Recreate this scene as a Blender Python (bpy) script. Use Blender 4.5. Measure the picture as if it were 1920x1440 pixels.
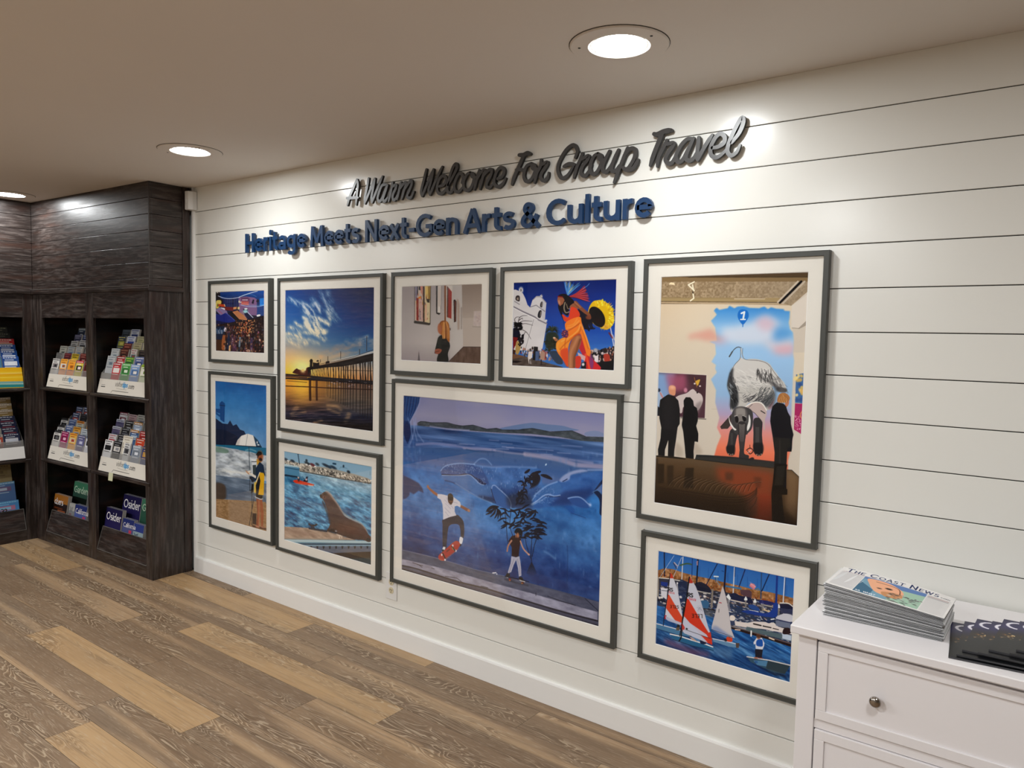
import bpy, math, random
import numpy as np
from mathutils import Vector, Matrix

for o in list(bpy.data.objects): bpy.data.objects.remove(o)
S = bpy.context.scene
COL = S.collection
rnd = random.Random(7)

# ---------------------------------------------------------------- camera
F_PX = 1411.2                                   # focal length in pixels of the 1920 px frame
YAW, PITCH, ROLL = -0.649959, -0.0635745, 0.0200322
fwd = Vector((math.sin(YAW)*math.cos(PITCH), math.cos(YAW)*math.cos(PITCH), math.sin(PITCH)))
rgt = Vector((math.cos(YAW), -math.sin(YAW), 0)); upv = rgt.cross(fwd)
r2 = rgt*math.cos(ROLL)+upv*math.sin(ROLL); u2 = -rgt*math.sin(ROLL)+upv*math.cos(ROLL)
cd = bpy.data.cameras.new('camera'); cam = bpy.data.objects.new('camera', cd); COL.objects.link(cam)
cd.sensor_width = 36; cd.lens = F_PX/1920*36; cd.clip_start = .05
M3 = Matrix((r2, u2, -fwd)).transposed()
cam.matrix_world = Matrix.Translation((4.50208, -2.58327, 1.5552)) @ M3.to_4x4()
S.camera = cam

# ---------------------------------------------------------------- light and exposure
S.view_settings.view_transform = 'Standard'; S.view_settings.look = 'None'
S.view_settings.gamma = 1; S.view_settings.use_curve_mapping = False
S.view_settings.exposure = 0.70
wd = bpy.data.worlds.new('world'); S.world = wd; wd.use_nodes = True
wd.node_tree.nodes['Background'].inputs[0].default_value = (.9, .95, 1, 1)
wd.node_tree.nodes['Background'].inputs[1].default_value = 0.0
CEIL = 2.44
LIGHT_COL = (.975, 1.0, 1.005)
SPOT_W = 4.0       # each of the downlights along the picture wall
ROOM_W = 15.5       # each of the larger lights further back in the room
DOWN = [(3.33, -.54), (.915, -.54), (-1.32, -.56)]
BACK = [(4.7, -1.75)]+[(x, y) for y in (-2.95, -5.0) for x in (-1.2, .9, 3.1)]
PRINT_GAIN = 1.28; TONE = 1.16
# ---------------------------------------------------------------- print painter
# Every photograph on the wall is really a flat print.  Its colours are worked
# out here by code (no image files) and carried as vertex colours of the paper.
def catmull(pts, closed=False, n=6):
    P = np.asarray(pts, float)
    m = len(P)
    if m < 3: return P
    out = []
    rng = range(m) if closed else range(m-1)
    for i in rng:
        p0 = P[(i-1) % m] if (closed or i > 0) else P[0]
        p1 = P[i]; p2 = P[(i+1) % m]
        p3 = P[(i+2) % m] if (closed or i+2 < m) else P[-1]
        for k in range(n):
            t = k/n
            out.append(0.5*((2*p1)+(-p0+p2)*t+(2*p0-5*p1+4*p2-p3)*t*t+(-p0+3*p1-3*p2+p3)*t**3))
    if not closed: out.append(P[-1])
    return np.array(out)

def col3(c):
    if isinstance(c, str):
        return np.array([int(c[i:i+2], 16) for i in (0, 2, 4)], float)/255
    c = np.asarray(c, float)
    return c/255 if c.max() > 1.001 else c

class Art:
    """a small raster painter working in the rectified frame of one print"""
    def __init__(s, quad, W, H, base='808080', seed=1):
        s.W, s.H = W, H
        s.px = W/np.hypot(quad[1][0]-quad[0][0], quad[1][1]-quad[0][1])
        dst = [(0, 0), (W, 0), (W, H), (0, H)]
        A = []; b = []
        for (x, y), (X, Y) in zip(quad, dst):
            A.append([x, y, 1, 0, 0, 0, -X*x, -X*y]); b.append(X)
            A.append([0, 0, 0, x, y, 1, -Y*x, -Y*y]); b.append(Y)
        h = np.linalg.solve(np.array(A, float), np.array(b, float))
        s.M = np.append(h, 1).reshape(3, 3)
        s.a = np.zeros((H, W, 3)) + col3(base)
        s.Y, s.X = np.mgrid[0:H, 0:W].astype(float)
        s.X += .5; s.Y += .5
        s.U = s.X/W; s.V = s.Y/H
        s.rs = np.random.RandomState(seed)
        s.vw = (0, 0, 1)
    def view(s, ox, oy, sc): s.vw = (ox, oy, sc)
    def c(s, pts):
        P = np.asarray(pts, float).reshape(-1, 2)
        ox, oy, sc = s.vw
        q = np.c_[ox+P[:, 0]/sc, oy+P[:, 1]/sc, np.ones(len(P))] @ s.M.T
        return q[:, :2]/q[:, 2:3]
    def noise(s, fx, fy, seed=0, octv=4, rot=0.0, gain=.55):
        ca, sa = math.cos(rot), math.sin(rot)
        asp = s.H/s.W
        x0 = s.U*ca+s.V*asp*sa; y0 = -s.U*sa+s.V*asp*ca
        tot = 0; amp = 1; nrm = 0
        for o in range(octv):
            r = np.random.RandomState(seed*31+o*7+5)
            g = r.rand(64, 64)
            x = x0*fx*2**o; y = y0*fy*2**o
            xi = np.floor(x).astype(int); yi = np.floor(y).astype(int)
            fxx = x-xi; fyy = y-yi
            fxx = fxx*fxx*(3-2*fxx); fyy = fyy*fyy*(3-2*fyy)
            a = g[xi % 64, yi % 64]; b = g[(xi+1) % 64, yi % 64]
            c_ = g[xi % 64, (yi+1) % 64]; d = g[(xi+1) % 64, (yi+1) % 64]
            tot = tot+amp*((a*(1-fxx)+b*fxx)*(1-fyy)+(c_*(1-fxx)+d*fxx)*fyy)
            nrm += amp; amp *= gain
        return tot/nrm
    def put(s, m, col, al=1.0):
        """m: coverage 0..1 (HxW) ; col: colour or HxWx3"""
        c = col if isinstance(col, np.ndarray) and col.ndim == 3 else col3(col)
        k = (m*al)[..., None] if np.ndim(m) == 2 else m*al
        s.a = s.a*(1-k)+c*k
    def pm(s, C):
        """anti-aliased even-odd polygon mask from canvas points"""
        m = np.zeros((s.H, s.W))
        x0 = max(int(C[:, 0].min())-1, 0); x1 = min(int(C[:, 0].max())+2, s.W)
        y0 = max(int(C[:, 1].min())-1, 0); y1 = min(int(C[:, 1].max())+2, s.H)
        if x1 <= x0 or y1 <= y0: return m
        S = 3
        xs = x0+(np.arange((x1-x0)*S)+.5)/S; ys = y0+(np.arange((y1-y0)*S)+.5)/S
        ins = np.zeros((len(ys), len(xs)), bool)
        n = len(C)
        for i in range(n):
            (xa, ya), (xb, yb) = C[i], C[(i+1) % n]
            if ya == yb: continue
            if ya > yb: xa, ya, xb, yb = xb, yb, xa, ya
            r = (ys >= ya) & (ys < yb)
            if not r.any(): continue
            xc = xa+(ys[r]-ya)*(xb-xa)/(yb-ya)
            ins[r] ^= xs[None, :] > xc[:, None]
        m[y0:y1, x0:x1] = ins.reshape(y1-y0, S, x1-x0, S).mean((1, 3))
        return m
    def poly(s, pts, col, al=1.0, sm=False, soft=0):
        P = catmull(pts, True, 5) if sm else np.asarray(pts, float)
        m = s.pm(s.c(P))
        if soft: m = s.blur(m, soft)
        if col is not None: s.put(m, col, al)
        return m
    def blur(s, m, r):
        r = max(1, int(round(r*s.px)))
        for _ in range(2):
            for ax in (0, 1):
                p = np.pad(m, [(r, r) if k == ax else (0, 0) for k in (0, 1)], mode='edge')
                cs = np.cumsum(p, axis=ax)
                z = np.zeros_like(np.take(cs, [0], axis=ax))
                cs = np.concatenate([z, cs], axis=ax)
                n = m.shape[ax]
                m = (np.take(cs, np.arange(2*r+1, 2*r+1+n), axis=ax)-np.take(cs, np.arange(0, n), axis=ax))/(2*r+1)
        return m
    def line(s, pts, w, col, al=1.0, sm=False, w2=None, soft=0):
        """w : width in photo pixels, w2 : end width"""
        P = catmull(pts, False, 5) if sm else np.asarray(pts, float)
        C = s.c(P); n = len(C)-1
        wa = w*s.px; wb = (w if w2 is None else w2)*s.px
        pad = max(wa, wb)+2+soft*s.px
        x0 = max(int(C[:, 0].min()-pad), 0); x1 = min(int(C[:, 0].max()+pad)+1, s.W)
        y0 = max(int(C[:, 1].min()-pad), 0); y1 = min(int(C[:, 1].max()+pad)+1, s.H)
        if x1 <= x0 or y1 <= y0: return
        X = s.X[y0:y1, x0:x1]; Y = s.Y[y0:y1, x0:x1]
        m = np.zeros(X.shape)
        for i in range(n):
            a = C[i]; b = C[i+1]; d = b-a; L = d@d+1e-9
            t = np.clip(((X-a[0])*d[0]+(Y-a[1])*d[1])/L, 0, 1)
            ds = np.hypot(X-a[0]-t*d[0], Y-a[1]-t*d[1])
            ww = (wa+(wb-wa)*(i+t)/n)/2
            e = .5+soft*s.px
            m = np.maximum(m, np.clip((ww+e-ds)/(2*e), 0, 1)*np.minimum(1, ww*2))
        c = col3(col)
        s.a[y0:y1, x0:x1] = s.a[y0:y1, x0:x1]*(1-m[..., None]*al)+c*m[..., None]*al
    def dot(s, x, y, rx, ry, col, al=1.0, soft=.35, rot=0):
        """ellipse, radii in photo pixels"""
        C = s.c([(x, y)])[0]; R = max(rx, ry)*s.px*1.6+2
        x0 = max(int(C[0]-R), 0); x1 = min(int(C[0]+R)+1, s.W)
        y0 = max(int(C[1]-R), 0); y1 = min(int(C[1]+R)+1, s.H)
        if x1 <= x0 or y1 <= y0: return
        X = s.X[y0:y1, x0:x1]-C[0]; Y = s.Y[y0:y1, x0:x1]-C[1]
        if rot: X, Y = X*math.cos(rot)+Y*math.sin(rot), -X*math.sin(rot)+Y*math.cos(rot)
        d = np.hypot(X/(rx*s.px), Y/(ry*s.px))
        e = max(soft, .7/(min(rx, ry)*s.px))
        m = np.clip((1+e-d)/(2*e), 0, 1)
        c = col3(col)
        s.a[y0:y1, x0:x1] = s.a[y0:y1, x0:x1]*(1-m[..., None]*al)+c*m[..., None]*al
    def grad(s, stops, t=None):
        """vertical gradient between (v, colour) stops"""
        t = s.V if t is None else t
        vs = [q[0] for q in stops]; cs = np.array([col3(q[1]) for q in stops])
        return np.stack([np.interp(t, vs, cs[:, k]) for k in range(3)], -1)
    def text(s, tx, x, y, h, col, w=1.0, dx=(1, 0), dy=(0, -1), al=1.0, sp=1.0):
        """stroke text, x,y = baseline start and h = cap height in view units"""
        for ch in tx:
            adv, st = glyph(ch)
            for q in st:
                P = [(x+(px*dx[0]+py*dy[0])*h, y+(px*dx[1]+py*dy[1])*h) for px, py in q]
                s.line(P, w, col, al)
            x += dx[0]*h*adv*sp; y += dx[1]*h*adv*sp
    def tone(s, m, amt):
        """lighten / darken by a field around zero"""
        s.a = np.clip(s.a+(m*amt)[..., None], 0, 1)

# ---- one-weight letter skeletons (cap height 1), shared by prints and signs
def arc(cx, cy, rx, ry, a0, a1, n=14):
    return [(cx+rx*math.cos(math.radians(a0+(a1-a0)*i/n)), cy+ry*math.sin(math.radians(a0+(a1-a0)*i/n))) for i in range(n+1)]
_G = {}
def glyph(ch):
    if not _G:
        A = arc
        _G.update({
        'H': (.76, [[(.1, 0), (.1, 1)], [(.62, 0), (.62, 1)], [(.1, .5), (.62, .5)]]),
        'e': (.66, [[(.1, .37), (.55, .37)]+A(.33, .36, .235, .265, 5, 318)]),
        'r': (.44, [[(.1, 0), (.1, .72)], [(.1, .36)]+A(.34, .36, .24, .27, 180, 82)]),
        'i': (.22, [[(.1, 0), (.1, .72)], [(.1, .88), (.1, .99)]]),
        't': (.46, [[(.19, .93)]+A(.37, .27, .18, .18, 180, 285), [(.03, .62), (.4, .62)]]),
        'a': (.62, [A(.29, .4, .2, .24, 145, 0)+[(.49, 0)], A(.27, .2, .185, .125, 25, 385)]),
        'g': (.7, [A(.32, .37, .235, .25, 0, 360), [(.555, .72), (.555, .0)]+A(.32, -.02, .235, .2, 0, -145)]),
        'M': (.98, [[(.08, 0), (.15, 1)], [(.15, .96), (.46, .2)], [(.46, .2), (.77, .96)], [(.77, 1), (.84, 0)]]),
        's': (.55, [A(.28, .5, .17, .13, 35, 255)+A(.27, .22, .19, .14, 80, -145)]),
        'N': (.82, [[(.1, 0), (.1, 1)], [(.1, .95), (.66, .05)], [(.66, 0), (.66, 1)]]),
        'x': (.56, [[(.05, .02), (.48, .68)], [(.05, .68), (.48, .02)]]),
        '-': (.42, [[(.06, .36), (.36, .36)]]),
        'G': (.92, [A(.5, .5, .4, .41, 48, 318)+[(.8, .2), (.82, .46)], [(.55, .46), (.86, .46)]]),
        'n': (.68, [[(.1, 0), (.1, .72)], A(.325, .4, .225, .23, 180, 0)+[(.55, 0)]]),
        'A': (.8, [[(.04, 0), (.39, .97)], [(.39, .97), (.74, 0)], [(.17, .3), (.61, .3)]]),
        '&': (.86, [catmull([(.76, .02), (.24, .6), (.17, .76), (.25, .89), (.4, .88), (.46, .74), (.35, .6), (.13, .4), (.09, .22), (.2, .1), (.38, .1), (.54, .24), (.68, .5)], False, 4).tolist()]),
        'C': (.84, [A(.48, .5, .4, .41, 48, 312)]),
        'u': (.7, [[(.1, .72)]+A(.325, .32, .225, .23, 180, 360)+[(.55, .72)], [(.55, .72), (.55, 0)]]),
        'l': (.24, [[(.1, 0), (.1, 1.04)]]),
        'O': (1., [A(.5, .5, .4, .43, 0, 360)]),
        'o': (.68, [A(.33, .36, .235, .27, 0, 360)]),
        'd': (.7, [A(.32, .35, .235, .26, 0, 360), [(.555, 0), (.555, 1.04)]]),
        'c': (.6, [A(.33, .36, .235, .265, 48, 312)]),
        'm': (1.06, [[(.1, 0), (.1, .72)], A(.29, .42, .19, .21, 180, 0)+[(.48, 0)], A(.67, .42, .19, .21, 180, 0)+[(.86, 0)]]),
        'v': (.6, [[(.04, .7), (.28, 0), (.52, .7)]]),
        'p': (.7, [A(.36, .35, .235, .26, 0, 360), [(.11, .7), (.11, -.3)]]),
        'f': (.42, [A(.36, .8, .17, .18, 80, 180)+[(.19, 0)], [(.03, .62), (.38, .62)]]),
        'T': (.78, [[(.05, .95), (.7, .95)], [(.375, .95), (.375, 0)]]),
        'E': (.66, [[(.55, .95), (.1, .95), (.1, .05), (.57, .05)], [(.1, .52), (.48, .52)]]),
        'S': (.66, [A(.32, .73, .21, .2, 40, 255)+A(.31, .27, .23, .22, 80, -145)]),
        'W': (1.1, [[(.03, 1), (.27, .02), (.53, .95), (.79, .02), (1.03, 1)]]),
        'R': (.72, [[(.1, 0), (.1, .95), (.35, .95)]+A(.35, .71, .22, .24, 90, -90)+[(.1, .47)], [(.33, .47), (.62, 0)]]),
        'V': (.76, [[(.03, 1), (.36, 0), (.69, 1)]]),
        'B': (.7, [[(.1, 0), (.1, .95), (.32, .95)]+A(.32, .73, .2, .22, 90, -90)+A(.34, .26, .23, .25, 90, -90)+[(.1, .01)]]),
        'h': (.68, [[(.1, 0), (.1, 1.04)], A(.325, .4, .225, .23, 180, 0)+[(.55, 0)]]),
        'k': (.6, [[(.1, 0), (.1, 1.04)], [(.48, .7), (.1, .3), (.5, 0)]]),
        'b': (.7, [A(.36, .35, .235, .26, 0, 360), [(.1, 0), (.1, 1.04)]]),
        'w': (.86, [[(.03, .7), (.2, 0), (.42, .65), (.63, 0), (.8, .7)]]),
        'y': (.6, [[(.04, .7), (.28, .05)], [(.52, .7), (.2, -.3)]]),
        '1': (.5, [[(.08, .76), (.28, .95), (.28, 0)]]),
        '2': (.66, [A(.3, .7, .22, .25, 165, -20)+[(.08, .03), (.56, .03)]]),
        '3': (.66, [[(.1, .95), (.5, .95), (.5, .03), (.1, .03)], [(.18, .5), (.5, .5)]]),
        '5': (.66, [[(.52, .95), (.1, .95), (.1, .52), (.52, .52), (.52, .03), (.08, .03)]]),
        '7': (.6, [[(.08, .95), (.5, .95), (.5, 0)]]),
        '.': (.24, [[(.1, .02), (.12, .08)]]),
        ' ': (.36, []),
        })
    return _G.get(ch, (.5, []))
PRINTS = {}   # name -> (quad in the photo, print rectangle x0,x1,z0,z1 on the wall, frame rectangle, pixel density, painter)

def art_market(q):
    a = Art(q, 210, 260, '14122a', 3); a.view(400, 540, 11.52)
    R = a.rs
    a.put(np.clip(1-a.V*2.2, 0, 1), a.grad([(0, '0a3f86'), (.5, '0c59ac')], a.U*.5+a.V*.2))
    a.poly([(40, 90), (140, 95), (150, 220), (260, 300), (60, 460)], '1b0d14', sm=True)
    a.poly([(200, 240), (420, 230), (520, 190), (560, 420), (220, 500)], '27305f')
    for x in (250, 300, 350, 400, 450, 500): a.line([(x, 250), (x, 420)], 1.1, '39447f', .7)
    a.poly([(410, 200), (430, 200), (430, 460), (410, 460)], '1c1c40')
    a.poly([(540, 210), (700, 190), (880, 215), (930, 250), (940, 600), (560, 560)], '8a6a92')
    a.poly([(590, 210), (730, 200), (790, 240), (780, 330), (600, 330)], '7d4f74')
    for x in range(610, 760, 28): a.line([(x, 215), (x, 245)], .8, '4a3358')
    for x in (640, 680, 720): a.dot(x, 262, 1.2, .8, 'fff3ea')
    for x in range(615, 760, 26): a.line([(x, 300), (x, 350)], 1.2, 'f07a50'); 
    a.line([(600, 352), (760, 365)], .9, 'ff9966')
    a.dot(555, 300, 1.2, 2.2, 'ffe9c8'); a.dot(590, 312, 1, 1, 'ffe9c8')
    a.poly([(820, 330), (850, 250), (880, 260), (860, 350)], '1b1230'); a.poly([(915, 290), (950, 240), (990, 290), (940, 325)], '101a38')
    a.poly([(990, 235), (1095, 215), (1095, 590), (1000, 600)], '1878cc')
    for x in (1010, 1035, 1062): a.line([(x, 230), (x, 380)], .8, '49a6ea', .7)
    a.poly([(940, 400), (1095, 380), (1095, 600), (930, 600)], '2a4d8c')
    a.poly([(60, 290), (150, 270), (170, 330), (110, 430), (60, 440)], 'd9c56a', sm=True); a.dot(95, 380, 1.6, 3, '6e6a20')
    a.poly([(110, 350), (240, 360), (250, 420), (110, 400)], 'c2481d'); a.line([(235, 360), (250, 400)], 1.4, 'ffc98f')
    a.poly([(240, 410), (430, 420), (430, 500), (240, 480)], '7a2424'); a.poly([(430, 420), (500, 410), (500, 460), (430, 470)], 'd89a68')
    a.dot(545, 440, 2, 2.6, 'f3d49a'); a.dot(510, 445, 1.2, 2.8, '6b4a1c')
    a.poly([(120, 430), (235, 440), (235, 485), (120, 470)], 'eef2ff', sm=True)
    a.poly([(640, 450), (740, 440), (745, 560), (640, 560)], '2b3b52'); a.dot(700, 455, 3, 1.6, 'ffffff'); a.dot(690, 512, 4.5, 3, 'a8d4dc')
    a.line([(950, 600), (990, 590)], 3.4, 'eef0ff')
    # awnings
    a.poly([(330, 530), (420, 500), (600, 690), (480, 720)], '15080c')
    a.poly([(410, 520), (520, 490), (730, 650), (720, 700), (560, 680)], 'c98d62')
    for k in range(4): a.line([(450+k*30, 510), (590+k*34, 680)], .6, 'a8683f')
    a.poly([(590, 520), (630, 510), (735, 640), (730, 680)], '9a7f8f')
    a.poly([(660, 560), (740, 530), (830, 640), (780, 680), (720, 660)], '191d44')
    a.line([(740, 530), (850, 640)], 1.3, 'cfd4ee')
    a.poly([(45, 470), (140, 430), (290, 500), (310, 560), (150, 590), (60, 500)], '8f7fa6')
    a.line([(110, 490), (190, 560)], .8, 'c04050')
    a.poly([(50, 560), (160, 590), (270, 540), (470, 710), (430, 780), (250, 760), (60, 800)], '1c2f86')
    a.poly([(50, 700), (250, 740), (430, 770), (300, 790), (60, 830)], '131c55')
    a.line([(270, 540), (460, 700)], 1, '5a6cc0')
    # crowd
    lim = lambda x: 720 if x > 470 else 800
    pal = ['d78a55', '6b3420', 'e9b58c', '2a1216', '8b4a35', 'b07a9c', '3d2433', 'caa07c', '451a20', '1a0d14', '9a5a3a', '5d6f8c', 'e7d7d0', '701f2a']
    a.put(a.pm(a.c([(50, 800), (470, 730), (800, 690), (1095, 600), (1100, 1400), (55, 1360)])), '241015')
    for i in range(560):
        x = R.uniform(60, 1090); y = R.uniform(lim(x)-20 if x < 800 else 640, 1380)
        sz = .55+1.0*(y-600)/800
        warm = math.exp(-((x-720)/190)**2-((y-850)/200)**2)
        c = col3(pal[R.randint(len(pal))])*(.35+.5*R.rand()+.9*warm*R.rand())
        if x > 850: c = c*.7
        a.dot(x, y, sz*R.uniform(.7, 1.3), sz*R.uniform(1.2, 3.2), np.clip(c*np.array([1+.3*warm, 1, 1-.3*warm]), 0, 1), .85)
    for i in range(70):
        x = R.uniform(480, 900); y = R.uniform(700, 980); a.dot(x, y, .7, .8, 'ffc88c', .8)
    a.poly([(60, 840), (240, 820), (250, 1000), (190, 1120), (70, 1110)], '182a48')
    for k in range(9): a.line([(70+k*20, 860+R.rand()*60), (80+k*20, 990)], .9, ['a8c8e8', '4f7da8', 'e8f0ff'][k % 3], .8)
    a.poly([(60, 1110), (200, 1120), (185, 1360), (60, 1340)], '4a2c18')
    for k in range(7): a.line([(60, 1140+k*32), (190, 1150+k*32)], .5, '6e4626')
    a.poly([(200, 1050), (260, 960), (250, 1200), (240, 1330), (180, 1310)], 'a8683e', sm=True); a.dot(260, 900, 2.3, 4, 'e6e0f0'); a.dot(240, 985, 3, 3, '120c14')
    a.poly([(310, 970), (360, 960), (350, 1340), (290, 1330)], '1e2d4c')
    a.poly([(370, 1050), (470, 1040), (500, 1180), (480, 1360), (400, 1350)], '8b5a80', .45, sm=True)
    a.poly([(340, 1250), (375, 1230), (370, 1360), (335, 1360)], 'e8c08c'); a.dot(750, 1350, 4, 2.6, 'caa090'); a.poly([(800, 1070), (850, 1070), (845, 1340), (790, 1330)], '6a5aa0', .45)
    a.poly([(560, 1060), (600, 1060), (580, 1270), (545, 1270)], '8fb0c8', .7)
    for i in range(130):
        x = R.uniform(180, 1080); y = R.uniform(900, 1380); a.dot(x, y, R.uniform(.5, 1.3), R.uniform(.8, 2.4), np.clip(col3(pal[R.randint(len(pal))])*R.uniform(.4, 1.2), 0, 1), .8)
    # strings of lamps
    a.line([(100, 175), (200, 215), (320, 235), (460, 225), (560, 205)], 1.2, 'dfe6ff', .85, sm=True)
    for k in range(18): t = k/17; a.dot(560+380*t, 200-125*t-20*t*(1-t)*4*.4, .8, .8, 'ffffff')
    a.line([(560, 190), (700, 140), (830, 150), (920, 190)], .6, '7fb4e8', .7, sm=True)
    a.line([(590, 370), (760, 405), (950, 405), (1095, 372)], .9, 'bcd8ff', .85, sm=True)
    a.line([(740, 375), (900, 380), (1095, 365)], .6, '8fc0f0', .8, sm=True)
    a.dot(85, 100, 1.2, 1.2, 'f8f0e0'); a.dot(130, 90, 1.2, 1.2, 'f8f0e0')
    return a

def art_pier(q):
    a = Art(q, 290, 430, '123a70', 5); a.view(530, 535, 9.931); R = a.rs
    sky = a.grad([(0, '0d4a92'), (.2, '2a6aae'), (.36, '6d90b4'), (.46, 'c9b49c'), (.55, 'ecc07a'), (.63, 'f2c43c'), (.66, 'efb22a')])
    sky2 = a.grad([(0, '06204f'), (.25, '0b3f7d'), (.4, '2f6698'), (.5, '8096a8'), (.57, 'c8ae94'), (.66, 'd8965a')])
    t = np.clip(a.U*1.25-.1, 0, 1)[..., None]; a.a = sky*(1-t)+sky2*t
    # wispy cloud built from anisotropic noise inside soft strokes
    n1 = a.noise(9, 34, 3, 5, 1.05); n2 = a.noise(22, 60, 9, 4, .75)
    cl = np.zeros((a.H, a.W))
    def wisp(pts, w, soft=1.6, k=1.0):
        nonlocal cl
        b = a.a.copy(); a.a = np.zeros_like(b); a.line(pts, w, 'ffffff', 1, sm=True, soft=soft)
        cl = np.maximum(cl, a.a[..., 0]*k); a.a = b
    for p, w, k in [([(110, 250), (250, 330), (420, 420), (560, 560)], 5, 1), ([(270, 310), (430, 370), (560, 470)], 5, .9), ([(360, 470), (450, 540)], 2, .9), ([(540, 250), (620, 350), (700, 440)], 5, .7),
                    ([(560, 360), (640, 420), (720, 480)], 7, .8), ([(480, 480), (560, 600), (620, 720), (690, 860)], 11, 1), ([(640, 620), (760, 680), (850, 730)], 6, 1), ([(390, 600), (500, 660), (620, 780)], 6, .9),
                    ([(430, 720), (520, 800), (640, 900)], 9, 1), ([(600, 820), (700, 900), (790, 860)], 7, 1), ([(560, 880), (680, 950), (770, 1010)], 5, 1), ([(700, 100), (760, 280), (850, 400), (960, 560)], 7, .55),
                    ([(840, 110), (850, 250), (900, 300)], 9, .4), ([(820, 380), (900, 520), (1000, 660)], 5, .7), ([(940, 420), (1000, 560), (1050, 660)], 2.5, .6), ([(830, 480), (860, 600), (840, 720)], 6, .7),
                    ([(230, 700), (300, 750), (390, 790)], 4, .85), ([(130, 780), (250, 840), (330, 900)], 6, .7), ([(380, 870), (480, 890), (590, 890)], 4, .7), ([(60, 900), (180, 920), (300, 960), (430, 1080)], 7, .7),
                    ([(60, 990), (220, 1010), (330, 1060)], 5, .6), ([(60, 1060), (200, 1080), (330, 1140)], 6, .6), ([(480, 1010), (580, 1060), (660, 1090)], 4, .6)]:
        wisp(p, w*.9, 3.4, k)
    nb = a.noise(13, 42, 77, 5, .95, .7); cl = a.blur(cl, 1.5)
    m = np.clip(cl*2.1*np.clip(n1*1.1+nb*1.5-.86, 0, 1)*1.25, 0, 1)
    a.put(m, a.grad([(0, 'b4c4da'), (.12, 'cfd6de'), (.3, 'eee3c8'), (.45, 'eed9b4')]), .95)
    cl = np.zeros((a.H, a.W))
    for p, w, k in [([(700, 1320), (900, 1230), (1080, 1150), (1200, 1170)], 11, .9), ([(640, 1330), (900, 1320), (1200, 1270), (1400, 1220)], 9, .7), ([(1180, 1040), (1230, 1060), (1200, 1130)], 7, .9),
                    ([(1320, 1010), (1450, 1010), (1570, 960)], 5, .8), ([(1250, 1120), (1450, 1080), (1690, 1060)], 14, .8), ([(1300, 1180), (1690, 1150)], 10, .6)]:
        wisp(p, w, 2.5, k)
    n3 = a.noise(14, 20, 21, 5)
    a.put(np.clip(cl*(n3*2.2-.45), 0, 1), a.grad([(.3, 'c6ccd0'), (.42, '9a8f8c'), (.5, 'd8b48c'), (.6, 'efc488')]), .85)
    a.view(530, 670, 9.931)
    m = np.exp(-(((a.X-a.c([(370, 220)])[0][0])/(26*a.px))**2+((a.Y-a.c([(370, 220)])[0][1])/(22*a.px))**2)); a.put(m, 'fff3a8', .9)
    # sea and wet sand
    hz = a.pm(a.c([(30, 310), (460, 345), (1710, 440), (1720, 1420), (30, 1420)]))
    sea = a.grad([(.62, 'c88a2e'), (.7, 'e8a83c'), (.76, 'cf9440'), (.84, '8a6040'), (.9, '4c3a3c'), (.95, '2a2c44'), (1, '0c1020')])
    sea2 = a.grad([(.62, '70503c'), (.7, '7e6454'), (.78, '6f6256'), (.86, '4e4c50'), (.92, '1a2440'), (1, '04060e')])
    t = np.clip((a.U-.25)*2.0, 0, 1)[..., None]; a.put(hz, sea*(1-t)+sea2*t)
    rp = a.noise(7, 90, 31, 4, -.12); a.a += (hz*(rp-.5)*np.clip((a.V-.74)*3.2, 0, .75))[..., None]*np.array([1.1, .8, .6])
    gl = np.exp(-((a.U-.2)/.12)**2)*np.clip(1-abs(a.V-.73)*5.5, 0, 1)*hz; a.put(gl, 'ffd858', .65)
    cl = np.zeros((a.H, a.W))
    for p, w in [([(180, 1060), (260, 930)], 9), ([(200, 1080), (420, 1010)], 5), ([(840, 900), (1000, 920), (1080, 980)], 6), ([(850, 960), (1050, 1050)], 5), ([(600, 1210), (720, 1170)], 6), ([(1170, 1180), (1230, 1070)], 8)]: wisp(p, w, 2)
    a.put(np.clip(cl*(rp*2.2-.4), 0, 1), 'cfa878', .5)
    for p, w, c in [([(40, 325), (440, 350), (900, 400)], 3.4, '1c1018'), ([(40, 355), (450, 385)], 2.6, '4a3030'), ([(40, 392), (460, 415), (860, 440), (1700, 500)], 3.0, '150d14'), ([(80, 440), (450, 468)], .9, '3a1c10'),
                    ([(40, 535), (470, 552), (900, 575), (1700, 605)], 1.8, '3a1a10'), ([(480, 400), (850, 400), (1690, 470)], 4, '20242f')]: a.line(p, w, c, .95, sm=True)
    for k in range(14): y = 450+R.rand()*100; x = 820+R.rand()*800; a.line([(x, y), (x+R.uniform(20, 60), y+3)], 1.3, 'b8a8b0', .7)
    # headland, sun, pier house
    a.poly([(200, 300), (210, 250), (260, 210), (300, 230), (420, 250), (440, 205), (500, 190), (520, 330), (460, 345)], '4a1a0c', sm=True)
    m = np.exp(-(((a.X-a.c([(375, 240)])[0][0])/(5*a.px))**2+((a.Y-a.c([(375, 240)])[0][1])/(5*a.px))**2)); a.put(m, 'fff6c0', 1)
    for k in range(10):
        an = k*math.pi/5+.2; a.line([(375, 240), (375+75*math.cos(an), 240+75*math.sin(an))], .9, 'ffb648', .55, w2=.1)
    B = '120a0a'
    a.poly([(495, 75), (515, 35), (545, 35), (565, 75), (550, 90), (550, 190), (500, 190), (505, 90)], B)
    a.poly([(620, 75), (650, 52), (678, 72), (660, 85), (640, 85)], B); a.poly([(550, 95), (640, 110), (680, 90), (680, 170), (560, 190), (560, 125)], B)
    a.poly([(795, 130), (800, 85), (850, 70), (870, 80), (870, 130)], B)
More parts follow.
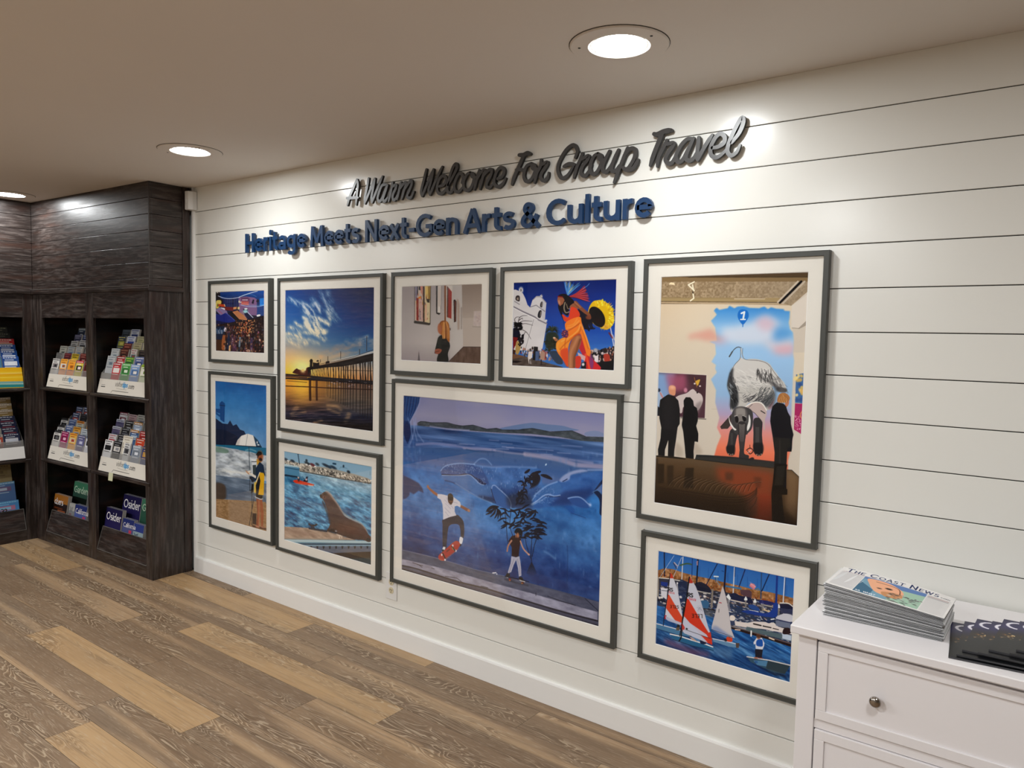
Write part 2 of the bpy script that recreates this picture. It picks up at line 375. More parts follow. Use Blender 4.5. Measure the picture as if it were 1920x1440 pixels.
    a.poly([(470, 190), (700, 145), (1000, 85), (1300, 20), (1690, -75), (1690, 75), (1300, 140), (1100, 175), (800, 195), (520, 235), (470, 345)], B)
    a.line([(690, 150), (1000, 90), (1300, 25), (1690, -95)], 1.1, 'd8b088', .55)
    for k in range(60):
        t = k/59; x = 870+820*t; y = 110-190*t; a.line([(x, y-2), (x+8, y-26-8*t)], .9, 'e8dcd0', .75)
    a.line([(690, 128), (1000, 72), (1300, 0), (1690, -135)], .7, '0c0c10')
    a.view(530, 535, 9.931)
    for x, y0, y1 in ((1075, 1235, 1370), (1557, 960, 1230), (1425, 1200, 1290), (838, 1330, 1420), (700, 1390, 1440)): a.line([(x, y0), (x, y1)], 1.0, '2a2428')
    a.view(530, 670, 9.931)
    xs = list(range(520, 800, 26))+[815, 845, 890, 940, 985, 1040, 1085, 1130, 1165, 1205, 1260, 1310, 1368, 1440, 1490, 1530, 1580, 1630, 1680]
    for i, x in enumerate(xs):
        y0 = 230-(x-500)*.12; y1 = 345+(x-500)*.1; w = .8 if x < 820 else 1.3+.9*(x-800)/900
        a.line([(x+R.uniform(-8, 8), y0), (x, y1)], w, B)
        if x > 800: a.line([(x, y1), (x-4, min(y1+330+(x-800)*.45, 1180))], w*1.1, '140c0e', .85, w2=w*.5)
        if i % 2 == 0 and x < 1690: a.line([(x-18, y0+10), (x+22, y1)], w*.6, B, .9)
    a.line([(1100, 240), (1690, 258)], .7, B)
    for x in (510, 632): a.line([(x, 440), (x, 600), (x+4, 790)], 4.6 if x == 510 else 3.6, '2c120c', .85, soft=.6)
    for x in range(560, 800, 22): a.line([(x, 440), (x, 740)], 1.0, '5a2c18', .4)
    a.put(hz*np.clip((a.U-.55)*2.2, 0, 1)*np.clip((a.V-.9)*8, 0, 1), '04060c', .8)
    return a

def art_beach(q):
    a = Art(q, 200, 430, '5a8fc0', 7); R = a.rs
    a.a = a.grad([(0, '1f66a8'), (.15, '3f86c0'), (.35, '6c9cc8'), (.45, '7fa8cc')]); t = np.clip((a.U-.5)*.5, 0, 1); a.put(t, '1560a8', .6)
    a.view(380, 690, 3.511)
    a.tone(a.noise(8, 8, 4, 4)-.5, .1)
    a.poly([(83, 330), (130, 365), (165, 370), (180, 345), (200, 380), (222, 370), (245, 405), (272, 415), (285, 440), (250, 480), (240, 515), (83, 520)], '1c2f50')
    a.poly([(83, 400), (150, 410), (230, 450), (220, 510), (83, 515)], '10203c', .8)
    a.poly([(112, 232), (128, 218), (147, 235), (143, 360), (115, 340), (114, 300), (84, 290), (84, 268), (114, 270)], '17528e')
    a.line([(112, 245), (147, 250)], 1.2, '0c3560'); a.line([(84, 296), (116, 318)], 3, '1c5a94')
    a.view(400, 790, 6.857)
    a.poly([(25, 300), (300, 310), (690, 340), (690, 440), (25, 330)], '1c7394')
    W = a.poly([(25, 320), (120, 330), (300, 360), (450, 390), (690, 440), (690, 760), (400, 740), (25, 690)], 'aeb6be')
    n = a.noise(6, 16, 8, 5, .15); a.a += (W*(n-.5))[..., None]*.75
    for k in range(26):
        y = R.uniform(350, 640); x = R.uniform(30, 520); a.line([(x, y), (x+60, y-14), (x+130, y+10)], R.uniform(1, 3), 'dde3e6', .5, sm=True, soft=.8)
    a.poly([(25, 330), (100, 335), (190, 370), (170, 410), (30, 390)], '6d8c7c', .8, sm=True, soft=.7)
    for k in range(8): a.line([(30+R.rand()*300, 600+R.rand()*60), (200+R.rand()*300, 610+R.rand()*90)], 2.2, 'e4e6e4', .55, soft=.8)
    wet = a.poly([(25, 690), (400, 740), (690, 800), (690, 1030), (300, 1010), (25, 1000)], '6f7f92')
    a.a += (wet*(a.noise(5, 30, 12, 4)-.5))[..., None]*.3
    a.poly([(25, 800), (150, 830), (155, 990), (25, 1000)], '54402f', .8, sm=True, soft=1.2); a.poly([(150, 840), (420, 880), (400, 1000), (160, 980)], '56677e', .5, soft=1.5)
    sand = a.poly([(25, 1000), (300, 1010), (690, 1030), (690, 1440), (25, 1300)], 'a3845f')
    a.a += (sand*(a.noise(30, 60, 13, 4)-.5))[..., None]*.25; a.poly([(200, 1020), (470, 1020), (460, 1330), (200, 1290)], '9a8676', .5, soft=2)
    a.line([(455, 320), (462, 620)], 1.1, '30404c'); a.line([(462, 700), (465, 890)], .9, '2a2f38')
    a.poly([(283, 308), (310, 240), (360, 185), (440, 158), (510, 180), (570, 240), (618, 328), (450, 318)], 'e8e6e2', sm=False)
    a.poly([(510, 180), (570, 240), (618, 328), (548, 322)], '1e4a68'); a.line([(440, 160), (415, 312)], .7, '8c929a'); a.poly([(300, 260), (350, 200), (330, 305), (285, 306)], 'c2bcb8', .6)
    a.dot(560, 270, 1, 1.8, 'f0f0f0'); a.dot(575, 300, 2, 1, 'f0f0f0'); a.line([(290, 310), (450, 320), (615, 328)], 1.2, '14283c')
    a.poly([(490, 515), (550, 515), (550, 700), (490, 690)], 'd8dde2'); a.poly([(500, 560), (545, 555), (545, 690), (505, 690)], '3d4a4e'); a.line([(490, 515), (552, 515)], 1, '202230')
    # figure
    a.poly([(550, 480), (600, 490), (610, 520), (555, 560)], 'cfa43a')
    a.dot(597, 445, 5.2, 7.5, 'a05f3c'); a.poly([(545, 425), (575, 385), (615, 395), (615, 425), (580, 440), (565, 480), (560, 440)], '22160f', sm=True); a.dot(603, 487, 3, 2.2, '2c160e')
    a.poly([(590, 515), (640, 560), (660, 690), (620, 700), (600, 640), (560, 740), (520, 770), (470, 720), (480, 700), (540, 720), (540, 600)], '1c3550')
    a.poly([(540, 770), (590, 650), (640, 660), (650, 690), (640, 940), (560, 940), (530, 900)], 'e0b21e'); a.poly([(585, 690), (600, 760), (570, 940), (545, 930), (540, 820)], '141c28')
    a.poly([(520, 780), (540, 770), (530, 930), (515, 900)], 'd9c36a'); a.line([(590, 650), (545, 775)], .9, 'f0f0ea')
    a.poly([(540, 930), (630, 945), (620, 995), (545, 975)], '10141c'); a.line([(520, 960), (600, 995), (625, 990)], 1, 'e6e4e2')
    a.line([(470, 640), (430, 650), (520, 700)], 2.2, 'e8dccc'); a.poly([(480, 655), (545, 700), (540, 730), (480, 690)], 'e6e0d6'); a.line([(475, 720), (500, 760)], 4, '2c2c34'); a.line([(420, 640), (450, 670)], 2.4, 'c8a080')
    a.poly([(545, 985), (590, 1000), (590, 1180), (575, 1340), (540, 1340), (560, 1180)], '9c5a3c'); a.poly([(590, 1000), (622, 1000), (640, 1180), (630, 1340), (605, 1345), (600, 1180)], 'a5623f')
    a.line([(580, 1010), (578, 1330)], .9, 'd0926c'); a.line([(500, 1340), (560, 1350), (690, 1380)], 2.6, '5a3c30'); a.dot(560, 1345, 4, 1.4, 'c08a70'); a.dot(625, 1350, 4, 1.4, 'a87860')
    for p in ([(490, 900), (490, 1330)], [(520, 960), (455, 1330)], [(462, 880), (500, 890)]): a.line(p, 1.0, '3c3a3e')
    a.poly([(498, 1175), (548, 1175), (545, 1325), (498, 1310)], '3f2f2a'); a.line([(640, 960), (690, 1090)], 1.4, '466480'); a.poly([(490, 800), (512, 800), (512, 900), (480, 920), (478, 880)], '15171c')
    return a

def art_seal(q):
    a = Art(q, 290, 215, '4f90b4', 9); R = a.rs
    a.view(528, 840, 11.163)
    a.a = a.grad([(0, '8fb4cc'), (.22, '9cbccf'), (.3, '68a2c2'), (.5, '4a8fb8'), (.72, '3a7fa8'), (1, '2b6488')]); t = np.clip(.55-a.U, 0, 1); a.put(t*(a.V > .2), '1c6c9c', .6)
    n = a.noise(16, 46, 5, 4, .18); wm = a.pm(a.c([(50, 500), (370, 480), (1850, 720), (1880, 2400), (50, 2400)])); a.a += (wm*(n-.5)*(.35+a.V))[..., None]*np.array([1, .95, .85])
    n2 = a.noise(10, 60, 15, 3, .2); a.put(wm*np.clip((n2-.58)*6, 0, 1)*np.clip(a.V*1.4, 0, 1), '1a4c74', .7); a.put(wm*np.clip((.42-n2)*5, 0, 1), 'a8d0e0', .5)
    # breakwater
    bw = a.poly([(50, 255), (180, 280), (370, 330), (520, 340), (700, 390), (1000, 420), (1200, 470), (1500, 540), (1780, 620), (1860, 660), (1860, 740), (1300, 660), (800, 570), (380, 500), (50, 420)], 'a8a49a')
    pal = ['e4ddd2', '6c665c', 'c8beb0', '3d3c3c', 'f0e8dc', '8a8378']
    for i in range(520):
        t = R.rand(); x = 60+1800*t; yc = 330+ (x-60)*.205+ R.uniform(-55, 75)*(1-.35*t); a.dot(x, yc, R.uniform(.8, 2.0), R.uniform(.5, 1.1), pal[R.randint(6)], .9*float(bw[min(int(a.c([(x, yc)])[0][1]), a.H-1) if a.c([(x, yc)])[0][1] > 0 else 0, min(max(int(a.c([(x, yc)])[0][0]), 0), a.W-1)] > .3), rot=R.uniform(-.6, 1))
    a.line([(380, 500), (800, 570), (1300, 655), (1860, 735)], 1.2, '2b3238', .8)
    for x, y, w, c in ((90, 258, 6, '3c4a58'), (230, 290, 6, '2c3a48'), (540, 335, 8, '26323a'), (650, 365, 7, '6e2c34'), (745, 350, 5, '3a4a54'), (930, 375, 10, '1e3040'), (1000, 405, 5, '22445c'), (1080, 410, 8, '24384a'), (1395, 500, 4, '22303c'), (1290, 385, 2, '203040'), (520, 275, 3, '28343c')): a.dot(x, y, w*.75, 1.8, c, .9, rot=.2)
    a.poly([(1060, 312), (1140, 322), (1138, 360), (1062, 348)], '1f4c66'); a.line([(1210, 440), (1230, 400), (1340, 420), (1370, 440)], .5, '4c7c94'); a.line([(340, 135), (372, 350)], 1.6, '1c3850'); a.line([(1840, 490), (1840, 560)], .8, '6c8ca0')
    for x, y in ((130, 285), (520, 360), (590, 380), (700, 400)): a.dot(x, y, 2.2, 1, 'f2ece6')
    a.poly([(50, 375), (370, 430), (365, 600), (330, 610), (50, 575)], '5b93b4'); a.poly([(50, 345), (350, 400), (370, 425), (50, 395)], 'bfd4dc'); a.line([(50, 420), (365, 472)], 1.0, '23506c'); a.poly([(50, 565), (330, 605), (330, 640), (50, 600)], '16344c')
    a.poly([(240, 700), (330, 680), (480, 720), (670, 770), (660, 795), (540, 790), (330, 760), (270, 735)], 'd8401c', sm=True); a.line([(560, 790), (650, 800)], 1.2, 'e8c8b4')
    a.poly([(455, 690), (490, 670), (515, 610), (550, 615), (540, 660), (555, 715), (520, 730), (450, 710)], '2a1830'); a.dot(355, 665, 2.2, 3.2, '3a3848'); a.dot(350, 635, 1.4, 1.4, 'd8c8c0'); a.line([(430, 600), (500, 690)], .7, '2c4c68'); a.dot(515, 672, 2, 1.4, 'e0c8c8')
    # dock
    a.view(528, 940, 11.163)
    d = a.poly([(50, 545), (300, 550), (560, 565), (950, 620), (1150, 680), (1330, 740), (1560, 800), (50, 800)], 'b09a88')
    a.a += (d*(a.noise(14, 60, 23, 4, .12)-.5))[..., None]*.3; a.poly([(60, 600), (500, 640), (760, 740), (400, 720)], '94786c', .45, sm=True, soft=1.5)
    a.poly([(50, 775), (1300, 775), (1300, 815), (50, 815)], 'a89c90', .8); a.poly([(50, 810), (1860, 800), (1860, 900), (50, 935)], '7ca4b4'); a.line([(50, 835), (1860, 835)], 3, 'c8d8dc', .8); a.line([(350, 905), (1860, 885)], 3, '2c4c64', .85); a.line([(400, 935), (1860, 905)], 1.4, '9cb8c8')
    a.poly([(500, 945), (1860, 915), (1860, 1040), (1100, 1075), (700, 1010)], '646e80')
    for x in range(620, 1880, 130): a.poly([(x-25, 940-(x-600)*.02), (x+18, 940-(x-600)*.02), (x+8, 1000-(x-600)*.03), (x-14, 1005-(x-600)*.03)], '121820')
    a.poly([(1000, 1080), (1860, 1030), (1860, 1310), (1500, 1200)], '2a1c18'); a.poly([(1400, 1180), (1860, 1150), (1860, 1320)], '1c4450', .8, soft=.6)
    a.line([(575, 570), (940, 625)], 2.6, '1c2c40', .85)
    for x, y, c in ((650, 505, '2a2428'), (1230, 700, 'd8c8b8')):
        a.line([(x-80, y-25), (x-30, y+5), (x+30, y+5), (x+85, y-15)], 2.2, c, sm=True); a.line([(x-15, y), (x-22, y+60)], 2, c); a.line([(x+20, y), (x+25, y+55)], 1.8, c)
    # sea lion
    a.view(528, 840, 11.163)
    body = [(800, 1010), (820, 990), (870, 935), (930, 920), (980, 940), (1040, 1000), (1100, 1090), (1180, 1190), (1240, 1290), (1290, 1390), (1400, 1470), (1560, 1540), (1680, 1600), (1750, 1690), (1800, 1780), (1860, 1850), (1858, 1930), (1800, 1945), (1700, 1910), (1500, 1900), (1330, 1850), (1160, 1790), (1040, 1740), (945, 1735), (990, 1650), (1020, 1550), (990, 1430), (950, 1300), (900, 1150), (850, 1070), (815, 1050)]
    bm = a.poly(body, '4a3434', sm=True)
    g = a.blur(bm, 5)
    a.put(bm, a.grad([(0, '6a5454'), (.4, '5a4444'), (.55, '4c3c44'), (.72, '58392f'), (.85, '30201e')]), .9)
    a.a += (bm*(a.noise(18, 18, 44, 4)-.5))[..., None]*.14
    a.line([(930, 925), (1000, 955), (1080, 1060), (1170, 1180), (1250, 1310), (1330, 1400), (1480, 1490), (1640, 1560), (1720, 1640), (1790, 1740)], 3.4, 'b8a49a', .75, sm=True, w2=1.6, soft=.8)
    a.line([(860, 1130), (930, 1300), (985, 1450), (1010, 1560)], 3, '1a1012', .6, sm=True, soft=1)
    a.dot(818, 1008, 1.8, 2, '0c0a0c'); a.dot(895, 1030, 2.6, 2.6, '8c5a50', .7); a.dot(898, 1035, 1.1, 1.1, '1a1010'); a.poly([(870, 960), (900, 930), (960, 950), (930, 1000), (880, 1000)], '221c24', .7, sm=True, soft=.8)
    a.poly([(1760, 1900), (1800, 1870), (1855, 1900), (1830, 1935)], '141420', sm=True); a.poly([(945, 1735), (1040, 1680), (1140, 1740), (1160, 1790)], '201416', .7, sm=True, soft=.7)
    a.poly([(1150, 1600), (1400, 1560), (1600, 1660), (1500, 1800), (1250, 1760)], '6a3c2c', .4, sm=True, soft=3)
    a.dot(1135, 1735, 2, 1.2, '8c8c94')
    return a

def art_gallery(q):
    a = Art(q, 250, 235, 'b8b2ae', 11); a.view(750, 530, 9.0); R = a.rs
    a.a = a.grad([(0, 'a49c9c'), (.4, 'b8b2b0'), (.75, 'c0bab8'), (1, 'a49c9e')])
    a.put(np.clip(.35-a.U, 0, 1), '8c8488', .8)
    a.poly([(870, 40), (1050, 40), (1060, 1090), (840, 1300), (850, 700)], 'c2beba', .7, soft=1)
    a.poly([(1035, 40), (1372, 20), (1360, 1100), (1060, 1090)], 'b6aca4'); a.put(a.pm(a.c([(1035, 40), (1372, 20), (1370, 600), (1045, 600)]))*np.clip(1-a.V*1.8, 0, 1), '84766c', .75)
    fl = a.poly([(1065, 1088), (1360, 1090), (1355, 1370), (820, 1335)], '665348'); a.a += (fl*(a.noise(30, 12, 5, 4)-.5))[..., None]*.14; a.line([(820, 1330), (1065, 1085), (1360, 1090)], 1.3, '544640')
    a.poly([(235, 58), (515, 55), (510, 710), (240, 680)], '4c4a48'); a.poly([(245, 58), (380, 58), (385, 655), (248, 635)], 'c8b6a8'); a.poly([(410, 57), (505, 57), (498, 680), (412, 660)], 'd0c2a0')
    for p, c in [([(245, 60), (290, 60), (285, 300), (250, 300)], '8c8494'), ([(285, 60), (300, 60), (300, 180), (280, 240)], '2a2c38'), ([(310, 60), (340, 60), (340, 130), (310, 120)], '20242c'), ([(335, 60), (378, 60), (375, 220), (345, 160)], 'c88c78'),
                 ([(270, 250), (310, 260), (310, 640), (275, 630)], '8c2c24'), ([(300, 240), (355, 225), (360, 270), (310, 270)], 'd88a3c'), ([(315, 270), (375, 270), (380, 640), (320, 640)], 'c8a8a0'), ([(330, 480), (345, 480), (345, 620), (330, 620)], '584c70'),
                 ([(380, 60), (408, 60), (408, 670), (385, 650)], '4a2c20'), ([(420, 60), (470, 60), (460, 300), (425, 260)], 'd8bc6c'), ([(465, 60), (510, 60), (500, 290), (470, 300)], '9a7a2c'), ([(440, 270), (500, 280), (490, 340), (450, 330)], '3c3424'), ([(420, 360), (450, 360), (440, 650), (420, 650)], 'd8b098')]: a.poly(p, c)
    for k in range(30): x = R.uniform(250, 500); y = R.uniform(80, 600); a.line([(x, y), (x+R.uniform(-12, 12), y+R.uniform(20, 90))], R.uniform(.5, 1.4), ['b05040', 'e0d0b8', '40384c', 'c0a050', '8c7868'][R.randint(5)], .65)
    a.line([(240, 660), (490, 700)], 2.6, '3c3a38'); a.line([(240, 680), (490, 715)], 1, '6e6862')
    a.poly([(600, 52), (690, 50), (680, 515), (605, 520)], '1e1818'); a.poly([(628, 52), (686, 50), (678, 515), (625, 505)], 'd8d2cc'); a.poly([(640, 60), (675, 60), (670, 400), (640, 400)], 'b4a49a', .6, soft=1); a.poly([(605, 500), (680, 515), (655, 545), (612, 525)], '2a2422')
    a.poly([(738, 48), (770, 48), (768, 650), (745, 640)], '8f5a2c'); a.poly([(745, 48), (753, 48), (755, 640), (748, 640)], '6c3c18')
    a.poly([(770, 50), (880, 48), (880, 770), (775, 640)], 'c6c0ba'); a.poly([(785, 60), (865, 150), (862, 615), (785, 580)], '9c3a2e'); a.poly([(785, 60), (808, 80), (806, 595), (785, 580)], '5e4038'); a.poly([(780, 48), (870, 48), (868, 160), (800, 70)], 'cfc9c3')
    a.line([(840, 770), (845, 800)], 1.5, '5c5048')
    a.poly([(895, 300), (915, 285), (945, 320), (942, 660), (905, 672)], '2c1c18'); a.poly([(915, 310), (940, 330), (938, 650), (918, 660)], '6a3a2c')
    a.poly([(950, 270), (975, 290), (1000, 380), (1000, 790), (965, 800)], 'a8968a', .8, soft=.5); a.poly([(1020, 420), (1038, 415), (1038, 790), (1022, 790)], '8e827a', .8, soft=.5)
    a.poly([(1235, 490), (1365, 480), (1360, 740), (1230, 740)], 'c0b4b0', .8, soft=.7); a.line([(1220, 745), (1360, 755)], 2, '9c948c', .6, soft=.5)
    for k in range(24): a.dot(R.uniform(1240, 1355), R.uniform(500, 730), 1.5, 2, ['a89490', 'c8c0c0', 'b0a4a8'][R.randint(3)], .35)
    a.poly([(300, 1310), (318, 1140), (340, 1310)], '5e585c', .85)
    # visitor with long fair hair
    a.poly([(700, 880), (640, 930), (610, 1040), (590, 1130), (585, 1190), (640, 1200), (620, 1290), (650, 1335), (810, 1335), (805, 1200), (840, 1080), (820, 980), (760, 900)], '1d2220', sm=True)
    a.poly([(640, 930), (700, 900), (700, 1100), (640, 1120)], '2c342c', .6, sm=True, soft=1); a.poly([(590, 1130), (640, 1110), (700, 1130), (680, 1180), (640, 1200), (595, 1190)], '9c5c48', sm=True); a.line([(600, 1165), (660, 1150)], .8, '50281c')
    a.dot(672, 770, 4.4, 8.6, 'a8684c'); a.poly([(640, 720), (655, 700), (700, 850), (690, 880), (650, 840), (638, 800), (648, 790), (636, 770)], 'b0704e', sm=True)
    a.poly([(665, 690), (700, 645), (770, 645), (820, 700), (835, 850), (830, 1000), (790, 960), (770, 900), (740, 950), (710, 900), (690, 850), (700, 760), (680, 720)], 'a86c34', sm=True)
    for k in range(22):
        x = R.uniform(700, 820); a.line([(740+(x-740)*.5, 660), (x, 780), (x+R.uniform(-6, 14), 940)], .8, ['d8a060', 'c08848', '7c4820', 'e8bc80'][k % 4], .75, sm=True)
    a.line([(668, 700), (690, 660), (760, 650)], 1.6, '6c3c20', .6, sm=True)
    return a

def art_dancer(q):
    a = Art(q, 310, 275, '123c98', 13); a.view(955, 520, 8.0); R = a.rs
    a.a = a.grad([(0, '102870'), (.25, '123c94'), (.55, '1c54b0'), (.8, '4078c0')]); a.tone(a.noise(3, 18, 2, 3)-.5, .05)
    # palm
    for k in range(46):
        an = R.uniform(-.25, math.pi+.25); L = R.uniform(70, 135); x, y = 640, 810
        e = (x+L*math.cos(an), y-L*math.sin(an)*.85); mth = ((x+e[0])/2, (y+e[1])/2-22)
        a.line([(x, y), mth, (e[0], e[1]+18)], 1.6, ['1a2418', '2c3820', '121810', '3c4428'][k % 4], .9, sm=True, w2=.4)
    a.poly([(570, 830), (700, 830), (740, 930), (690, 1060), (560, 1060), (540, 930)], '2a3018', .9, sm=True, soft=1); a.poly([(590, 980), (615, 980), (612, 1120), (590, 1120)], '3c3222')
    for k in range(60): a.dot(R.uniform(520, 720), R.uniform(950, 1110), R.uniform(1, 2.6), R.uniform(.8, 1.8), ['28301c', '3c3c24', '181c14'][R.randint(3)], .8)
    # mission church
    Wc = 'd4d2d4'
    ch = a.poly([(60, 200), (90, 195), (140, 215), (200, 250), (240, 330), (270, 420), (310, 460), (345, 345), (400, 290), (470, 290), (552, 385), (530, 650), (560, 690), (500, 1060), (480, 1100), (60, 1100)], Wc)
    a.a += (ch*(a.noise(6, 8, 6, 3)-.5))[..., None]*.06
    a.poly([(552, 385), (530, 650), (515, 660), (470, 560), (490, 330)], 'bcbcc4', .5)
    a.dot(172, 205, 4.6, 6.6, Wc); a.poly([(165, 180), (178, 180), (180, 220), (166, 222)], '3c3c48'); a.dot(475, 293, 2.6, 3.2, Wc); a.line([(482, 260), (482, 285)], .8, '8c8078'); a.dot(548, 655, 2.4, 2.6, Wc)
    a.line([(62, 450), (200, 520), (380, 600), (430, 640), (560, 700)], 2.6, '86828c'); a.line([(62, 468), (200, 540), (420, 640)], 1, 'eceaec'); a.line([(320, 450), (400, 425), (530, 515)], 1.8, '8e8c98'); a.line([(345, 350), (400, 300), (470, 300), (552, 392)], 1.2, '96949c')
    a.line([(365, 640), (330, 760), (250, 1060)], .6, '6c6870'); a.poly([(95, 300), (125, 280), (155, 300), (150, 370), (95, 350)], '40383c', sm=True); a.poly([(108, 320), (135, 310), (140, 350), (115, 350)], 'b8a898', .8); a.line([(80, 372), (150, 415)], 1.6, '8a8890')
    a.poly([(462, 400), (480, 370), (498, 385), (488, 455), (458, 445)], '3a3640', sm=True); a.poly([(430, 540), (455, 500), (482, 515), (465, 610), (425, 600)], '262430', sm=True); a.poly([(480, 380), (496, 385), (488, 445), (478, 440)], '9c9488', .7); a.poly([(463, 520), (480, 518), (466, 590), (455, 590)], 'a89c8c', .7)
    # plaza
    g = a.poly([(50, 1180), (300, 1195), (560, 1280), (800, 1340), (820, 1390), (50, 1360)], '5c504a'); a.a += (g*(a.noise(20, 40, 7, 3)-.5))[..., None]*.18
    a.poly([(50, 1150), (170, 1170), (250, 1190), (50, 1230)], '7a5a44'); a.poly([(50, 1250), (200, 1260), (120, 1285), (50, 1280)], '241c1c')
    pal = ['ece6e6', '2c2830', '8c6a54', '4c5c80', 'b49484', '1a181c', 'c84838', 'd8d0d4']
    for k in range(190):
        x = R.uniform(170, 800); y = 1090+ (x-170)*.17+R.uniform(-35, 75); a.dot(x, y, R.uniform(.8, 1.7), R.uniform(1.4, 3.4), pal[R.randint(8)], .85)
    a.poly([(370, 1040), (430, 1045), (430, 1250), (350, 1240)], '1c181c'); a.poly([(395, 1110), (450, 1110), (440, 1250), (392, 1250)], '53668c'); a.dot(350, 1065, 1.8, 3, '30201c')
    a.poly([(290, 1120), (350, 1110), (345, 1200), (320, 1230), (330, 1300), (300, 1300), (280, 1200)], 'dcd4d0'); a.line([(310, 1235), (312, 1300)], 2, '2c2428'); a.poly([(470, 1110), (520, 1090), (545, 1180), (540, 1250), (470, 1240)], 'b09080'); a.line([(485, 1080), (545, 1130), (535, 1230)], 1.6, 'a04438'); a.line([(480, 1240), (485, 1310)], 2.2, '33262a'); a.line([(460, 1305), (545, 1315)], 1.6, '2c2024', .8)
    a.poly([(600, 1130), (690, 1100), (760, 1150), (800, 1250), (790, 1300), (700, 1280)], '38465c', sm=True)
    # left dancer with tall plumes
    a.poly([(60, 780), (130, 770), (165, 860), (150, 940), (60, 960)], '131830', sm=True); a.poly([(60, 900), (130, 910), (110, 1000), (60, 1100)], '7c1c20'); a.poly([(110, 970), (170, 990), (165, 1090), (130, 1160), (95, 1120)], 'b49860', sm=True); a.poly([(55, 1080), (100, 1100), (90, 1160), (55, 1150)], '4a2c20')
    for p in ([(130, 720), (150, 620), (200, 585), (270, 580)], [(140, 700), (210, 660), (340, 665)], [(150, 720), (240, 700), (350, 725)], [(95, 690), (80, 640), (110, 605), (160, 605)], [(150, 650), (190, 620), (200, 640)], [(170, 780), (260, 830), (325, 930)], [(200, 930), (230, 840), (250, 830)]): a.line(p, 1.5, '3a3236', .9, sm=True, w2=.7)
    for k in range(60): a.dot(R.uniform(80, 190), R.uniform(690, 790), 2, 1.6, '0f0c10', .9)
    for k in range(50): a.dot(R.uniform(140, 215), R.uniform(850, 1030), 1.6, 1.6, '171218', .85)
    # right crowd
    a.poly([(1200, 1120), (1240, 1080), (1330, 1100), (1400, 1060), (1500, 1060), (1570, 1030), (1560, 1390), (1200, 1390)], '1c181e', sm=False)
    for k in range(120):
        x = R.uniform(1215, 1560); y = R.uniform(1080-(x-1215)*.12, 1250); a.dot(x, y, R.uniform(1, 2.4), R.uniform(1.4, 3), ['2a1c1c', 'c8a494', 'e8dcd8', '141218', '9c5c48', '40384a', 'b88c74'][R.randint(7)], .85)
    a.poly([(1270, 1170), (1330, 1170), (1330, 1270), (1275, 1260)], 'e4dce0'); a.poly([(1410, 1150), (1490, 1150), (1500, 1250), (1430, 1260)], 'b04434', sm=True); a.dot(1440, 1095, 3.2, 4, '30201c'); a.dot(1290, 1090, 4, 4, 'b0b0b8'); a.poly([(1290, 1270), (1560, 1240), (1560, 1390), (1380, 1390)], '15131a')
    a.line([(1510, 750), (1530, 850), (1560, 1020)], 1.6, 'c8ccd8'); a.line([(1490, 830), (1540, 900)], 3, '7c2430', .8); a.line([(1540, 860), (1570, 930)], 2.6, 'c0b8c4', .8)
    # feather drum
    a.poly([(1180, 560), (1190, 450), (1240, 370), (1300, 345), (1400, 350), (1500, 420), (1555, 540), (1565, 650), (1520, 740), (1450, 780), (1380, 760), (1260, 700)], 'dcb818', sm=True)
    for k in range(210):
        an = R.uniform(-2.2, 1.75); r = R.uniform(.72, 1.13); x = 1385+185*r*math.cos(an); y = 560+215*r*math.sin(an)
        if x < 1240 and y > 480: continue
        a.line([(1385+150*r*math.cos(an), 560+180*r*math.sin(an)), (x, y)], R.uniform(1.2, 2.6), ['f2de30', 'e8c414', 'fff070', 'c89c10', 'd8b83c'][R.randint(5)], .8, w2=.5)
    a.poly([(1190, 560), (1195, 480), (1240, 440), (1310, 450), (1380, 510), (1425, 600), (1425, 690), (1380, 745), (1310, 730), (1250, 680)], '140e12', sm=True); a.poly([(1250, 620), (1400, 620), (1400, 700), (1300, 680)], '3c1c1c', .5, sm=True, soft=2)
    a.poly([(1380, 740), (1450, 780), (1500, 720), (1440, 700)], 'c88c50', .5, sm=True, soft=1)
    # hair and dark figure parts
    a.poly([(740, 400), (780, 480), (800, 600), (830, 760), (800, 640), (730, 470)], '15101a', sm=True)
    a.poly([(1000, 500), (1080, 480), (1160, 560), (1230, 640), (1240, 700), (1180, 680), (1200, 800), (1170, 790), (1100, 700), (1040, 600)], '141428', sm=True)
    for k in range(16): x = 1060+k*10; a.line([(x, 620), (x+40, 720+R.rand()*60), (x+70, 760)], 1.6, '0f1024', .8, sm=True)
    # plumes on the head
    for k in range(26):
        t = k/25; ex = 815+ t*240; ey = 90-20*math.sin(t*6)+R.uniform(-25, 25); a.line([(870, 270), ((870+ex)/2+R.uniform(-10, 10), 180), (ex, max(ey, 62))], 1.8, ['3c8cd8', '5aa4e0', 'cfd8e0', '2c6cb8', 'c8d078', '203040'][k % 6], .9, sm=True, w2=.8)
    for k in range(30):
        t = k/29; ex = 1120+R.uniform(0, 80); ey = 130+ t*240; a.line([(880, 300), (1000, 240+t*70), (min(ex, 1080+t*90+40), ey)], 2.1, ['b8323c', '8c1c2c', 'd0646c', 'e0504c', '5c1c2c'][k % 5], .85, sm=True, w2=1)
    a.line([(1100, 170), (1160, 130), (1190, 95)], 1.2, '6c9cd0', .8)
    # body
    sk = '9c6444'
    a.poly([(940, 380), (990, 355), (1030, 420), (1010, 480), (920, 470), (860, 430)], sk, sm=True); a.line([(985, 385), (1040, 440), (1120, 510), (1185, 560), (1200, 610)], 7.5, '8c5638', sm=True, w2=4.5); a.dot(1180, 600, 5, 4, '80462f'); a.line([(970, 370), (1060, 450)], 1.6, 'd8a080', .6, soft=.8)
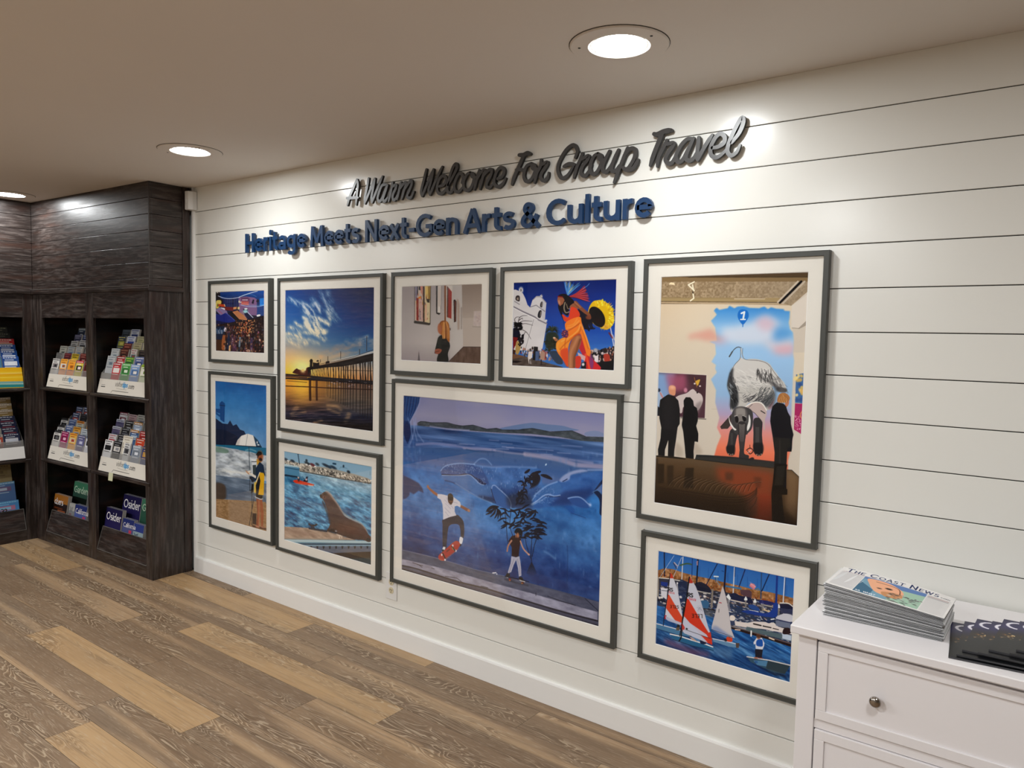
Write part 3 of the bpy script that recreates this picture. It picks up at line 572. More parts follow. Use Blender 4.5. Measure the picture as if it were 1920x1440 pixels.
    a.poly([(725, 300), (760, 290), (820, 310), (820, 400), (770, 440), (730, 400), (722, 370), (715, 350)], 'a06648', sm=True); a.poly([(725, 360), (745, 345), (760, 400), (740, 405)], 'd8a488', .7, sm=True, soft=.6)
    a.poly([(720, 290), (770, 255), (850, 260), (950, 340), (960, 390), (870, 400), (830, 360), (800, 310), (740, 300)], '17101a', sm=True); a.line([(725, 292), (790, 300)], 2.2, '8c2428')
    a.poly([(830, 350), (940, 390), (900, 440), (880, 570), (830, 560), (790, 520), (760, 440), (800, 400)], '1c1218', sm=True)
    a.line([(830, 380), (815, 460), (840, 530), (890, 520)], 2, 'b0a48c', .85, sm=True); a.line([(850, 400), (870, 470), (920, 480)], 1, 'c8b48c', .8)
    a.poly([(920, 450), (1010, 480), (1045, 590), (850, 670), (790, 580), (800, 560), (880, 600)], 'd84a28', sm=True); a.poly([(795, 575), (840, 650), (830, 640)], '903024')
    # skirt
    a.poly([(850, 670), (1045, 590), (1080, 680), (1130, 820), (1180, 960), (1220, 1130), (1215, 1240), (1160, 1180), (1100, 1000), (1060, 850), (960, 900), (890, 1010), (880, 1200), (880, 1330), (800, 1230), (720, 1120), (700, 1030), (720, 960), (820, 900), (880, 850), (840, 780)], 'e8862c', sm=True)
    a.poly([(820, 900), (720, 960), (700, 1060), (760, 1130), (860, 1060), (900, 940)], 'f09c38', .9, sm=True, soft=.8); a.poly([(960, 880), (1060, 840), (1030, 960), (930, 1010), (890, 1060)], 'c84a2c', .8, sm=True, soft=.8)
    for p, c in (([(860, 760), (950, 740), (1040, 650)], 'f8b060'), ([(880, 800), (980, 740), (1050, 690)], 'b8541c'), ([(1010, 620), (960, 700), (870, 730)], 'f4a850'), ([(1060, 700), (1020, 800), (900, 900), (780, 960)], 'fbb868'), ([(1070, 740), (1040, 830), (930, 920), (820, 1010), (760, 1080)], 'c0641c'), ([(880, 860), (840, 940), (830, 1050)], 'c86420'), ([(1090, 780), (1130, 900), (1180, 1060)], 'c86a24'), ([(1075, 720), (1130, 850), (1200, 1050)], 'f8b45c'), ([(740, 980), (720, 1060), (790, 1150)], 'ffb04c')): a.line(p, 2, c, .75, sm=True, soft=.8)
    a.poly([(1060, 860), (1110, 1000), (1160, 1180), (1190, 1360), (1130, 1370), (1110, 1200), (1040, 1060), (1020, 1000)], 'c0303c', sm=True)
    a.poly([(760, 1110), (870, 1060), (885, 1200), (880, 1340), (830, 1290)], 'd4502c', .85, sm=True, soft=.6)
    a.poly([(1120, 1140), (1230, 1200), (1370, 1340), (1370, 1385), (1160, 1372), (1150, 1260)], 'cc2c34', sm=False); a.poly([(1215, 1130), (1260, 1260), (1240, 1370), (1200, 1300)], '7c4488', .8, sm=True, soft=.6); a.line([(1140, 1150), (1180, 1280), (1200, 1370)], 4, 'e85c30', .8, sm=True)
    a.poly([(1020, 1120), (1140, 1180), (1130, 1250), (1040, 1200)], 'd8b8b4', .9); a.poly([(990, 1190), (1070, 1190), (1060, 1340), (985, 1340)], 'cc4430', sm=True); a.poly([(1080, 1270), (1150, 1260), (1150, 1365), (1070, 1360)], '201c24'); a.dot(1105, 1300, 2.4, 3, 'd8d8dc')
    a.poly([(960, 900), (1060, 870), (1075, 960), (1040, 1070), (990, 1180), (985, 1350), (890, 1350), (885, 1180), (900, 1060), (930, 970)], 'a56c48', sm=True)
    a.line([(1020, 900), (970, 1010), (920, 1130), (915, 1330)], 5, 'd09c74', .55, sm=True, soft=2); a.line([(1060, 930), (1010, 1090), (975, 1200), (970, 1340)], 3, '5c3422', .55, sm=True, soft=1.2)
    a.poly([(780, 830), (830, 790), (875, 810), (870, 900), (800, 890)], '6c2c50', sm=True)
    for k in range(36): a.dot(R.uniform(785, 875), R.uniform(790, 905), 1.2, 1, ['3c3c88', 'a03850', '20182c', 'c07068'][R.randint(4)], .85)
    a.poly([(655, 900), (690, 905), (730, 940), (700, 960), (665, 930)], 'a8704c', sm=True); a.dot(672, 908, 2.4, 1.6, 'e0c0a0')
    return a
def art_whale(q):
    a = Art(q, 560, 440, '2c5a94', 17); R = a.rs
    a.a = a.grad([(0, '8488b0'), (.1, '9a9ab8'), (.2, '8488ac'), (.24, '4a6896'), (.3, '4068a0'), (.36, '5a74a8'), (.4, '2c74b8'), (.5, '4080c0'), (.6, '4a80ba'), (.7, '3a6caa'), (.8, '244a88'), (.92, '1e4078'), (1, '223f70')])
    n = a.noise(5, 7, 3, 5); n2 = a.noise(26, 34, 4, 4)
    lower = np.clip((a.V-.3)*6, 0, 1)
    a.a += (lower*(n-.5)*.36+lower*(n2-.5)*.2)[..., None]*np.array([.9, 1, 1])
    top = 1-lower; hs = a.noise(4, 60, 6, 4); sk = a.noise(3, 9, 8, 4)
    a.put(top*np.clip((sk-.45)*3, 0, 1)*np.clip(1-a.V*3.3, 0, 1), 'a8a4b4', .6)
    a.put(np.clip(.25-a.U, 0, 1)*np.clip((a.V-.6)*2, 0, 1)*2, '22406c', .6)
    a.view(745, 735, 9.6)
    sea = a.pm(a.c([(110, 600), (400, 610), (1000, 690), (1900, 750), (2600, 800), (3760, 900), (3760, 1390), (3300, 1340), (2600, 1150), (2400, 1110), (1900, 1090), (1300, 1050), (900, 1000), (110, 1000)]))
    a.put(sea, a.grad([(.15, '4c6c9c'), (.25, '41639a'), (.35, '5a72a6')])); a.a += (sea*(hs-.5))[..., None]*.5
    far = [(1850, 660), (2050, 610), (2350, 560), (2500, 555), (2700, 580), (2950, 600), (3100, 640), (3200, 690), (2000, 700)]
    a.poly(far, '6c84ac', .9, sm=True); a.poly([(3380, 720), (3560, 690), (3710, 740), (3710, 790), (3400, 780)], '7c90b4', .7, sm=True)
    ld = a.poly([(370, 560), (430, 530), (520, 535), (640, 555), (760, 560), (860, 550), (940, 558), (1040, 590), (1180, 612), (1290, 600), (1370, 595), (1450, 620), (1620, 665), (1720, 665), (1790, 650), (1900, 680), (2180, 680), (2260, 660), (2430, 650), (2600, 680), (2750, 710), (2900, 700), (3140, 690), (3240, 730), (3380, 790), (3710, 800), (3710, 890), (3300, 870), (2900, 800), (2400, 750), (1900, 735), (1500, 710), (900, 660), (600, 630), (370, 610)], '4c545c')
    a.a += (ld*(a.noise(40, 90, 9, 3)-.5))[..., None]*.22; a.line([(430, 535), (640, 558), (900, 555), (1040, 592), (1180, 614), (1370, 598), (1620, 668), (1790, 652), (1900, 682), (2180, 682), (2430, 652), (2750, 712), (3140, 692), (3380, 792)], 1.0, '262c38', .8)
    for k in range(26):
        x = R.uniform(450, 3400); y = 760+ x*.045+R.uniform(0, 260); L = R.uniform(100, 420)
        a.line([(x, y), (x+L/2, y+6), (x+L, y+L*.06)], R.uniform(.7, 1.6), ['2c4c80', '8c94bc', '3a5c94', '9aa4c8'][R.randint(4)], .6, sm=True, soft=.4)
    a.line([(600, 620), (900, 665), (1300, 690)], 2, '9aa4cc', .7, soft=.8)
    for p, w, c in (([(350, 950), (640, 930), (980, 960), (1250, 1000), (1500, 1010), (1760, 1040)], 4, '9098c4'), ([(1200, 1010), (1400, 1030), (1700, 1040), (2000, 1085), (2300, 1110)], 2.4, 'a8a4bc'), ([(2300, 1110), (2600, 1150), (2900, 1200), (3200, 1290), (3450, 1310), (3720, 1330)], 6.5, 'b0a8c0'), ([(2600, 1130), (3000, 1190), (3500, 1260)], 4, '9098bc'), ([(1250, 1030), (1450, 1070), (1750, 1075)], 1, '2c5078')): a.line(p, w, c, .75, sm=True, soft=1.2)
    # whale tail, top left, with water streaming off
    a.poly([(125, 75), (425, 95), (410, 200), (350, 340), (270, 480), (235, 540), (255, 720), (240, 830), (190, 945), (150, 870), (110, 700)], '143a70', sm=False)
    for k in range(20): x = 140+k*13; a.line([(x, 100), (x-30-k, 350), (150+k*4, 520)], .8, ['3c6ca8', '2c5a9c', '0c2450', '5c84b8'][k % 4], .7, sm=True)
    a.poly([(180, 540), (240, 640), (255, 740), (190, 945), (140, 820), (120, 640)], '0e2a5c', .8)
    a.line([(430, 100), (400, 240), (320, 400), (250, 530)], 2, 'a0acd4', .6, soft=.8)
    for p in ([(340, 480), (345, 620), (380, 760), (480, 900)], [(250, 540), (260, 700), (290, 860)], [(320, 560), (300, 760), (240, 930)], [(230, 560), (200, 480)], [(300, 500), (320, 700), (360, 880)]): a.line(p, 2, '9cacd8', .6, sm=True, soft=1.2)
    for k in range(40): a.dot(R.uniform(130, 420), R.uniform(900, 1400), R.uniform(.8, 3), R.uniform(1, 5), ['7c98cc', '2c5ca0', '5c84bc'][R.randint(3)], .35, soft=.8)
    for k in range(240): a.dot(R.uniform(130, 3700), R.uniform(1050, 3900), R.uniform(.5, 2.2), R.uniform(1, 4.5), ['6890c4', '88a4cc', '20508c', '1c447c'][R.randint(4)], .3, soft=.8)
    # left dark fluke
    a.view(745, 870, 9.6)
    a.poly([(100, 200), (240, 265), (380, 340), (450, 430), (470, 520), (380, 480), (290, 545), (220, 500), (210, 570), (150, 620), (95, 640)], '233c6c', sm=False, soft=.3); a.line([(120, 200), (240, 262), (380, 338), (455, 440)], 1, '4a70a8', .7, soft=.5)
    # big whale
    bd = a.poly([(785, 110), (830, 60), (940, 15), (1100, -5), (1300, -10), (1400, 10), (1600, 45), (1800, 55), (2000, 50), (2300, 60), (2560, 70), (2600, 200), (2580, 700), (2300, 770), (2000, 760), (1700, 670), (1450, 570), (1250, 460), (1100, 380), (960, 310), (850, 290), (800, 240), (790, 200)], '4474b2', sm=True)
    a.put(a.poly([(1700, 420), (2100, 420), (2560, 380), (2600, 760), (2000, 770), (1650, 650), (1400, 540)], None, soft=4)*bd, '224880', .7)
    a.a += (bd*(n2-.5))[..., None]*.22
    a.poly([(785, 110), (830, 60), (940, 15), (1300, -10), (1500, 60), (1650, 330), (1560, 350), (1420, 250), (1330, 180), (1200, 170), (1100, 190), (900, 190), (800, 180)], '2f5490', .75, sm=True, soft=.6)
    a.poly([(800, 210), (1100, 205), (1200, 190), (1330, 200), (1450, 300), (1560, 370), (1690, 400), (1720, 560), (1500, 560), (1250, 440), (1050, 330), (870, 285), (810, 250)], '5a84b8', .55, sm=True, soft=1.2)
    a.line([(800, 185), (900, 190), (1100, 195), (1200, 178), (1320, 185), (1400, 240), (1480, 310), (1560, 352), (1600, 350)], 1.5, '121c3c', .9, sm=True); a.line([(810, 200), (1000, 205), (1180, 200), (1300, 190), (1390, 260), (1480, 345), (1560, 370)], 1.1, 'a4b8d8', .9, sm=True)
    a.poly([(1420, 240), (1500, 270), (1600, 350), (1520, 355), (1460, 310)], '1c2c54', .8, sm=True)
    a.line([(785, 120), (840, 55), (950, 10), (1150, -15), (1400, 5)], 1.6, 'a0bce4', .85, sm=True, soft=.5)
    a.line([(860, 295), (1000, 330), (1150, 410), (1400, 560), (1700, 675), (1900, 735), (2100, 770)], 1.6, '1a3464', .7, sm=True, soft=.5); a.line([(1050, 345), (1400, 560), (1700, 690)], 1.6, 'a0c0e8', .7, sm=True, soft=.8)
    a.poly([(1450, 560), (1720, 600), (1760, 680), (1600, 640)], '20304c', .6, sm=True, soft=1.5)
    for k in range(120): x = R.uniform(820, 1500); a.dot(x, R.uniform(5, 170), R.uniform(.3, .8), R.uniform(.3, 1), '9cb4dc', .6)
    for k in range(90): x = R.uniform(1500, 2500); a.dot(x, R.uniform(40, 600), R.uniform(.3, .9), R.uniform(.4, 2), ['a8bce0', '7c9ccc'][R.randint(2)], .55)
    for k in range(30): a.dot(R.uniform(1430, 1590), 250+R.uniform(0, 90), .5, .5, '8ca0c8', .7)
    a.line([(1380, 0), (1480, -90), (1600, -90), (1700, 10)], 1.6, '90b0dc', .7, sm=True, soft=.8)
    a.line([(1400, 20), (1700, 50), (2000, 40), (2500, 55)], 2.6, '88a8d8', .55, sm=True, soft=1)
    # fin
    a.poly([(1695, 440), (1710, 390), (1750, 375), (1800, 410), (1900, 520), (1990, 600), (2045, 680), (2040, 780), (1960, 790), (1780, 720), (1740, 620)], '3565a4', sm=True); a.line([(1700, 430), (1715, 385), (1760, 378), (1820, 430), (1900, 500), (2000, 600), (2045, 700), (2042, 780)], 1.8, '9cb4dc', .8, sm=True, soft=.3); a.line([(1690, 440), (1720, 560), (1770, 690)], 1.4, '101c40', .7, sm=True)
    # second whale
    a.view(935, 870, 9.6)
    b2 = a.poly([(640, 560), (720, 490), (860, 380), (1000, 310), (1100, 290), (1300, 180), (1450, 160), (1700, 120), (1880, 100), (1870, 280), (1720, 460), (1560, 620), (1650, 760), (1500, 770), (1200, 730), (950, 740), (760, 780), (500, 790), (300, 780), (350, 740), (590, 700)], '3a6cae', sm=False, soft=.4)
    a.a += (b2*(n2-.5))[..., None]*.2
    a.poly([(1180, 480), (1500, 440), (1700, 430), (1560, 620), (1200, 720), (900, 720), (1000, 640)], '16346c', .7, sm=True, soft=3); a.poly([(700, 520), (880, 390), (1080, 320), (1120, 480), (900, 520), (760, 560)], '4c7cb4', .5, sm=True, soft=1.6)
    a.line([(590, 710), (700, 640), (800, 560), (900, 530), (1000, 560), (1100, 545)], 1.8, '9cb8e0', .9, sm=True, soft=.3); a.line([(600, 725), (760, 640), (860, 580)], 1.6, 'b8ccec', .5, sm=True, soft=.5); a.line([(640, 560), (740, 470), (880, 370), (1050, 305)], 2, '90b0dc', .8, sm=True, soft=.5)
    a.line([(600, 640), (660, 560)], 2, '90b0dc', .6); a.line([(840, 560), (1000, 575), (1100, 560)], 1.2, '12244c', .7, sm=True)
    for k in range(110): a.dot(R.uniform(650, 1000), R.uniform(400, 700), .5, .5, 'a0b8e0', .5)
    a.poly([(1090, 280), (1180, 180), (1330, 110), (1500, 80), (1600, 110), (1400, 150), (1290, 190), (1270, 260), (1150, 310)], 'a4b0d4', .85, sm=True, soft=.8); a.line([(1150, 300), (1230, 255)], 1.4, '1c3464', .9); a.line([(1600, 90), (1870, 90)], 2, '9cb4dc', .7, soft=.7)
    a.poly([(1245, 600), (1300, 580), (1420, 570), (1500, 600), (1560, 650), (1650, 700), (1640, 760), (1540, 770), (1360, 720)], '2c5a9c', sm=True, al=.9); a.line([(1245, 600), (1330, 578), (1440, 575), (1520, 615), (1600, 690), (1650, 715)], 1.8, '9cb8e4', .8, sm=True, soft=.3); a.dot(1640, 715, 2, 2.4, 'b8ccf0', .8, soft=.8)
    a.poly([(1180, 740), (1280, 730), (1360, 790), (1350, 870), (1290, 860), (1230, 800)], '1f5ca4', .8, sm=True); a.line([(1300, 860), (1450, 910), (1560, 950)], 1, '1c3c74', .6)
    a.poly([(1700, 480), (1760, 450), (1840, 500), (1860, 560), (1870, 880), (1810, 870), (1815, 700), (1790, 590)], '12284e', sm=True); a.poly([(1870, 240), (1800, 330), (1700, 470), (1660, 530), (1760, 430), (1870, 320)], '16284c', .85); a.line([(1690, 485), (1770, 450), (1850, 520)], 1.4, '5c88bc', .8, sm=True)
    # kelp
    K = '10182e'
    def leaf(x, y, an, L, w=2.0, bend=.5):
        x1 = x+L*.5*math.cos(an); y1 = y+L*.5*math.sin(an); x2 = x1+L*.5*math.cos(an+bend); y2 = y1+L*.5*math.sin(an+bend)
        P = catmull([(x, y), (x1, y1), (x2, y2)], False, 4); n_ = len(P)-1
        for i in range(n_):
            t = (i+.5)/n_; a.line([P[i], P[i+1]], w*(.25+math.sin(math.pi*t)), K, .93)
    for k in range(34):
        t = R.rand(); cx = 560-230*t+R.uniform(-30, 40); cy = 170+560*t; leaf(cx, cy, R.uniform(-2.9, .9), R.uniform(90, 190), 2.0, R.choice([-.8, .8]))
    for k in range(14): leaf(600, 190, -.3+k*.13, 150+9*k, 1.9, .7)
    leaf(760, 185, .25, 210, 4.2, .2); leaf(640, 145, -.1, 120, 3.2, -.2); leaf(470, 150, -.5, 110, 3.2, -.2)
    a.poly([(160, 560), (520, 520), (600, 700), (560, 770), (200, 760), (150, 690)], '1c2232', .55, sm=True, soft=3)
    for k in range(74):
        x = R.uniform(130, 660); y = R.uniform(800, 1330)
        if x < 300 and y > 1100: continue
        leaf(x, y, R.choice([R.uniform(-.9, .5), R.uniform(2.4, 4.0)]), R.uniform(90, 200), 2.1, R.uniform(-.9, .9))
    for k in range(10): leaf(640+R.uniform(-60, 60), 960+k*38, R.uniform(-.3, .5), 190, 2.6, .4)
    for k in range(7): leaf(-60+R.uniform(-20, 40), 770, .6+k*.32, 210, 2.4, .5)
    leaf(0, 760, 3.1, 230, 4, -.5)
    for p in ([(100, 800), (130, 1000), (150, 1300), (170, 1440)], [(220, 830), (200, 1100), (260, 1300)], [(600, 1250), (590, 1400), (580, 1600), (590, 1760)], [(690, 1300), (640, 1450), (600, 1650)], [(460, 1250), (500, 1450), (580, 1700)]): a.line(p, 1.2, K, .85, sm=True)
    for k in range(14): an = -.75+k*.115; a.line([(590, 1760), (590+math.sin(an)*70, 1850), (590+math.sin(an)*130, 1860+110*math.cos(an)*1.2)], 1.7, '1a2440', .7, sm=True, w2=.5)
    a.line([(820, 1560), (900, 1600), (1010, 1680)], 3.5, '7c9ccc', .55, sm=True, soft=1.4)
    a.line([(1230, 1450), (1240, 1640), (1225, 2200)], 1, '183058', .5, soft=.8)
    # pavement and kerb
    a.view(745, 1010, 9.6)
    pv = a.poly([(60, 205), (560, 315), (880, 400), (1400, 550), (1920, 660), (2350, 780), (2900, 920), (3300, 1020), (3640, 1120), (3640, 1700), (60, 620)], '5a5e74'); a.a += (pv*(a.noise(30, 80, 33, 4)-.5))[..., None]*.16
    a.line([(60, 205), (560, 315), (880, 400), (1400, 552), (1920, 660)], 1.0, '8088a8', .7)
    kb = a.poly([(60, 375), (400, 440), (900, 560), (1400, 700), (1900, 840), (2400, 970), (2900, 1110), (3600, 1300), (3600, 1450), (3300, 1400), (2600, 1210), (1900, 1000), (1200, 800), (600, 630), (60, 500)], '9a9aae'); a.a += (kb*(a.noise(26, 60, 35, 4)-.5))[..., None]*.3
    for p in ([(60, 490), (300, 540), (600, 630), (1100, 780), (1600, 900), (2300, 1110), (3000, 1310), (3600, 1460)],): a.line(p, 2.6, '1c1c2c', .9, sm=True)
    a.poly([(60, 530), (600, 660), (1400, 880), (2300, 1140), (3600, 1500), (3600, 1560), (2300, 1210), (1200, 890), (60, 560)], '4c4a5c', .8); a.poly([(50, 540), (1200, 870), (2300, 1190), (3620, 1540), (3620, 1640), (50, 620)], '131320', .92)
    for p in ([(260, 440), (360, 470), (430, 520)], [(340, 470), (440, 490)], [(600, 530), (650, 545)], [(850, 680), (1060, 710), (1150, 780)], [(1500, 850), (1620, 880)], [(2490, 965), (2490, 1010)], [(2700, 1020), (2950, 1110), (3200, 1180)]): a.line(p, 1.2, '2a2a3a', .8)
    a.line([(3370, 1050), (3660, 1320)], 1.1, '20243a', .9); a.line([(3370, 1050), (3660, 1120)], .7, '384060', .8)
    a.line([(1710, 610), (1770, 605)], 1.6, 'e8e8f0'); a.dot(1785, 628, 1, 1, 'e8e8f0')
    # skateboarder in white
    a.poly([(815, 0), (880, 0), (870, 150), (810, 150)], '1e1c24')
    a.view(745, 870, 9.6)
    a.poly([(530, 400), (545, 385), (600, 440), (730, 535), (720, 585), (640, 530), (560, 450)], 'a06848', sm=False); a.dot(550, 405, 2.2, 2.6, 'b47c5c'); a.poly([(1140, 730), (1160, 735), (1270, 795), (1300, 810), (1300, 855), (1240, 840), (1130, 775)], '8c5c44'); a.dot(1285, 830, 2.6, 2.4, 'b4846c')
    a.poly([(820, 990), (1050, 910), (1130, 950), (1190, 1040), (1200, 1200), (1185, 1320), (1140, 1320), (1130, 1180), (1100, 1090), (1010, 1075), (930, 1110), (900, 1220), (880, 1440), (870, 1640), (815, 1640), (805, 1300), (810, 1100)], '22243c', sm=True); a.line([(1170, 1020), (1190, 1120), (1170, 1280)], 1.4, '40342c', .5, sm=True); a.line([(860, 1100), (850, 1500)], 2, '38404c', .35, soft=1)
    a.poly([(720, 540), (790, 540), (900, 565), (960, 600), (1010, 590), (1080, 640), (1130, 680), (1140, 730), (1130, 775), (1075, 745), (1030, 760), (1030, 850), (1060, 920), (940, 950), (820, 1000), (820, 850), (810, 720), (780, 640), (720, 605)], 'd8d6de', sm=False)
    for p in ([(850, 640), (940, 740)], [(860, 700), (960, 800)], [(880, 600), (920, 690)], [(850, 780), (950, 880)], [(860, 860), (920, 930)], [(1010, 680), (1080, 700)], [(960, 740), (1010, 800)]): a.line(p, .8, 'a4a4bc', .8)
    a.poly([(905, 600), (915, 545), (955, 525), (1000, 560), (1005, 650), (990, 700), (955, 725), (920, 690), (908, 640)], '5a3a2c', sm=True); a.poly([(905, 610), (912, 550), (955, 525), (1000, 560), (1003, 640), (960, 655), (915, 640)], '171216', sm=True); a.line([(930, 665), (985, 668)], .7, 'b08468', .7); a.dot(958, 712, 2.4, 1.2, '241614', .8)
    a.poly([(1120, 1310), (1175, 1330), (1160, 1420), (1130, 1440), (1110, 1420)], 'e4e4ec', sm=True); a.poly([(1100, 1420), (1150, 1440), (1130, 1480), (1105, 1470)], '15151c')
    a.view(745, 1010, 9.6)
    a.poly([(820, 140), (860, 150), (845, 200), (820, 230), (790, 240), (800, 190)], 'e4e4ea'); a.poly([(795, 185), (840, 200), (830, 260), (795, 260)], '15151c')
    a.poly([(735, 300), (800, 240), (900, 150), (1000, 60), (1060, 35), (1110, 60), (1120, 110), (1080, 180), (960, 280), (870, 350), (830, 390), (770, 390), (728, 350)], 'b43c30', sm=True); a.line([(740, 370), (830, 390), (960, 290), (1090, 180)], .7, 'd87858', .8, sm=True)
    for x, y in ((790, 290), (848, 378), (990, 122), (1045, 215)): a.dot(x, y, 1.6, 1.9, 'eae4ec')
    a.line([(810, 270), (850, 350)], 2.6, '241c1c'); a.line([(975, 140), (1030, 210)], 2.6, '3c4030'); a.line([(880, 230), (930, 190)], 2.2, '5c1c1c', .7)
    a.line([(980, 160), (1000, 200)], 1.2, '8c9c6c')
    # second skateboarder
    a.view(935, 1030, 9.6)
    a.poly([(230, -250), (330, -280), (400, -200), (390, -140), (365, 20), (360, 110), (310, 130), (230, 110), (230, -50), (170, -160)], '33181e', sm=False); a.poly([(280, -330), (330, -400), (400, -380), (430, -320), (400, -270), (310, -290)], '141824', sm=True); a.dot(342, -268, 2.4, 3.6, 'b87c58'); a.line([(300, -300), (310, -230)], .8, 'd8a888')
    a.line([(230, -170), (170, -80), (150, 20)], 2.6, 'b08470', sm=True); a.line([(390, -160), (440, -30), (520, 60), (545, 80)], 2.4, 'c09884', sm=True); a.dot(540, 78, 1.6, 1.4, 'd0a898')
    a.poly([(225, 110), (310, 130), (370, 110), (385, 200), (400, 330), (405, 460), (360, 480), (345, 340), (310, 180), (270, 260), (220, 400), (170, 420), (160, 400), (210, 240)], 'b4b4c4'); a.line([(330, 160), (370, 300), (380, 440)], .8, '7c7c90', .7); a.line([(270, 160), (220, 300), (190, 400)], .8, '7c7c90', .7)
    a.poly([(150, 415), (200, 430), (195, 480), (140, 480), (115, 470)], '15151c'); a.poly([(365, 480), (420, 490), (450, 560), (400, 560), (355, 530)], '15151c'); a.line([(115, 480), (160, 500)], 1.1, 'dcd8d4'); a.line([(360, 530), (400, 555), (465, 572)], 1.2, 'dcd8d4')
    a.line([(110, 480), (350, 525), (540, 572)], 1.1, '0c0c12'); a.line([(110, 530), (300, 590), (520, 640)], 2.6, '2c2c38', .55, soft=.8); a.dot(195, 530, 2.2, 1.6, '8c2c30'); a.dot(430, 590, 2.6, 1.6, '5c3430'); a.dot(195, 550, 1.4, 1, 'b07838'); a.dot(415, 600, 1.4, 1, 'b07838')
    a.view(745, 735, 9.6); a.dot(1825+849, 150+1145, 1, 1.8, 'd8ecff', .9, rot=.6)
    return a

def art_elephant(q):
    a = Art(q, 400, 640, 'cfc4b4', 19); R = a.rs
    a.view(1220, 505, 6.4)
    a.a = a.grad([(0, 'd8c8b0'), (.25, 'd8cdbb'), (.6, 'd4ccc0'), (1, 'd0c8bc')]); t = np.clip(.3-a.U, 0, 1); a.put(t*1.2*np.clip(1-a.V*2, 0, 1), 'c8ac88', .8)
    # ceiling
    cl = a.poly([(120, 90), (1900, 30), (1900, 250), (1680, 440), (1540, 410), (120, 415)], 'a08c70'); a.a += (cl*(a.noise(90, 90, 2, 2)-.5))[..., None]*.25
    a.put(cl*np.clip(a.U*1.2-.3, 0, 1), 'a89c8c', .5)
    a.poly([(120, 90), (1900, 20), (1900, 95), (120, 105)], '5c4a34'); a.poly([(120, 100), (1900, 95), (1900, 150), (120, 152)], '8a7454'); a.line([(450, 100), (1890, 96)], .7, '241c14')
    a.poly([(120, 340), (1560, 345), (1545, 400), (120, 390)], 'a8946e'); a.line([(120, 345), (1360, 350)], .6, '6c5c40', .8); a.line([(1000, 358), (1365, 358)], 1, 'e0d4c0'); a.line([(120, 388), (1540, 400)], .9, '4c3c2c'); a.line([(120, 415), (900, 415)], 1.2, '5c4832', .9); a.poly([(120, 395), (1540, 405), (1680, 435), (120, 410)], 'b8a488')
    a.line([(1800, 150), (1545, 403)], 4, '140f14'); a.line([(1760, 150), (1520, 395)], 3, 'c8bcac'); a.line([(1840, 150), (1580, 410)], 3, 'c0b4a4')
    a.poly([(1900, 250), (1900, 1000), (1700, 1000), (1685, 440)], 'cfc6ba'); a.poly([(1890, 290), (1890, 600), (1770, 710), (1680, 705), (1685, 440)], 'd8d0c6'); a.poly([(1890, 590), (1770, 705), (1770, 720), (1890, 660)], 'a89e92'); a.line([(1690, 705), (1775, 712)], 1, 'a09484')
    a.poly([(860, 165), (1030, 165), (1010, 185), (880, 185)], '8c7a60', .8); a.poly([(215, 185), (240, 160), (280, 165), (290, 195), (250, 188)], 'e8d8b8'); 
    for p in ([(450, 190), (520, 155)], [(455, 195), (500, 240), (520, 260)], [(500, 190), (510, 250)], [(505, 290), (515, 350), (475, 380)]): a.line(p, 2.6, 'ece2cc')
    a.line([(503, 275), (506, 290)], 1.8, '201814')
    # wall mural
    edge = [(770, 480), (790, 465), (820, 490), (920, 470), (940, 440), (1000, 470), (1040, 450), (1110, 445), (1180, 465), (1300, 470), (1320, 460), (1360, 450), (1400, 480), (1440, 458), (1500, 475), (1590, 480), (1600, 500), (1665, 505), (1660, 590), (1650, 640), (1665, 720), (1700, 760), (1710, 860), (1700, 1000), (1715, 1100), (1705, 1200), (1700, 1320)]
    lft = [(720, 1320), (790, 1240), (770, 1190), (780, 1150), (725, 1110), (780, 1020), (770, 900), (700, 870), (790, 860), (770, 700), (720, 620), (770, 570), (790, 545), (755, 500)]
    a.view(1220, 505, 6.4)
    full = edge+[(1690, 1500), (1680, 1800), (1690, 2100), (1640, 2300), (1640, 2520), (1200, 2560), (800, 2470), (720, 2420), (640, 2360), (700, 2300), (760, 2230), (790, 2120), (840, 2000), (790, 1900), (820, 1780), (770, 1600), (780, 1450)]+lft
    m = a.poly(full, None, soft=.35)
    mc = a.grad([(0, '4a94d0'), (.14, '4c96d4'), (.22, '9cc4e4'), (.33, 'a4c8e8'), (.5, '9cbcdc'), (.58, 'b8a8c4'), (.64, 'dc9c98'), (.72, 'e88a6c'), (.82, 'd8694a')]); a.put(m, mc)
    cn = a.noise(4, 7, 5, 4)
    for p, c, al in (([(850, 720), (1000, 690), (1200, 640), (1400, 560), (1560, 700), (1400, 880), (1100, 900), (900, 860)], 'dcdce4', .75), ([(1250, 620), (1400, 560), (1500, 700), (1350, 740)], 'd8b4c0', .6), ([(1350, 880), (1600, 820), (1710, 880), (1700, 990), (1500, 1000)], 'd8d0d8', .8), ([(1480, 940), (1700, 920), (1700, 1010), (1500, 1010)], 'e0a8b0', .7), ([(1500, 690), (1680, 720), (1690, 800), (1480, 860)], '5ca0d8', .8), ([(880, 800), (700, 900), (900, 900)], 'e0b8c0', .5)): a.put(a.poly(p, None, sm=True, soft=6)*m, c, al)
    a.poly([(460, 790), (600, 750), (720, 720), (800, 800), (860, 850), (700, 860), (540, 830), (460, 840)], 'd89488', .6, sm=True, soft=5)
    bl = a.poly([(1100, 482), (1155, 500), (1172, 560), (1145, 620), (1102, 665), (1060, 620), (1038, 560), (1055, 500)], '2078c8', sm=True); a.line([(1102, 660), (1100, 690)], 1.6, '2078c8')
    for p in ([(1085, 530), (1120, 515), (1105, 600)],): a.line(p, 3.2, 'e0ecf8')
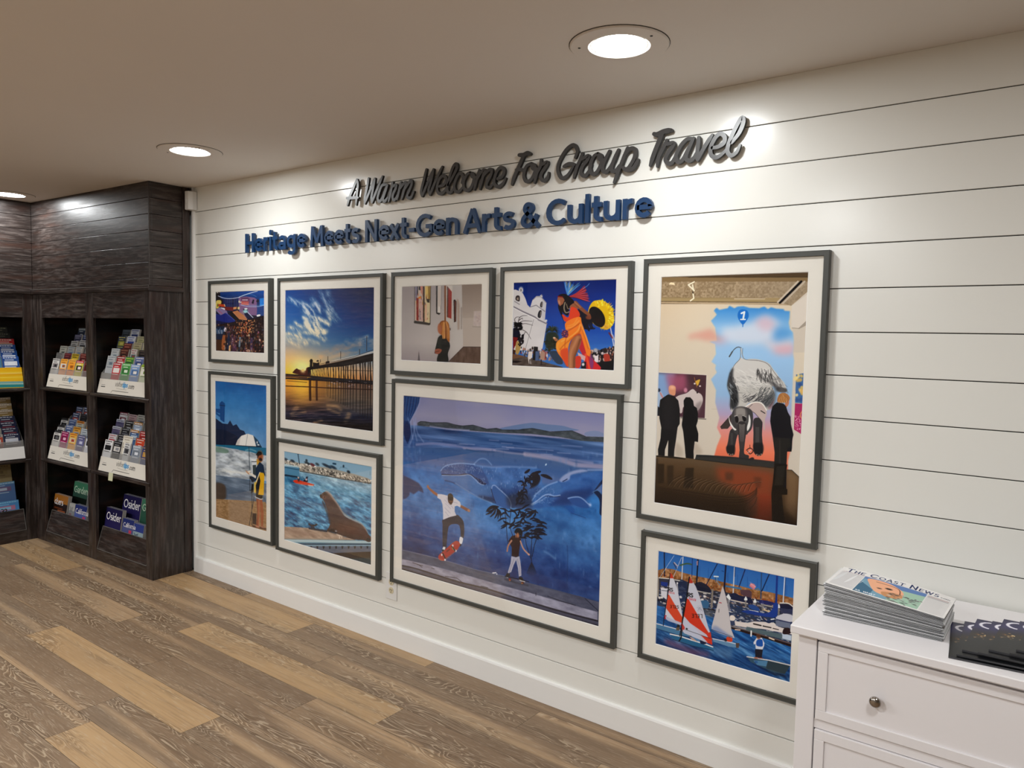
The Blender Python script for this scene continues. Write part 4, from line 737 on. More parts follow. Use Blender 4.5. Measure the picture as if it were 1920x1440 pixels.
    a.line([(1075, 604), (1130, 604)], 2.2, 'e0ecf8')
    # small paintings
    a.view(1220, 690, 7.2)
    pm_ = a.poly([(95, 58), (752, 95), (728, 680), (80, 645)], '5c3c48'); 
    a.put(a.poly([(95, 58), (330, 75), (260, 400), (80, 640)], None, soft=4)*pm_, '8cacd4', .95); a.put(a.poly([(200, 80), (480, 90), (480, 300), (250, 330)], None, soft=5)*pm_, 'b0607c', .8); a.put(a.poly([(480, 90), (752, 95), (740, 500), (600, 300)], None, soft=4)*pm_, '50343c', .9)
    a.line([(95, 58), (752, 95), (728, 682), (390, 665)], 1.0, 'e6e0d6', .9); a.line([(740, 690), (400, 672)], 1.6, '3c342c', .7)
    a.poly([(330, 410), (380, 370), (480, 340), (560, 285), (610, 320), (680, 360), (700, 440), (660, 540), (600, 580), (450, 520), (420, 600), (390, 600), (370, 480)], 'cfc4c2', sm=True); a.poly([(600, 500), (690, 450), (660, 560), (620, 620)], '8c8080', .7, sm=True, soft=2); a.dot(625, 330, 1.6, 2, '302428'); a.dot(468, 300, 3.6, 4.4, 'c88ca0')
    a.poly([(600, 180), (660, 155), (650, 200), (630, 240), (610, 210)], 'd8b048', sm=True); a.line([(585, 130), (600, 190), (620, 260)], .9, 'b87c40'); a.dot(590, 212, 1.8, 1.6, 'f0e0e0'); a.dot(662, 245, 1.8, 1.4, 'f0e0e0')
    a.poly([(85, 340), (120, 300), (170, 380), (150, 460), (85, 520)], 'a8bcd4', sm=True); a.dot(110, 300, 3, 3.4, '303c54'); a.line([(130, 340), (160, 400)], 3.4, 'c08c90'); a.poly([(80, 500), (140, 560), (130, 640), (80, 640)], '30343c')
    # visitors, left pair
    a.poly([(240, 290), (250, 245), (290, 235), (330, 255), (335, 310), (320, 370), (255, 350)], 'd89c7c', sm=True); a.dot(290, 262, 5, 3.4, 'ecc0a4', .8, soft=.7)
    a.poly([(235, 355), (320, 385), (370, 440), (390, 560), (390, 750), (360, 800), (340, 960), (315, 1120), (310, 1290), (360, 1320), (350, 1345), (225, 1340), (230, 1100), (235, 970), (190, 1100), (180, 1290), (105, 1290), (95, 1100), (130, 950), (140, 800), (115, 680), (110, 560), (125, 430), (180, 390)], '1f1d20', sm=False); a.line([(160, 810), (340, 820)], 1, '3c3a3e', .7); a.poly([(180, 440), (300, 420), (320, 780), (170, 790)], '2b292c', .6, sm=True, soft=2)
    a.poly([(440, 440), (470, 395), (530, 395), (570, 440), (580, 510), (620, 540), (635, 620), (630, 720), (610, 780), (640, 890), (635, 1000), (590, 990), (575, 1120), (580, 1300), (575, 1345), (435, 1345), (440, 1310), (475, 1290), (455, 1050), (435, 860), (415, 770), (430, 650), (445, 540)], '141316', sm=False)
    a.poly([(340, 1000), (430, 1100), (420, 1190), (330, 1180)], '9c8c7c', .35, sm=True, soft=3); a.poly([(590, 1000), (680, 1100), (690, 1150), (590, 1170)], 'a89888', .4, sm=True, soft=3)
    for y in (550,): a.line([(815, 553), (890, 556)], .5, 'b4a898')
    # right small painting
    a.view(1350, 690, 7.2)
    a.poly([(1020, 90), (1120, 72), (1108, 480), (1005, 470)], '4a74a8')
    for k in range(16): a.dot(R.uniform(1020, 1110), R.uniform(100, 450), R.uniform(2, 5), R.uniform(2, 4), ['e0c070', 'd8b468', '3c5c94', 'f0d898'][R.randint(4)], .85, rot=R.uniform(0, 3))
    a.poly([(1005, 478), (1108, 484), (1090, 895), (990, 830)], 'b0306c'); 
    for k in range(60): a.dot(R.uniform(1000, 1090), R.uniform(640, 860), .6, .6, ['f0c8d8', 'e890b0', 'ffffff'][R.randint(3)], .8)
    a.line([(1095, 590), (1075, 640), (1100, 690)], 1.4, 'e0b060', .8, sm=True)
    # elephant : body lit grey with hatching
    bdy = [(175, 0), (250, -60), (330, -110), (480, -120), (640, -70), (700, 0), (760, 90), (860, 200), (890, 290), (880, 330), (790, 320), (750, 260), (680, 220), (720, 300), (735, 400), (700, 520), (640, 570), (560, 500), (400, 470), (330, 520), (240, 540), (200, 520), (150, 600), (130, 500), (135, 380), (95, 240), (120, 120)]
    em = a.poly(bdy, 'c6c4c0', sm=True)
    a.view(1220, 505, 6.4); a.poly([(945, 1300), (970, 1190), (1050, 1090), (1080, 1060), (1120, 1080), (1300, 1095), (1420, 1160), (1530, 1290), (1500, 1400), (1000, 1400)], 'd0cecb', sm=True)
    a.line([(1075, 1070), (1082, 950), (1092, 1010), (1115, 1080)], 1.4, 'c8c8c8', sm=True); a.line([(1100, 950), (1098, 1040), (1140, 1085), (1290, 1098), (1400, 1140), (1500, 1270), (1560, 1340)], .7, '3c3c42', .85, sm=True); a.line([(1080, 945), (1040, 935), (990, 970), (940, 1050)], 1.3, '44464c', sm=True); a.line([(975, 990), (940, 1048)], 2.4, '54585c'); a.line([(1075, 960), (1068, 1070), (1000, 1150), (950, 1260)], .7, '303036', .8, sm=True)
    a.view(1350, 690, 7.2)
    def hatch(n_, x0, x1, y0, y1, an, L, c, w=.5, al=.6):
        for _ in range(n_):
            x = R.uniform(x0, x1); y = R.uniform(y0, y1); b = an+R.uniform(-.3, .3); l = L*R.uniform(.5, 1.3)
            C = a.c([(x, y)])[0]
            if 0 <= C[0] < a.W and 0 <= C[1] < a.H and em[int(C[1]), int(C[0])] > .5: a.line([(x, y), (x+l*math.cos(b), y+l*math.sin(b))], w, c, al)
    a.poly([(175, 0), (130, 60), (95, 240), (135, 380), (130, 520), (180, 560), (240, 480), (230, 300), (180, 200), (170, 80)], '2a2c30', .85, sm=True, soft=1.6)
    a.poly([(560, 140), (700, 180), (800, 270), (760, 320), (690, 230), (600, 170)], '4c4a4c', .7, sm=True, soft=1.4); a.poly([(735, 300), (740, 420), (690, 540), (560, 490), (600, 400), (700, 330)], '4c5054', .8, sm=True, soft=3); a.poly([(760, 260), (890, 280), (880, 330), (780, 320)], '403e40', .75, sm=True, soft=.8)
    a.poly([(500, 20), (560, 110), (640, 150), (560, 150), (500, 100)], '3a3838', .6, sm=True, soft=1.2); a.poly([(640, 540), (720, 420), (735, 380), (690, 540)], 'a87888', .5, sm=True, soft=1)
    hatch(150, 200, 700, 100, 460, .35, 60, '6c6c6c', .5, .55); hatch(80, 200, 600, 0, 300, .5, 60, 'e8e8e4', .6, .7); hatch(60, 480, 700, 0, 160, 1.4, 60, '2c2a2c', .7, .8); hatch(70, 650, 880, 100, 300, 1.0, 60, '4c4a4c', .6, .7); hatch(80, 520, 720, 250, 500, 2.2, 60, '3c4044', .7, .7); hatch(50, 300, 560, 380, 480, -.5, 60, '34343a', .8, .7); hatch(40, 120, 230, 100, 500, 1.3, 60, '0f1014', .8, .7); hatch(30, 95, 150, 200, 420, 1.2, 40, 'b8c0c4', .7, .7)
    a.line([(130, 60), (95, 240), (135, 370), (135, 560)], .8, '18181c', .8, sm=True)
    # head, ear, tusks, trunk, legs
    a.poly([(0, 790), (150, 630), (145, 760), (100, 820), (10, 822)], '4c403e', sm=False); a.line([(150, 625), (0, 795), (20, 822)], .8, '241c1c')
    a.poly([(450, 690), (560, 700), (560, 900), (575, 1100), (560, 1170), (500, 1185), (445, 1120), (445, 900)], '3c3a3c', sm=True); a.poly([(140, 830), (240, 850), (215, 960), (190, 1100), (185, 1170), (120, 1175), (78, 1110), (100, 1000)], '3c3a3c', sm=True)
    for k in range(22): y = 800+k*14; a.line([(475, y), (500, y+6), (520, y)], .6, 'a8a4a0', .6, sm=True); y = 880+k*10; a.line([(140, y), (165, y+4)], .6, '8c8886', .5)
    a.poly([(80, 1060), (190, 1050), (185, 1165), (110, 1170)], '1c1c20', .8, sm=True, soft=.8); a.poly([(450, 1020), (565, 1020), (575, 1130), (510, 1185), (450, 1120)], '1a1a1e', .8, sm=True, soft=.8)
    for x, y in ((110, 1160), (140, 1170), (165, 1165), (490, 1170), (520, 1180), (550, 1165)): a.dot(x, y, 1.2, 1.4, 'c8a894', .8)
    a.poly([(330, 530), (420, 470), (500, 455), (570, 490), (620, 560), (620, 640), (600, 700), (600, 820), (585, 835), (570, 740), (530, 680), (450, 600), (350, 580)], 'c4b4b0', sm=True); a.line([(330, 530), (420, 475), (500, 460), (570, 490), (620, 570)], 2, 'ece8e2', sm=True); a.line([(545, 578), (598, 612)], 1.6, '141216'); a.line([(350, 570), (450, 600), (530, 690)], 1, '3c3436', .8, sm=True); a.line([(370, 545), (430, 490)], 1.2, '5c5458', .7)
    a.poly([(150, 640), (200, 540), (300, 520), (420, 570), (440, 700), (420, 820), (370, 880), (350, 900), (230, 900), (160, 820)], '4c4a4c', sm=True); a.poly([(200, 560), (300, 530), (350, 600), (330, 740), (220, 740)], '98928e', .8, sm=True, soft=2)
    for k in range(9): a.line([(215, 560+k*9), (270, 548+k*9), (330, 562+k*9)], .5, 'd8d4ce', .7, sm=True)
    a.poly([(195, 670), (225, 650), (245, 690), (235, 740), (205, 730)], '201c20', sm=True); a.poly([(295, 650), (330, 650), (350, 700), (325, 725), (300, 700)], '201c20', sm=True); a.line([(190, 650), (230, 640)], 1, 'c8c4c0'); a.line([(300, 640), (345, 660)], 1, 'c8c4c0')
    a.poly([(240, 740), (340, 740), (345, 880), (330, 1000), (320, 1150), (380, 1180), (370, 1240), (290, 1245), (250, 1210), (258, 1100), (245, 950)], '3e3a3c', sm=True)
    for k in range(26): y = 765+k*13; w = 48-k*.9; a.line([(290-w*.8, y-5), (290, y+6), (290+w*.8, y-5)], .8 if k < 18 else .5, 'b8b0aa', .75-.02*k, sm=True)
    a.poly([(112, 640), (130, 720), (180, 800), (215, 830), (190, 840), (140, 780), (115, 700)], 'f0ece6', sm=True); a.poly([(385, 630), (405, 700), (400, 790), (365, 850), (358, 800), (378, 720)], 'f0ece6', sm=True)
    a.poly([(380, 1230), (430, 1205), (455, 1225), (420, 1250)], '3c2c2c', sm=True); a.line([(395, 1040), (400, 1090)], 1, '2c1c20'); a.line([(350, 1110), (400, 1080), (440, 1120), (400, 1160), (365, 1120)], 1.6, '2c2024', .9, sm=True); a.line([(370, 1140), (410, 1110)], 1.4, 'd0b8b8')
    # floor
    a.view(1220, 850, 6.62)
    fl = a.poly([(50, 22), (300, 40), (540, 70), (1000, 130), (1530, 185), (1690, 205), (1745, 210), (1840, 300), (1830, 940), (30, 640)], '64503a'); a.put(fl, a.grad([(.75, '75624a'), (.85, '5a4530'), (.95, '40301f'), (1, '2e2118')]))
    a.put(fl*a.poly([(800, 160), (1200, 180), (1530, 230), (1500, 870), (1250, 820), (1200, 560), (1000, 420), (830, 330)], None, soft=6), '9c4c30', .75); a.put(fl*a.poly([(1330, 500), (1500, 500), (1490, 880), (1320, 830)], None, soft=3), '8c3c28', .6)
    a.put(fl*a.poly([(920, 230), (1020, 240), (1010, 340), (920, 330)], None, soft=2), '4c3a2c', .6); a.put(fl*a.poly([(1270, 290), (1370, 300), (1350, 440), (1300, 420)], None, soft=2), '5c3828', .6); a.put(fl*a.poly([(50, 60), (90, 60), (90, 600), (50, 600)], None, soft=1), '3c3024', .6)
    a.put(fl*a.poly([(1680, 220), (1760, 240), (1830, 300), (1810, 860), (1660, 700)], None, soft=4), '94795c', .6)
    a.poly([(560, 20), (640, 20), (1000, 50), (1530, 115), (1530, 180), (1000, 125), (545, 70)], '3c3c3a'); a.line([(545, 72), (1000, 128), (1530, 185)], 1, '17150f'); a.poly([(300, 40), (430, 65), (430, 75), (50, 38), (50, 25)], '2a241c'); a.line([(1690, 205), (1745, 210), (1838, 298)], 1.1, '201a14')
    a.poly([(560, 15), (700, 20), (1000, 40), (1530, 100), (1530, 118), (1000, 62), (560, 40)], '2b2d30', .8)
    # glossy reflections of the two visitors, bench stripes
    a.poly([(85, 130), (165, 130), (160, 370), (85, 370)], '2c2218', .75, soft=1); a.poly([(200, 150), (280, 150), (270, 380), (205, 380)], '2c2218', .6, soft=1.2); a.poly([(430, 180), (530, 180), (520, 430), (400, 430)], '2a2118', .75, soft=1)
    for k in range(17):
        x = 210+k*62; y = 400+k*9 if k < 12 else 500-(k-12)*8
        a.line([(x, y), (x+55, y-70-k*2), (x+160, y-125+k*1)], 1.1, '241a12', .5, sm=True)
        a.line([(x+12, y+4), (x+67, y-64-k*2), (x+172, y-119)], .8, 'a89078', .35, sm=True)
    for dy, w in ((0, 2), (32, 1.6), (62, 2), (100, 1.2), (200, 1.4)): a.line([(100, 430+dy*.7), (500, 480+dy), (900, 540+dy), (1150, 535+dy), (1280, 470+dy*.8), (1310, 430+dy*.6)], w, '2a1e16', .6, sm=True, soft=.6)
    a.poly([(1170, 600), (1310, 470), (1320, 640), (1310, 780), (1180, 760)], '4c3c34', .45, soft=2)
    a.put(fl*np.clip((a.V-.9)*7, 0, 1), '1c120c', .65)
    # right visitor
    a.view(1350, 690, 7.2)
    a.poly([(770, 460), (780, 380), (820, 340), (890, 345), (935, 400), (920, 460), (915, 500), (880, 530), (880, 470)], 'b07c4c', sm=True); a.poly([(890, 440), (925, 450), (915, 500), (885, 530), (870, 490)], 'c08468', sm=True)
    for k in range(14): a.line([(840+R.uniform(-10, 20), 350), (800+k*8, 420), (790+k*8, 470)], .8, ['e8b878', '7c4c28', 'c89050'][k % 3], .8, sm=True)
    a.poly([(760, 465), (850, 480), (885, 520), (910, 600), (945, 660), (950, 760), (985, 900), (970, 960), (960, 1130), (900, 1130), (890, 1290), (890, 1440), (885, 1700), (720, 1700), (725, 1300), (730, 1140), (705, 940), (670, 720), (680, 600), (700, 520)], '16151e', sm=False); a.poly([(705, 935), (940, 950), (950, 1060), (900, 1090), (890, 1290), (730, 1290), (735, 1100)], '2c2a26', .85); a.line([(800, 980), (800, 1280)], 2.4, '44423c', .6, soft=1); a.poly([(725, 1300), (890, 1310), (885, 1440), (722, 1440)], '2a2a26', .7)
    a.view(1220, 850, 6.62)
    a.poly([(1530, 130), (1690, 140), (1660, 330), (1640, 410), (1690, 450), (1690, 515), (1620, 515), (1640, 700), (1660, 880), (1500, 850), (1490, 500), (1510, 350)], '1d1712', sm=False); a.poly([(1560, 160), (1660, 160), (1630, 400), (1530, 400)], '33302a', .7)
    return a

def art_sail(q):
    a = Art(q, 400, 300, '2f74b8', 23); R = a.rs
    a.view(1225, 1025, 9.6)
    a.a = a.grad([(0, '2c6cb4'), (.3, '4584c0'), (.5, '3a78b4'), (.75, '2c74b4'), (1, '1c4c80')])
    # hill
    hill = a.poly([(70, 430), (200, 390), (350, 410), (560, 480), (800, 540), (1000, 580), (1200, 630), (1500, 700), (1800, 780), (2100, 830), (2600, 960), (2600, 1300), (70, 760)], 'a0744c'); a.a += (hill*(a.noise(50, 50, 3, 3)-.5))[..., None]*.5
    for k in range(500): x = R.uniform(100, 2600); y = 480+(x-100)*.235+R.uniform(0, 190); a.dot(x, y, R.uniform(.6, 1.6), R.uniform(.5, 1.2), ['8c3c24', '5c2c20', 'c06c3c', '3c4028', 'a04828'][R.randint(5)], .8)
    # water
    wt = a.pm(a.c([(60, 1070), (600, 1180), (1000, 1260), (1450, 1450), (2600, 1800), (2600, 2700), (60, 1900)])); a.put(wt, a.grad([(.4, '2f7cc0'), (.6, '2a70b0'), (.8, '245c94'), (1, '1c4c80')]))
    n = a.noise(10, 60, 7, 4, .3); a.a += (wt*(n-.5))[..., None]*np.array([.45, .5, .5]); n3 = a.noise(8, 40, 9, 3, .3); a.put(wt*np.clip((n3-.6)*6, 0, 1), '86b4d8', .55); a.put(wt*np.clip((.4-n3)*6, 0, 1), '143c6c', .6)
    # marina clutter
    band = a.pm(a.c([(70, 560), (520, 600), (1000, 780), (1400, 850), (2600, 1120), (2600, 1850), (2000, 1650), (1450, 1480), (1000, 1240), (600, 1180), (70, 1060)])); a.put(band, '2c3650', .85)
    pal = ['e4e4e8', '1c2438', '8c94a4', '2c3c6c', 'b8bcc8', '101420', 'f4f0ec', '5c4c44', '30508c', 'c8a890']
    for k in range(900):
        x = R.uniform(70, 2600); t = (x-70)/2530; y = R.uniform(640+t*440, 1060+t*700)
        C = a.c([(x, y)])[0]
        if 0 <= C[0] < a.W and 0 <= C[1] < a.H and band[int(C[1]), int(C[0])] > .5:
            a.line([(x, y), (x+R.uniform(10, 70), y+R.uniform(2, 24))], R.uniform(.5, 1.9), pal[R.randint(10)], .8)
    a.poly([(135, 630), (260, 650), (250, 720), (140, 700)], '1c3c8c'); a.poly([(135, 740), (250, 760), (240, 960), (140, 880)], 'd4d4dc'); a.line([(150, 790), (240, 800)], 1, '303c50'); a.line([(80, 560), (290, 580)], 1.8, 'e0dcd4'); a.line([(380, 600), (520, 625)], 1.8, 'd8d4cc'); a.poly([(500, 580), (600, 650), (620, 850), (480, 1050), (430, 700)], '1c3058', .7); a.line([(85, 560), (85, 900)], 3, '9c9488'); a.poly([(70, 900), (150, 900), (230, 1000), (70, 980)], '14182c', .8)
    for x, y in ((110, 920), (150, 915), (490, 910), (880, 960), (920, 900), (1100, 1000)): a.dot(x, y, 3, 2.6, 'ece8e4', .9)
    a.poly([(720, 690), (850, 640), (1000, 730), (1020, 830), (800, 800)], '18203c', .9, sm=True); a.line([(780, 800), (1020, 850)], 1.8, 'c8c4bc'); a.poly([(860, 980), (990, 990), (980, 1110), (900, 1110)], '3c6c94', sm=True); a.line([(1060, 780), (1045, 1100)], 3.6, '8c847c'); a.line([(425, 680), (440, 820)], 3, 'a8a8b0'); a.dot(430, 660, 1.6, 2, 'e8e8ec'); a.line([(840, 1110), (1100, 1150)], 2, '1c1c28')
    a.poly([(880, 1130), (1100, 1170), (1060, 1290), (960, 1260)], '6c6c6c', .6, soft=2)
    # masts
    for p, w, c in (([(195, 110), (200, 530)], 2.6, '161c3c'), ([(530, 190), (510, 590)], 1.6, 'd8dce0'), ([(700, 215), (690, 540)], 1.5, '1c3c7c'), ([(800, 235), (775, 680)], 2.8, '101830'), ([(1145, 315), (950, 690)], 1.6, '18244c'), ([(1300, 345), (1275, 740)], 2.4, '14204c'), ([(370, 165), (120, 550)], .7, 'c8d4e0'), ([(505, 200), (350, 570)], 1.0, 'c0c4d0'), ([(250, 130), (230, 240)], .7, '2c5c9c')): a.line(p, w, c)
    for x, y0, y1 in ((830, 360, 560), (985, 400, 560), (1160, 440, 600), (1335, 480, 640), (260, 350, 420), (410, 380, 420)): a.line([(x, y0), (x, y1)], .8, '24549c', .8)
    a.line([(360, 300), (415, 400)], 1.8, '3c3448'); a.line([(375, 290), (430, 350)], 2, 'c8b8b4'); a.line([(480, 340), (600, 310), (680, 325)], 3, '4c6440', .9, sm=True); a.poly([(770, 270), (800, 260), (795, 345), (775, 340)], 'a88c9c'); a.line([(1090, 540), (1160, 545)], 2.6, 'd8e0e4'); a.line([(1110, 560), (1115, 640)], 1.4, '3c5470'); a.line([(1140, 560), (1145, 640), (1200, 700)], 1.4, '6c94ac'); a.line([(1225, 440), (1260, 455)], .9, '1c2c5c')
    a.view(1350, 1060, 11.076)
    for p, w, c in (([(110, 10), (80, 470), (110, 640)], 2.6, '10183c'), ([(290, 50), (265, 590)], 2, 'cfd4dc'), ([(305, 55), (300, 240)], 1.4, '1c3c74'), ([(510, 95), (385, 455)], 1.7, '142054'), ([(850, 170), (835, 700)], 2, '34547c'), ([(1005, 200), (855, 545)], 1.7, '142048'), ([(1170, 235), (1150, 800)], 3.4, '183c8c'), ([(1325, 265), (1295, 780)], 1.8, 'd0d8e4'), ([(1345, 270), (1330, 640)], .9, '1c3464')): a.line(p, w, c)
    for x, y0, y1 in ((152, 160, 350), (355, 200, 420), (558, 250, 440), (763, 290, 450), (960, 440, 520), (1365, 430, 620)): a.line([(x, y0), (x, y1)], .9, '2454a0', .75)
    a.poly([(620, 370), (700, 400), (735, 450), (690, 520), (600, 440)], 'd89098', sm=False); a.line([(600, 430), (700, 510)], .7, 'b05468'); a.line([(630, 395), (725, 460)], .7, 'f0d0d4'); a.poly([(590, 340), (650, 360), (620, 400)], '6c8cc4', .8); a.line([(700, 520), (790, 500), (800, 600)], 1.4, '94803c', .8, sm=True)
    a.line([(120, 440), (420, 490)], 3.4, '3c7cb0', .9); a.poly([(410, 510), (600, 520), (650, 560), (640, 800), (560, 700), (420, 600)], '5c4450', .95, sm=False); a.poly([(200, 620), (300, 580), (420, 640), (560, 660), (640, 700), (640, 800), (220, 730)], '1c2548', .92, sm=True); a.line([(220, 725), (420, 770), (560, 800)], 2.2, 'd4ccc4')
    for x, y in ((165, 640), (525, 690), (715, 740), (868, 770), (1205, 850)): a.poly([(x-35, y+20), (x, y-45), (x+35, y+20), (x+30, y+45), (x-28, y+45)], 'e4e8ec'); a.poly([(x-18, y+45), (x+18, y+45), (x+14, y+190), (x-14, y+190)], '8c8884', .9)
    a.poly([(800, 720), (960, 740), (1180, 800), (1180, 850), (820, 800)], '242c6c', .9); a.line([(900, 830), (1110, 880)], 2, 'c8c0b0', .9); a.line([(900, 930), (1050, 980)], 3, 'e0c8a0', .9); a.poly([(580, 830), (700, 830), (800, 900), (790, 960), (620, 900)], '2c5494', sm=True); a.line([(610, 940), (780, 970)], 1.6, 'e4e8f0')
    a.poly([(440, 960), (600, 940), (900, 1000), (1010, 980), (1080, 900), (1100, 800), (1180, 790), (1190, 900), (1150, 1080), (1000, 1080), (800, 1050), (560, 1000)], '1f4494', sm=True)
    a.poly([(1230, 800), (1330, 780), (1500, 830), (1500, 1020), (1230, 1000)], '141c40', .85); a.line([(1240, 790), (1400, 800), (1490, 860)], 2, 'dcd8d0', sm=True); 
    for k in range(6): a.line([(1240, 900+k*18), (1490, 940+k*18)], .6, '8c94b4', .6)
    hb = a.poly([(300, 1160), (560, 1200), (700, 1170), (900, 1180), (1100, 1200), (1200, 1280), (1480, 1360), (1480, 1440), (1300, 1410), (900, 1330), (500, 1290), (230, 1240)], 'dcd4d0'); a.line([(690, 1220), (840, 1255)], 2.6, '241c20'); a.line([(885, 1265), (1045, 1300)], 2.2, '241c20'); a.line([(1090, 1315), (1200, 1340)], 1.6, '241c20')
    a.poly([(1150, 1080), (1330, 1010), (1500, 1060), (1480, 1180), (1160, 1140)], 'c8c8d0', sm=True); a.poly([(1140, 1150), (1450, 1200), (1440, 1320), (1150, 1260)], '7c8498', .9); a.line([(1160, 1130), (1450, 1200)], 2, '2c3460'); a.line([(230, 1290), (600, 1330), (1000, 1420), (1480, 1560)], 3.6, '9ca4b0', .95); a.line([(560, 1330), (900, 1410), (1300, 1500)], 5, '54686c', .9)
    a.poly([(200, 1060), (260, 1040), (310, 1090), (290, 1150), (210, 1150)], 'e4dcd4', sm=True); a.poly([(205, 1150), (295, 1160), (310, 1250), (210, 1240)], '3c4868'); a.line([(870, 1100), (1000, 1190), (1130, 1100)], 3.4, '1c3058', sm=True); a.line([(1050, 1130), (1110, 1120)], 2, 'e8ecf0')
    a.view(1225, 1140, 7.111)
    a.line([(1030, 265), (1250, 330), (1500, 400), (1840, 510)], 4.4, '2c1814'); a.line([(1040, 240), (1300, 320), (1840, 480)], 1.6, '8c6c58', .8); a.poly([(1240, 250), (1840, 380), (1840, 450), (1230, 300)], '5c7078', .95); a.line([(1090, 290), (1150, 297)], 2.2, 'e0c8b8'); a.line([(1300, 310), (1298, 375)], 2.6, 'e8ece8'); a.line([(1540, 400), (1600, 425)], 2.4, 'e8d8c4')
    a.poly([(1710, 340), (1830, 370), (1825, 440), (1710, 410)], 'c8d4e4', .9); a.poly([(1730, 280), (1800, 270), (1820, 340), (1720, 350)], '2c1820', sm=True)
    # hulls
    a.poly([(40, 210), (300, 280), (500, 345), (490, 385), (300, 350), (40, 270)], '5484a8'); a.line([(40, 208), (300, 278), (500, 345)], 1.6, 'e8e4e4'); a.line([(40, 275), (300, 355), (480, 390)], 1.6, '1c3c64', .8)
    a.poly([(225, 350), (360, 380), (700, 480), (810, 530), (815, 565), (750, 560), (520, 510), (260, 425)], '2c6c94'); a.line([(225, 348), (360, 378), (500, 425), (700, 485), (790, 520)], 2.4, 'e8e6e6'); a.line([(260, 420), (520, 505), (800, 565)], 1.4, '12304c', .8)
    a.poly([(780, 400), (1000, 450), (1140, 475), (1130, 535), (1000, 515), (800, 450)], '6c94b4'); a.line([(790, 410), (1000, 455), (1100, 480)], 1.4, 'd8dce4'); a.poly([(1095, 470), (1145, 468), (1135, 535), (1100, 530)], '5c4c44')
    a.put(wt*a.poly([(140, 400), (250, 430), (500, 530), (760, 600), (740, 660), (520, 620), (300, 540), (140, 470)], None, soft=4), '8c5068', .6); a.put(wt*a.poly([(760, 500), (1060, 540), (1040, 700), (840, 640)], None, soft=4), '9cb0c8', .35)
    # people in dinghies
    a.dot(335, 245, 3.2, 4.2, '2a2428'); a.poly([(305, 260), (350, 255), (350, 300), (305, 300)], '6c5c4c'); a.dot(497, 365, 2.6, 2.6, '1c2030'); a.poly([(480, 380), (530, 400), (590, 450), (520, 430)], 'c0a498'); a.poly([(620, 450), (640, 420), (690, 440), (700, 480), (640, 480)], '1c2848', sm=True); a.dot(655, 410, 2.4, 3, '20202c'); a.poly([(980, 385), (1045, 395), (1045, 450), (975, 440)], 'd04c2c', sm=True); a.dot(1010, 378, 2.4, 2, '2c2424'); a.dot(960, 430, 2.6, 2.6, '202838')
    # coach boat with standing person
    a.poly([(1245, 648), (1360, 670), (1530, 695), (1700, 720), (1818, 765), (1745, 880), (1600, 860), (1400, 770), (1290, 720)], '3c5c70'); a.poly([(1500, 700), (1818, 768), (1745, 880), (1500, 810)], '34444c', .9); a.line([(1245, 650), (1360, 670), (1540, 698), (1818, 765)], 2, 'd8d4d4'); a.poly([(1330, 700), (1520, 705), (1500, 780), (1380, 760)], '5c8cb0', .9); a.poly([(1400, 780), (1600, 860), (1740, 890), (1780, 920), (1600, 890)], '0c1c2c', .75, soft=1); a.text('RS', 1350, 735, 26, '1c4c94', .8)
    a.poly([(1350, 550), (1455, 555), (1440, 660), (1355, 655)], '1c2030'); a.poly([(1350, 430), (1370, 400), (1440, 400), (1475, 470), (1470, 510), (1450, 555), (1360, 545), (1355, 480), (1335, 490), (1330, 460)], 'd4d8e0', sm=False); a.poly([(1385, 425), (1440, 420), (1455, 470), (1445, 515), (1375, 505), (1365, 460)], '1f5cac', sm=True); a.dot(1395, 385, 3.6, 4.6, '8c5c48'); a.dot(1395, 375, 3.6, 3, '5c3c2c'); a.line([(1350, 665), (1380, 668)], 3, 'b0745c'); a.line([(1400, 665), (1445, 668)], 2.2, '6c3028')
    # sails
    a.view(1225, 1025, 9.6)
    a.poly([(310, 470), (350, 540), (430, 760), (500, 1100), (530, 1290), (520, 1420), (220, 1300), (215, 1220), (260, 860), (290, 560)], 'cfd0da'); a.poly([(310, 470), (340, 510), (365, 575), (295, 572)], 'c4442c'); a.poly([(265, 860), (520, 1280), (515, 1390), (400, 1340), (230, 1110)], 'd05030'); a.poly([(265, 860), (285, 870), (530, 1290), (525, 1310), (400, 1120), (300, 960)], 'd05030'); a.poly([(320, 960), (440, 1140), (380, 1050)], 'd05030')
    a.line([(300, 480), (260, 860), (220, 1100), (180, 1420)], 1.6, '14182c'); a.poly([(205, 1230), (240, 1240), (230, 1310), (200, 1300)], 'b03048'); a.dot(255, 1285, 1.2, 1.2, '1c1c28')
    a.view(1225, 1140, 7.111); a.poly([(170, 150), (200, 175), (380, 235), (380, 200), (160, 110)], 'b8bcd0', .9); a.poly([(365, 220), (410, 230), (420, 290), (385, 290)], 'c04030', sm=True); a.line([(140, 120), (133, 230)], 1, '1c3458', .8)
    a.view(1225, 1025, 9.6)
    a.text('RS', 268, 800, 62, '18181f', 1.5, (1, .12), (.05, -1)); a.text('feva', 270, 845, 48, 'c07078', .8, (1, .12), (.1, -1)); a.text('3725', 300, 1105, 52, '1a1418', .95, (1, .06), (0, -1), sp=1.25)
    a.poly([(650, 545), (700, 620), (760, 720), (830, 900), (900, 1150), (980, 1430), (1040, 1600), (1060, 1760), (960, 1730), (560, 1560), (505, 1500), (540, 1250), (600, 950), (635, 660)], 'c8cad6'); a.poly([(650, 545), (710, 640), (705, 662), (632, 662)], 'b83c2c'); a.poly([(605, 930), (640, 960), (880, 1370), (1050, 1640), (1060, 1770), (940, 1720), (720, 1450), (550, 1260), (560, 1180)], 'cc4028'); a.poly([(500, 1400), (560, 1440), (540, 1530), (500, 1500)], 'b8303c', .9)
